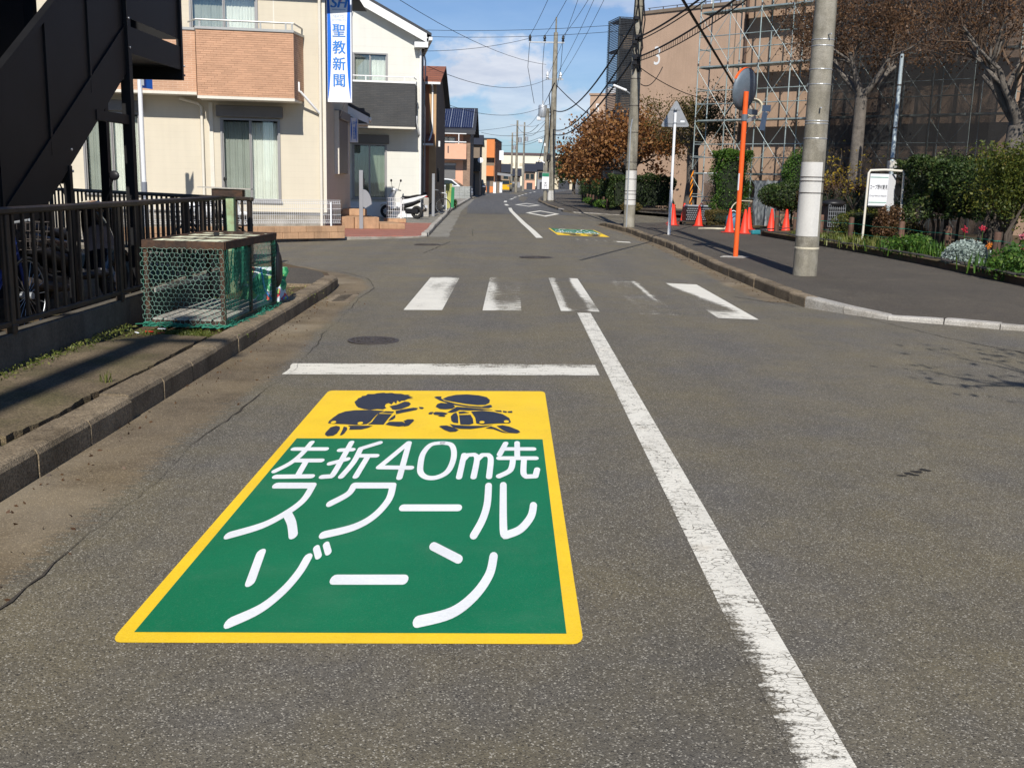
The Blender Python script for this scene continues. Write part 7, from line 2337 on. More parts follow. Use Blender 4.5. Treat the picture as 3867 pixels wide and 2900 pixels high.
# ------------------------------------------------------------------ apartment name board and lamp pole
NB_ = thing('name_board', 'white apartment name board with dark lettering on a cream pipe frame', 'sign', (9.05, 25.4, 0.02), R(4))
part('frame', MB().tube([(-0.42, 0.03, 0.0), (-0.40, 0.03, 1.80), (-0.36, 0.03, 1.86), (0.0, 0.03, 1.88), (0.40, -0.05, 1.86), (0.44, -0.06, 1.80), (0.46, -0.06, 0.0)], 0.028, 10), M['cream_trim'], NB_, smooth=50)
ang = R(38)
fA = part('board_front', MB().box(-0.37, -0.02, 1.02, 0.08, 0.02, 1.78, 0.004), M['sign_white'], NB_)
fB = part('board_side', MB().obox((0.08 + 0.17 * math.cos(ang), 0.17 * math.sin(ang), 1.40), (0.36, 0.04, 0.76), rz=ang), M['sign_white'], NB_)
for z in (1.70, 1.10):
    part('green_band', MB().box(-0.365, -0.026, z - 0.012, 0.078, -0.0215, z + 0.012), M['sign_pale_green'], fA)
put_text('コープ野村夏見', 0.12, NB_, -0.145, 1.46, -0.026, M['ink'], 0.53)
put_text('Co-op Nomura Natsumi', 0.062, NB_, -0.145, 1.26, -0.026, mat('text_grey', (0.25, 0.26, 0.28), 0.5), 0.68)
part('board_base', MB().box(-0.37, -0.02, 0.99, 0.08, 0.3, 1.018), M['ink'], NB_)
t = thing('lamp_pole', 'slim blue grey pole rising behind the apartment name board', 'pole', (10.2, 28.2, 0.14))
part('shaft', MB().lathe([(0.06, 0), (0.06, 2.0), (0.055, 2.01), (0.05, 4.8)], 14), mat('pole_bluegrey', (0.36, 0.42, 0.44), 0.5, 0.2, var=0.15, vs=6), t, smooth=40)
part('cap', MB().lathe([(0.045, 4.8), (0.04, 4.88), (0.0, 4.9)], 12), M['black_plastic'], t)
for z in (2.1, 2.9, 4.0):
    part('strap', MB().lathe([(0.062, z), (0.062, z + 0.03)], 14), M['iron'], t)
part('base_box', MB().box(-0.10, -0.12, 1.82, 0.10, 0.08, 2.05, 0.01), M['cream_trim'], t)

# log posts with thin wires along the planting bed
logs = [(8.15, 15.2), (8.42, 17.9), (8.62, 20.4), (8.52, 22.6), (8.2, 25.0), (7.98, 26.7), (7.78, 28.4), (7.6, 29.7)]
names = ['log post at the near end of the wire fence, cut by the frame', 'reddish log post beside the silver leaved plant', 'log post left of the silver leaved plant', 'log post among the green ground cover', 'log post in front of the low yellow green shrub', 'log post behind the thick concrete pole', 'log post right of the round bush', 'log post nearest the red cones']
for (x, y), lab in zip(logs, names):
    t = thing('log_post', lab, 'post', (x, y, 0.14), random.uniform(0, 3), 'log posts of the planting bed wire fence')
    part('shaft', MB().lathe([(0.062, -0.02), (0.065, 0.3), (0.06, 0.60), (0.052, 0.62), (0.0, 0.622)], 14), M['log_post'], t, smooth=50)
    part('wire_ring', MB().lathe([(0.068, 0.46), (0.068, 0.475)], 12), M['net_green'], t)
for (a, b_, k) in [(logs[i], logs[i + 1], i) for i in range(len(logs) - 1)]:
    mid = ((a[0] + b_[0]) / 2, (a[1] + b_[1]) / 2)
    for z in (0.60, 0.38):
        pass
    t = thing('fence_wire', ['thin green wires between the two nearest log posts', 'thin green wires left of the silver plant', 'thin green wires above the ground cover', 'thin green wires before the low hedge', 'thin green wires by the yellow green shrub', 'thin green wires beside the thick pole', 'thin green wires nearest the red cones'][k], 'wire', (a[0], a[1], 0.14))
    for z in (0.48, 0.26):
        part('strand', MB().tube([(0, 0, z), (mid[0] - a[0], mid[1] - a[1], z - 0.03), (b_[0] - a[0], b_[1] - a[1], z)], 0.004, 4), M['net_green'], t)
t = thing('site_hut', 'white slatted hut with yellowish base behind the right hand shrub', 'hut', (12.1, 22.5, 0.1), R(-10))
for k in range(10):
    part('board', MB().box(-0.2, 0, 0.75 + k * 0.11, 4.0, 0.08, 0.85 + k * 0.11, 0.01), M['fascia_white'], t)
part('base', MB().box(-0.25, -0.05, 0.45, 4.0, 0.1, 0.74), mat('straw_yellow', (0.50, 0.40, 0.16), 0.8), t)
part('plinth', MB().box(-0.2, 0.0, 0.0, 4.0, 0.1, 0.449), M['wall_dark'], t)
t = thing('utility_cart', 'dark wire basket cart with black cover behind the yellow green shrub', 'cart', (8.95, 28.9, 0.14), 0.2)
b = MB()
for k in range(9):
    b.tube([(-0.25 + k * 0.0625, -0.2, 0.25), (-0.25 + k * 0.0625, -0.2, 0.85)], 0.006, 4)
for k in range(7):
    b.tube([(-0.25, -0.2, 0.25 + k * 0.1), (0.25, -0.2, 0.25 + k * 0.1)], 0.006, 4)
part('basket', b, M['galv'], t)
part('box', MB().box(-0.25, -0.18, 0.2, 0.25, 0.2, 0.84, 0.02), M['black_plastic'], t)
part('cover', MB().ball((0, 0, 0.88), (0.34, 0.28, 0.12), 14, 8), M['black_plastic'], t, smooth=60)
for x in (-0.2, 0.2):
    for y in (-0.14, 0.16):
        part('leg', MB().box(x - 0.02, y - 0.02, 0, x + 0.02, y + 0.02, 0.2), M['iron'], t)
# ------------------------------------------------------------------ plants
def leaf_mesh(name, C, size, seed, asp=0.55, droop=0.0, N=None):
    """one leaf shaped face per centre; C (n,3)"""
    r = np.random.default_rng(seed)
    n = len(C)
    d = r.normal(size=(n, 3))
    if N is not None:
        d = d * 0.9 + N * 0.5
    d[:, 2] -= droop
    d /= np.linalg.norm(d, axis=1)[:, None]
    e = r.normal(size=(n, 3))
    e -= d * (e * d).sum(1)[:, None]
    e /= np.linalg.norm(e, axis=1)[:, None]
    nn = np.cross(d, e)
    s = size * r.uniform(0.6, 1.35, size=(n, 1))
    a = C - d * s * 0.5
    b = C + e * s * asp * 0.5 + nn * s * 0.10
    c = C + d * s * 0.5
    f = C - e * s * asp * 0.5 + nn * s * 0.10
    V = np.stack([a, b, c, f], 1).reshape(-1, 3)
    me = bpy.data.meshes.new(name)
    me.vertices.add(4 * n)
    me.vertices.foreach_set('co', V.ravel())
    me.loops.add(4 * n)
    me.loops.foreach_set('vertex_index', np.arange(4 * n, dtype=np.int32))
    me.polygons.add(n)
    me.polygons.foreach_set('loop_start', np.arange(0, 4 * n, 4, dtype=np.int32))
    me.polygons.foreach_set('loop_total', np.full(n, 4, dtype=np.int32))
    me.update()
    return me


def box_pts(n, x, y, z, seed, shell=0.12, lump=0.08, round_=False):
    """leaf centres near the surface of a clipped hedge box with an uneven face"""
    r = np.random.default_rng(seed)
    P = r.uniform(-1, 1, size=(n, 3))
    ax = r.choice([0, 1, 2, 2, 0], size=n)
    sg = np.where(r.random(n) < 0.5, -1, 1)
    sg = np.where(ax == 2, 1, sg)
    depth = np.abs(r.normal(0, shell, size=n))
    half = np.array([(x[1] - x[0]) / 2, (y[1] - y[0]) / 2, (z[1] - z[0]) / 2])
    cen = np.array([(x[1] + x[0]) / 2, (y[1] + y[0]) / 2, (z[1] + z[0]) / 2])
    if round_:
        P /= (np.linalg.norm(P, axis=1)[:, None] + 1e-6)
        Q = P * half * (1 - np.minimum(depth / half.min(), 0.9))[:, None]
    else:
        for i in range(3):
            m = ax == i
            P[m, i] = sg[m] * (1 - depth[m] / half[i])
        Q = P * half
    ph = r.uniform(0, 6, 6)
    w = np.sin(Q[:, 0] * 5 + ph[0]) * np.sin(Q[:, 1] * 4 + ph[1]) + np.sin(Q[:, 2] * 6 + ph[2]) * np.sin(Q[:, 0] * 3 + ph[3])
    dirn = Q / (np.linalg.norm(Q, axis=1)[:, None] + 1e-6)
    Q = Q + dirn * (w * lump)[:, None]
    return Q + cen


def hedge(name, label, cat, loc, dims, n, size, m, seed, round_=False, core=True, rz=0.0, stems=0, lump=0.08, group=None, z0=0.1, shell=0.12):
    w, d, h = dims
    t = thing(name, label, cat, loc, rz, group)
    C = box_pts(n, (-w / 2, w / 2), (-d / 2, d / 2), (z0, h), seed, shell, lump, round_)
    part('foliage', leaf_mesh('foliage', C, size, seed), M[m], t, norm=False)
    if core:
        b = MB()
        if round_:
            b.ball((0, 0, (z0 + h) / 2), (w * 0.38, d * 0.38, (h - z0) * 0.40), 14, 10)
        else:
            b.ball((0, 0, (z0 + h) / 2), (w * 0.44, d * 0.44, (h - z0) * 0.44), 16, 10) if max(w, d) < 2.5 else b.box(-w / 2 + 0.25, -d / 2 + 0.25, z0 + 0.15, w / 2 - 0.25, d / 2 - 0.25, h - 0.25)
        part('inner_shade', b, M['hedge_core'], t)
    rn = random.Random(seed)
    for k in range(max(1, stems)):
        x = rn.uniform(-w / 2 + 0.2, w / 2 - 0.2) if stems else 0
        y = rn.uniform(-d / 4, d / 4) if stems else 0
        part('stem', MB().tube([(x, y, -0.05), (x + rn.uniform(-.08, .08), y, z0 * 0.6 + 0.1), (x + rn.uniform(-.25, .25), y + rn.uniform(-.1, .1), z0 + 0.4)], [0.045, 0.035, 0.02], 7), M['bark_dark'], t)
    return t


def grow(root_pts, rn, start, d, length, r, depth, maxd, spread, up, tips, wig=0.12, nseg=4, kids=(2, 3)):
    pts, rr = [start.copy()], [r]
    p, dd = start.copy(), d.normalized()
    for k in range(nseg):
        dd = (dd + Vector((rn.gauss(0, wig), rn.gauss(0, wig), rn.gauss(0, wig) + up * 0.1))).normalized()
        p = p + dd * (length / nseg)
        pts.append(p.copy())
        rr.append(r * (1 - 0.55 * (k + 1) / nseg))
    root_pts.append((pts, rr, depth))
    if depth >= maxd:
        tips.append((pts[-1], dd))
        tips.append((pts[-2], dd))
        return
    for k in range(rn.randint(*kids)):
        i = rn.randint(max(1, nseg - 2), nseg)
        a = rn.uniform(0, 2 * math.pi)
        u = dd.orthogonal().normalized()
        v = dd.cross(u)
        nd = (dd + (u * math.cos(a) + v * math.sin(a)) * spread * rn.uniform(0.6, 1.3)).normalized()
        grow(root_pts, rn, pts[i], nd, length * rn.uniform(0.6, 0.85), rr[i] * 0.72, depth + 1, maxd, spread, up, tips, wig, nseg, kids)


def tree(label, loc, trunk_h, trunk_r, limbs, limb_len, maxd, spread, leaf_m, n_leaf, leaf_size, seed, lean=(0, 0), bark='bark', leaf_r=0.25, up=0.3, group=None, kids=(2, 3), asp=0.55, name='tree'):
    rn = random.Random(seed)
    t = thing(name, label, 'tree', loc, 0.0, group)
    segs, tips = [], []
    top = Vector((lean[0], lean[1], trunk_h))
    tr_ = [(Vector((0, 0, -0.1)), trunk_r * 1.25), (Vector((lean[0] * 0.2, lean[1] * 0.2, trunk_h * 0.12)), trunk_r * 1.05), (Vector((lean[0] * 0.5 + rn.gauss(0, .03), lean[1] * 0.5, trunk_h * 0.5)), trunk_r * 0.92), (top, trunk_r * 0.85)]
    part('trunk', MB().tube([p for p, _ in tr_], [q for _, q in tr_], 14), M[bark], t, smooth=60, norm=False)
    for k in range(limbs):
        a = 2 * math.pi * (k + rn.uniform(-.25, .25)) / limbs
        d = Vector((math.cos(a) * spread, math.sin(a) * spread, 0.9))
        grow(segs, rn, top - Vector((0, 0, rn.uniform(0, 0.25) * min(1.5, trunk_h * 0.3))), d, limb_len * rn.uniform(0.8, 1.15), trunk_r * 0.55, 0, maxd, spread, up, tips, kids=kids)
    b1, b2 = MB(), MB()
    for pts, rr, dp in segs:
        (b1 if dp < 2 else b2).tube(pts, [max(q, 0.006) for q in rr], 8 if dp < 2 else 4, cap=False)
    part('limbs', b1, M[bark], t, smooth=60, norm=False)
    if b2.v:
        part('twigs', b2, M['twig'], t, norm=False, kind='stuff')
    r = np.random.default_rng(seed)
    T = np.array([list(p) for p, _ in tips])
    idx = r.integers(0, len(T), n_leaf)
    C = T[idx] + r.normal(0, leaf_r, size=(n_leaf, 3))
    part('crown', leaf_mesh('crown', C, leaf_size, seed, asp, droop=0.4), M[leaf_m], t, norm=False)
    return t


# clipped hedges and shrubs of the near planting bed
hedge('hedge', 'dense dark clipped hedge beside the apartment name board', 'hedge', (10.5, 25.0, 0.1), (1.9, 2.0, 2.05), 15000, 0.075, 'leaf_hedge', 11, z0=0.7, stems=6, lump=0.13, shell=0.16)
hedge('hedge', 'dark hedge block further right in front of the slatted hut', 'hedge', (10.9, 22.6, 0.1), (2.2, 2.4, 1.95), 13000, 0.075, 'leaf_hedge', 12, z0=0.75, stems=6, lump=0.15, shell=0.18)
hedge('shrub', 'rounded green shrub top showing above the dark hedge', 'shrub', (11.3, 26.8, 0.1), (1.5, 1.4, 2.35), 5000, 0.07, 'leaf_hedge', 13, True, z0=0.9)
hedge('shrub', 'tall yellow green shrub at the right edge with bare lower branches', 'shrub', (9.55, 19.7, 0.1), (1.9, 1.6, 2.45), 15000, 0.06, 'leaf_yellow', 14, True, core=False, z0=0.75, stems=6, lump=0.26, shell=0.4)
hedge('shrub', 'low clipped yellow green shrub right behind the thick concrete pole', 'shrub', (9.1, 26.9, 0.1), (1.6, 1.3, 0.82), 6000, 0.05, 'leaf_yellow', 15, True, z0=0.0, lump=0.05)
hedge('shrub', 'low clipped shrub under the name board', 'shrub', (9.55, 25.2, 0.1), (1.2, 1.0, 0.62), 4500, 0.05, 'leaf_olive', 16, True, z0=0.0, lump=0.05)
hedge('shrub', 'brown dried shrub under the name board frame', 'shrub', (9.1, 25.05, 0.1), (0.75, 0.6, 1.0), 4200, 0.06, 'leaf_rust', 17, True, core=False, z0=0.1, shell=0.3)
hedge('hedge', 'tan brown withered hedge behind the dark basket cart', 'hedge', (9.9, 31.2, 0.1), (2.4, 0.9, 1.45), 6500, 0.06, 'leaf_rust', 18, z0=0.2)
hedge('shrub', 'round dark bush with glossy leaves above the shaded cones', 'shrub', (8.55, 32.4, 0.1), (1.75, 1.6, 1.55), 8500, 0.065, 'leaf_hedge', 19, True, z0=0.55, stems=4)
hedge('shrub', 'egg shaped clipped green bush behind the round dark bush', 'shrub', (9.35, 34.2, 0.1), (1.2, 1.2, 2.55), 8500, 0.055, 'leaf_bright', 20, True, z0=0.9)
hedge('shrub', 'tall columnar green bush left of the orange mirror post', 'shrub', (7.55, 36.2, 0.1), (1.2, 1.1, 2.5), 15000, 0.06, 'leaf_bright', 21, False, z0=0.1, lump=0.10)
hedge('hedge', 'low trimmed hedge strip between crate and cones', 'hedge', (7.25, 34.6, 0.1), (1.5, 0.6, 0.5), 4200, 0.05, 'leaf_olive', 22, z0=0.02)
# far hedge along the opposite pavement
fh = [(6.6, 53.4, 3.2, 1.3, 1.75, 'dark hedge facing the driveway beyond the middle utility pole'), (6.0, 58.5, 1.6, 6.5, 1.6, 'dark roadside hedge under the nearer brown tree'), (5.9, 66.5, 1.5, 7.0, 1.5, 'dark roadside hedge under the farther brown tree'), (6.2, 76.5, 1.6, 10.0, 1.6, 'distant dark hedge beside the far pavement'), (7.3, 92.0, 2.0, 16.0, 1.9, 'farthest dark hedge mass at the pavement end')]
for k, (x, y, w, d, h, lab) in enumerate(fh):
    hedge('hedge', lab, 'hedge', (x, y, 0.05), (w, d, h), 9000 if k < 3 else 6000, 0.10, 'leaf_hedge', 40 + k, z0=0.15, lump=0.14)
for k, (x, y, lab) in enumerate([(5.0, 56.0, 'small green ground shrub by the far pavement edge'), (5.05, 60.5, 'second small ground shrub along the far pavement'), (5.0, 65.0, 'third small ground shrub along the far pavement'), (5.9, 51.5, 'leafy mound at the corner of the far driveway')]):
    hedge('shrub', lab, 'shrub', (x, y, 0.05), (1.1, 1.4, 0.5), 1800, 0.10, 'leaf_olive' if k % 2 else 'leaf_bright', 60 + k, True, z0=0.0)
for k in range(9):
    y = 54 + k * 2.4
    solo('edging_post', MB().lathe([(0.06, 0), (0.06, 0.62), (0.0, 0.64)], 8), M['log_post'], ['nearest', 'second', 'third', 'fourth', 'fifth', 'sixth', 'seventh', 'eighth', 'farthest'][k] + ' short log post edging the far hedge, counted from the driveway', 'post', (4.98, y, 0.05), group='log posts edging the far hedge')
# flower bed in front
def tuft(name, label, cat, loc, n, h, spread, m, seed, wid=0.012, group=None):
    r = np.random.default_rng(seed)
    t = thing(name, label, cat, loc, 0.0, group)
    base = r.normal(0, spread * 0.5, size=(n, 2))
    ang = r.uniform(0, 2 * np.pi, n)
    ln = h * r.uniform(0.5, 1.1, n)
    le = r.uniform(0.1, 0.9, n)
    V, F = [], []
    for i in range(n):
        d = np.array([math.cos(ang[i]), math.sin(ang[i])])
        p = np.array([-d[1], d[0]]) * wid
        b0 = base[i]
        m1 = b0 + d * le[i] * ln[i] * 0.35
        m2 = b0 + d * le[i] * ln[i] * 0.8
        o = len(V)
        V += [(b0[0] - p[0], b0[1] - p[1], 0), (b0[0] + p[0], b0[1] + p[1], 0), (m1[0] + p[0], m1[1] + p[1], ln[i] * 0.6), (m1[0] - p[0], m1[1] - p[1], ln[i] * 0.6), (m2[0], m2[1], ln[i] * (1 - 0.35 * le[i]))]
        F += [(o, o + 1, o + 2, o + 3), (o + 3, o + 2, o + 4)]
    b = MB()
    b.v, b.f = V, F
    part('blades', b, M[m], t, norm=False, kind='stuff')
    return t


rn = random.Random(11)
for k, (x, y, n, h, s, m, lab) in enumerate([(8.0, 23.6, 300, 0.30, 0.55, 'grass', 'straw green grass tuft below the log post by the low shrub'), (7.8, 25.2, 280, 0.28, 0.55, 'grass', 'pale grass tuft at the foot of the thick pole'), (7.75, 27.2, 260, 0.25, 0.45, 'grass', 'grass tuft beside the bed edging near the cones'),
                                          (8.15, 21.5, 240, 0.36, 0.5, 'leaf_bright', 'long leaved green clump in the middle of the bed'), (8.25, 19.9, 260, 0.38, 0.5, 'leaf_bright', 'green lily like clump left of the silver plant'), (8.05, 16.6, 260, 0.35, 0.5, 'leaf_bright', 'bright green clump at the right end of the bed'), (8.0, 22.4, 240, 0.25, 0.5, 'grass', 'dry grass tuft against the dark edging')]):
    tuft('grass_tuft', lab, 'grass', (x, y, 0.15), n, h, s, m, 80 + k)
for k, (x, y, w, h, m, lab) in enumerate([(8.1, 20.9, 1.0, 0.42, 'leaf_bright', 'leafy green ground plant spilling over the edging'), (8.05, 16.0, 1.2, 0.45, 'leaf_bright', 'leafy bed plant at the right frame edge'), (8.5, 21.7, 0.7, 0.5, 'leaf_bright', 'broad leaved plant around the reddish log post'), (8.55, 16.9, 0.8, 0.55, 'leaf_bright', 'flowering leafy plant behind the reddish log post')]):
    hedge('bed_plant', lab, 'plant', (x, y, 0.15), (w, w, h), 2200, 0.07, m, 90 + k, True, core=False, z0=-0.1, shell=0.25)
hedge('silver_plant', 'silvery grey dusty miller plant at the front of the bed', 'plant', (8.12, 18.4, 0.12), (0.85, 0.75, 0.52), 8000, 0.06, 'leaf_silver', 97, True, core=False, z0=-0.1, shell=0.16)
for k, (x, y, z, m, lab) in enumerate([(8.45, 19.3, 0.62, 'petal_red', 'red geranium bloom left above the silver plant'), (8.6, 18.9, 0.66, 'petal_red', 'red geranium bloom behind the silver plant'), (8.55, 17.3, 0.60, 'petal_pink', 'pink geranium bloom right of the log post'), (8.15, 17.6, 0.42, 'petal_orange', 'orange flower low beside the log post'), (8.4, 16.9, 0.42, 'petal_pink', 'small pink flower near the frame edge')]):
    t = thing('flower', lab, 'flower', (x, y, 0.12))
    r = np.random.default_rng(200 + k)
    part('petals', leaf_mesh('petals', r.normal(0, 0.022, size=(70, 3)) + np.array([0, 0, z]), 0.03, 200 + k, 0.9), M[m], t, norm=False)
    part('stem', MB().tube([(0, 0, 0), (0.02, 0, z * 0.5), (0, 0, z)], 0.006, 5), M['leaf_bright'], t)
# moss and weeds on the left pavement
r = np.random.default_rng(5)
C = np.concatenate([np.stack([r.normal(-2.85, 0.22, 1500), r.normal(8.78, 0.09, 1500), r.uniform(0.06, 0.085, 1500)], 1),
                    np.stack([r.normal(-3.34, 0.05, 1400), r.uniform(4.5, 9.0, 1400), r.uniform(0.088, 0.115, 1400)], 1),
                    np.stack([r.normal(-2.66, 0.05, 300), r.normal(8.6, 0.12, 300), r.uniform(0.06, 0.085, 300)], 1),
                    np.stack([r.normal(-2.9, 0.3, 700), r.uniform(11.2, 13.0, 700), r.uniform(0.05, 0.07, 700)], 1)])
o = part('moss', leaf_mesh('moss', C, 0.022, 5), M['grass'], None, 'green moss and tiny weeds on the left pavement soil', kind='stuff', norm=False)
o['category'] = 'moss'
tuft('weed', 'single dry weed growing from the cracked pavement slab', 'weed', (-2.6, 6.55, 0.085), 14, 0.10, 0.03, 'grass', 301, 0.003)
r = np.random.default_rng(6)
C = np.concatenate([np.stack([r.normal(-2.2, 0.06, 160), r.uniform(3.2, 13.6, 160), np.full(160, -0.052)], 1), np.stack([r.normal(-1.9, 0.15, 40), r.uniform(3.2, 13.6, 40), np.full(40, -0.046)], 1),
                    np.stack([r.normal(3.52, 0.06, 220), r.uniform(13.4, 34, 220), np.full(220, -0.046)], 1)])
o = part('leaf_litter', leaf_mesh('leaf_litter', C, 0.024, 6), M['leaf_rust'], None, 'scattered dry leaf litter along both gutters', kind='stuff', norm=False)
o['category'] = 'leaf litter'

# ---- trees
tree('brown leaved tree in front of the scaffolding behind the thick pole', (10.15, 31.2, 0.1), 4.2, 0.20, 5, 1.45, 4, 0.8, 'leaf_rust', 11000, 0.075, 21, (0.05, 0), leaf_r=0.17, kids=(3, 3))
tree('big pale barked tree forking at the right edge of the picture', (11.75, 25.2, 0.1), 3.0, 0.26, 6, 1.75, 4, 0.7, 'leaf_rust', 11000, 0.075, 22, (0.3, 0), leaf_r=0.17, up=0.4, kids=(3, 3))
tree('tall tree with brown olive crown behind the triangular sign', (8.3, 48.5, 0.05), 3.0, 0.30, 6, 1.5, 3, 0.95, 'leaf_olive', 8000, 0.11, 23, leaf_r=0.26, kids=(3, 3))
tree('wide pollarded tree full of dry brown leaves behind the middle pole', (6.3, 57.0, 0.05), 1.9, 0.24, 7, 1.55, 3, 1.0, 'leaf_brown', 9000, 0.17, 24, leaf_r=0.28, asp=0.8, kids=(3, 3), up=0.6)
tree('second brown leaved pollarded tree farther up the pavement', (6.0, 68.0, 0.05), 1.9, 0.24, 7, 1.4, 3, 1.0, 'leaf_brown', 8500, 0.18, 25, leaf_r=0.30, asp=0.8, kids=(3, 3), up=0.6)
tree('third brown leaved pollarded tree at the far end of the hedge', (6.3, 82.0, 0.05), 1.9, 0.22, 6, 1.3, 3, 1.0, 'leaf_brown', 5000, 0.26, 26, leaf_r=0.4, asp=0.8)
tree('dark green far tree beside the strip sign pole', (7.0, 118.0, 0.0), 1.5, 0.2, 6, 1.3, 3, 0.9, 'leaf_hedge', 5000, 0.30, 27, leaf_r=0.5)
tree('small yellow leaved sapling between the thick pole and the name board', (9.75, 29.7, 0.1), 0.8, 0.035, 4, 0.9, 2, 0.6, 'leaf_gold', 260, 0.09, 28, leaf_r=0.12, bark='bark_dark')
tree('sparse yellow leaved sapling left of the name board', (9.2, 30.2, 0.1), 0.7, 0.03, 4, 0.8, 2, 0.6, 'leaf_gold', 200, 0.09, 29, leaf_r=0.12, bark='bark_dark')
hedge('shrub', 'small leafy weed clump by the yellow green board', 'shrub', (-2.95, 53.0, -0.02), (0.6, 0.6, 0.55), 900, 0.09, 'leaf_hedge', 71, True, core=False, z0=-0.1, shell=0.2)
# large tree off the right edge whose shadow reaches the road
tree('large bare branched tree standing just outside the right edge', (5.2, 3.4, 0.0), 3.4, 0.12, 6, 1.0, 2, 1.0, 'leaf_rust', 450, 0.10, 30, (-0.5, 0.2), leaf_r=0.2)

# ------------------------------------------------------------------ overhead wires
def cat_(a, b, sag, n=18):
    a, b = Vector(a), Vector(b)
    return [a.lerp(b, t) - Vector((0, 0, sag * 4 * t * (1 - t))) for t in [k / n for k in range(n + 1)]]


def wire(label, a, b, sag, r, grp=None, n=18):
    o = Vector(a)
    pts = [p - o for p in cat_(a, b, sag, n)]
    return solo('overhead_wire', MB().tube(pts, r, 5), M['cable_black'], label, 'wire', tuple(o), group=grp)


p2 = lambda z, dx=0: (3.72 + dx, 32.6, z + 0.07)
p3 = lambda z, dx=0: (2.75 + dx, 73.0, z + 0.04)
p1 = lambda z, dx=0: (4.66 + dx, 16.25, z + 0.07)
G1 = 'power lines over the road'
for k, dx in enumerate((-1.75, -0.75, 0.5)):
    wire(['leftmost high power line running to the far pole crossarm', 'middle high power line running to the far pole crossarm', 'right high power line running to the far pole crossarm'][k], p3(11.1, dx), p2(11.75, [-0.95, 0, 0.95][k]), 0.55, 0.014, G1)
    wire(['left high power line overhead between the two near poles', 'middle high power line overhead between the two near poles', 'right high power line overhead between the two near poles'][k], p2(11.75, [-0.95, 0, 0.95][k]), p1(12.1, [-0.8, 0, 0.8][k]), 0.3, 0.014, G1)
for k, (z3, z2, dx) in enumerate(((8.6, 10.8, -0.4), (8.5, 10.75, 0.1), (8.35, 10.7, 0.4))):
    wire(['upper low voltage line left of three at the far pole', 'upper low voltage line middle of three at the far pole', 'upper low voltage line right of three at the far pole'][k], p3(z3, dx), p2(z2, dx * 1.6), 0.5, 0.011, G1)
wire('thick black cable bundle sagging from the middle pole down to the far pole', p2(6.2, -0.1), p3(6.2), 0.95, 0.034)
wire('second cable bundle below it between the middle pole and far pole', p2(5.55, -0.1), p3(4.9), 0.85, 0.030)
wire('lowest cable bundle sagging between the middle pole and far pole', p2(5.1, -0.1), p3(4.6), 0.80, 0.034)
wire('upper black cable bundle from the middle pole up to the thick pole', p2(5.7), p1(5.75, -0.1), 0.25, 0.026)
wire('black cable running just under the upper bundle to the thick pole', p2(5.6), p1(5.55, -0.1), 0.22, 0.016)
wire('lower black cable bundle from the middle pole to the thick pole', p2(5.12), p1(5.15, -0.1), 0.22, 0.024)
# spiral hanger bundle
b = MB()
A = cat_(p2(5.0), p1(5.0, -0.1), 0.25, 60)
for i in range(60):
    q = A[i]
    b.tube([q + Vector((0, 0, 0.13)), q + Vector((0.0, 0.0, 0.0))], 0.006, 4)
b.tube([q + Vector((0, 0, 0.0)) for q in A], 0.014, 5)
solo('cable_hanger', b, M['cable_black'], 'ladder like hanger wire under the lower cable bundle', 'wire')
wire('thick black service cable falling steeply in front of the scaffolding', (1.2, 13.5, 4.95), (8.2, 37.2, 4.15), 0.0, 0.030)
wire('thin black cable dropping from the middle pole towards the scaffolding', p2(4.9), (8.2, 38.9, 4.5), 0.35, 0.014)
wire('slack black lead looping below the middle pole cables', p2(4.35, 0.15), (4.6, 33.2, 5.0), 0.25, 0.014)
wire('black guy cable slanting down from the far pole to the brown trees', p3(7.9, 0.1), (6.2, 62.0, 4.4), 0.3, 0.03)
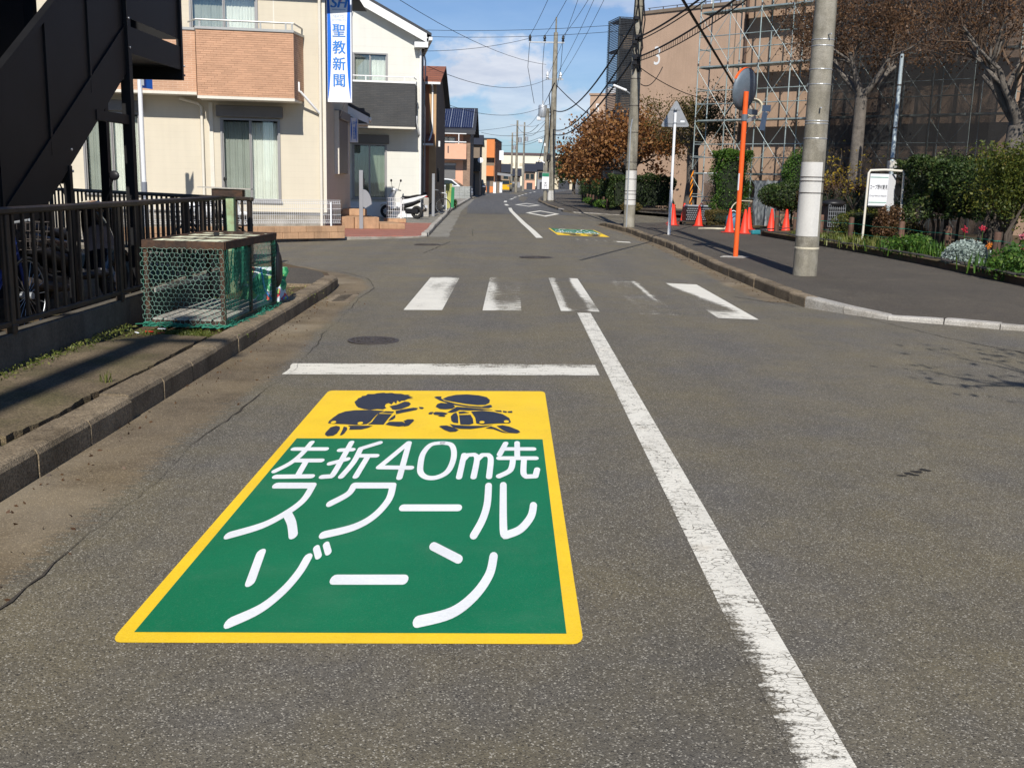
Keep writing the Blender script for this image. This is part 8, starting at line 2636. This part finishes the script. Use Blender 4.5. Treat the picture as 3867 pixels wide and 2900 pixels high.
for k, (a, b_, sag, r_, lab) in enumerate([
    (p3(10.9, -1.7), (-12, 60, 9.0), 0.8, 0.014, 'thin wire crossing from the far pole over the white house roof'),
    ((-3.3, 40.5, 5.6), p3(8.3, -0.4), 0.7, 0.012, 'thin service wire from the white house to the far pole'),
    ((-3.1, 51.0, 4.9), p3(6.6, -0.3), 0.6, 0.012, 'thin service wire from the brown house to the far pole'),
    ((-2.6, 86.0, 5.2), p3(4.9, -0.3), 0.35, 0.014, 'thin service wire from the pink house to the far pole'),
    ((-2.0, 126.0, 5.6), p3(4.6, -0.3), 0.4, 0.014, 'thin wire from the orange building to the far pole'),
    ((-14, 70, 11.2), (7.6, 62.5, 10.6), 0.5, 0.014, 'long nearly level wire crossing the sky behind the far pole'),
    ((-14, 70.3, 10.9), (7.6, 62.8, 10.3), 0.55, 0.014, 'second long level wire just below the first'),
    (p3(8.0), (1.6, 150, 9.0), 0.8, 0.018, 'upper wire leading from the far pole to the distant poles'),
    (p3(6.2), (1.6, 150, 8.0), 0.9, 0.02, 'lower wire leading from the far pole to the distant poles'),
    (p3(4.8), (-0.1, 165, 7.6), 0.8, 0.018, 'wire from the far pole to the thinnest distant pole'),
    (p3(5.2, -1.0), (0.5, 128, 7.9), 0.7, 0.018, 'wire from the far pole boxes to the distant left pole'),
    ((0.5, 128, 8.0), (-12, 118, 7.0), 0.6, 0.018, 'distant wire leaving the far left pole towards the left'),
    ((5.1, 168, 10.9), (1.6, 150, 9.0), 0.4, 0.02, 'distant wire between the two poles by the far houses'),
    ((-9, 22, 9.5), p3(9.2, -0.6), 1.2, 0.012, 'thin wire rising from above the cream house towards the far pole'),
    ]):
    wire(lab, a, b_, sag, r_)
wire('pale guy wire descending at the top right corner', (9.55, 16.25, 6.0), (11.6, 19.6, 3.2), 0.0, 0.02)
b = MB()
for (dx) in (-1.75, -0.75, 0.5):
    b.tube([(dx, -0.02, 11.0), (dx - 0.1, -0.05, 9.0), (dx * 0.6 - 0.3, -0.1, 6.6)], 0.018, 5)
b.tube([(0.0, -0.2, 8.0), (-0.35, -0.25, 7.2), (-0.2, -0.25, 6.0), (-0.3, -0.3, 3.2), (-0.25, -0.25, 2.3)], 0.04, 6)
b.tube([(-0.5, -0.15, 4.6), (-0.75, -0.2, 3.4), (-0.95, -0.2, 2.6)], 0.03, 6)
part('drop_leads', b, M['cable_black'], P3)
b = MB()
for k in range(5):
    a = k * 1.3
    b.tube([(0.14 * math.cos(a), -0.14, 7.2), (0.18 * math.cos(a + 1), -0.2, 6.2), (0.16 * math.cos(a + 2), -0.2, 5.4), (0.14 * math.cos(a), -0.2, 4.7)], 0.02, 5)
part('drop_leads', b, M['cable_black'], P2)

t = thing('utility_pole', 'unseen utility pole added outside the left frame edge to cast the shadow bar on the near pavement', 'utility pole', (-3.18, -4.0, 0.05))  # unseen pole, put in for the shadow band across the slabs
part('shaft', MB().lathe([(0.17, 0), (0.13, 11.2)], 20), M['pole_concrete'], t, smooth=40)
part('crossarm', MB().box(-0.7, -0.05, 10.3, 0.7, 0.05, 10.4), M['galv'], t)
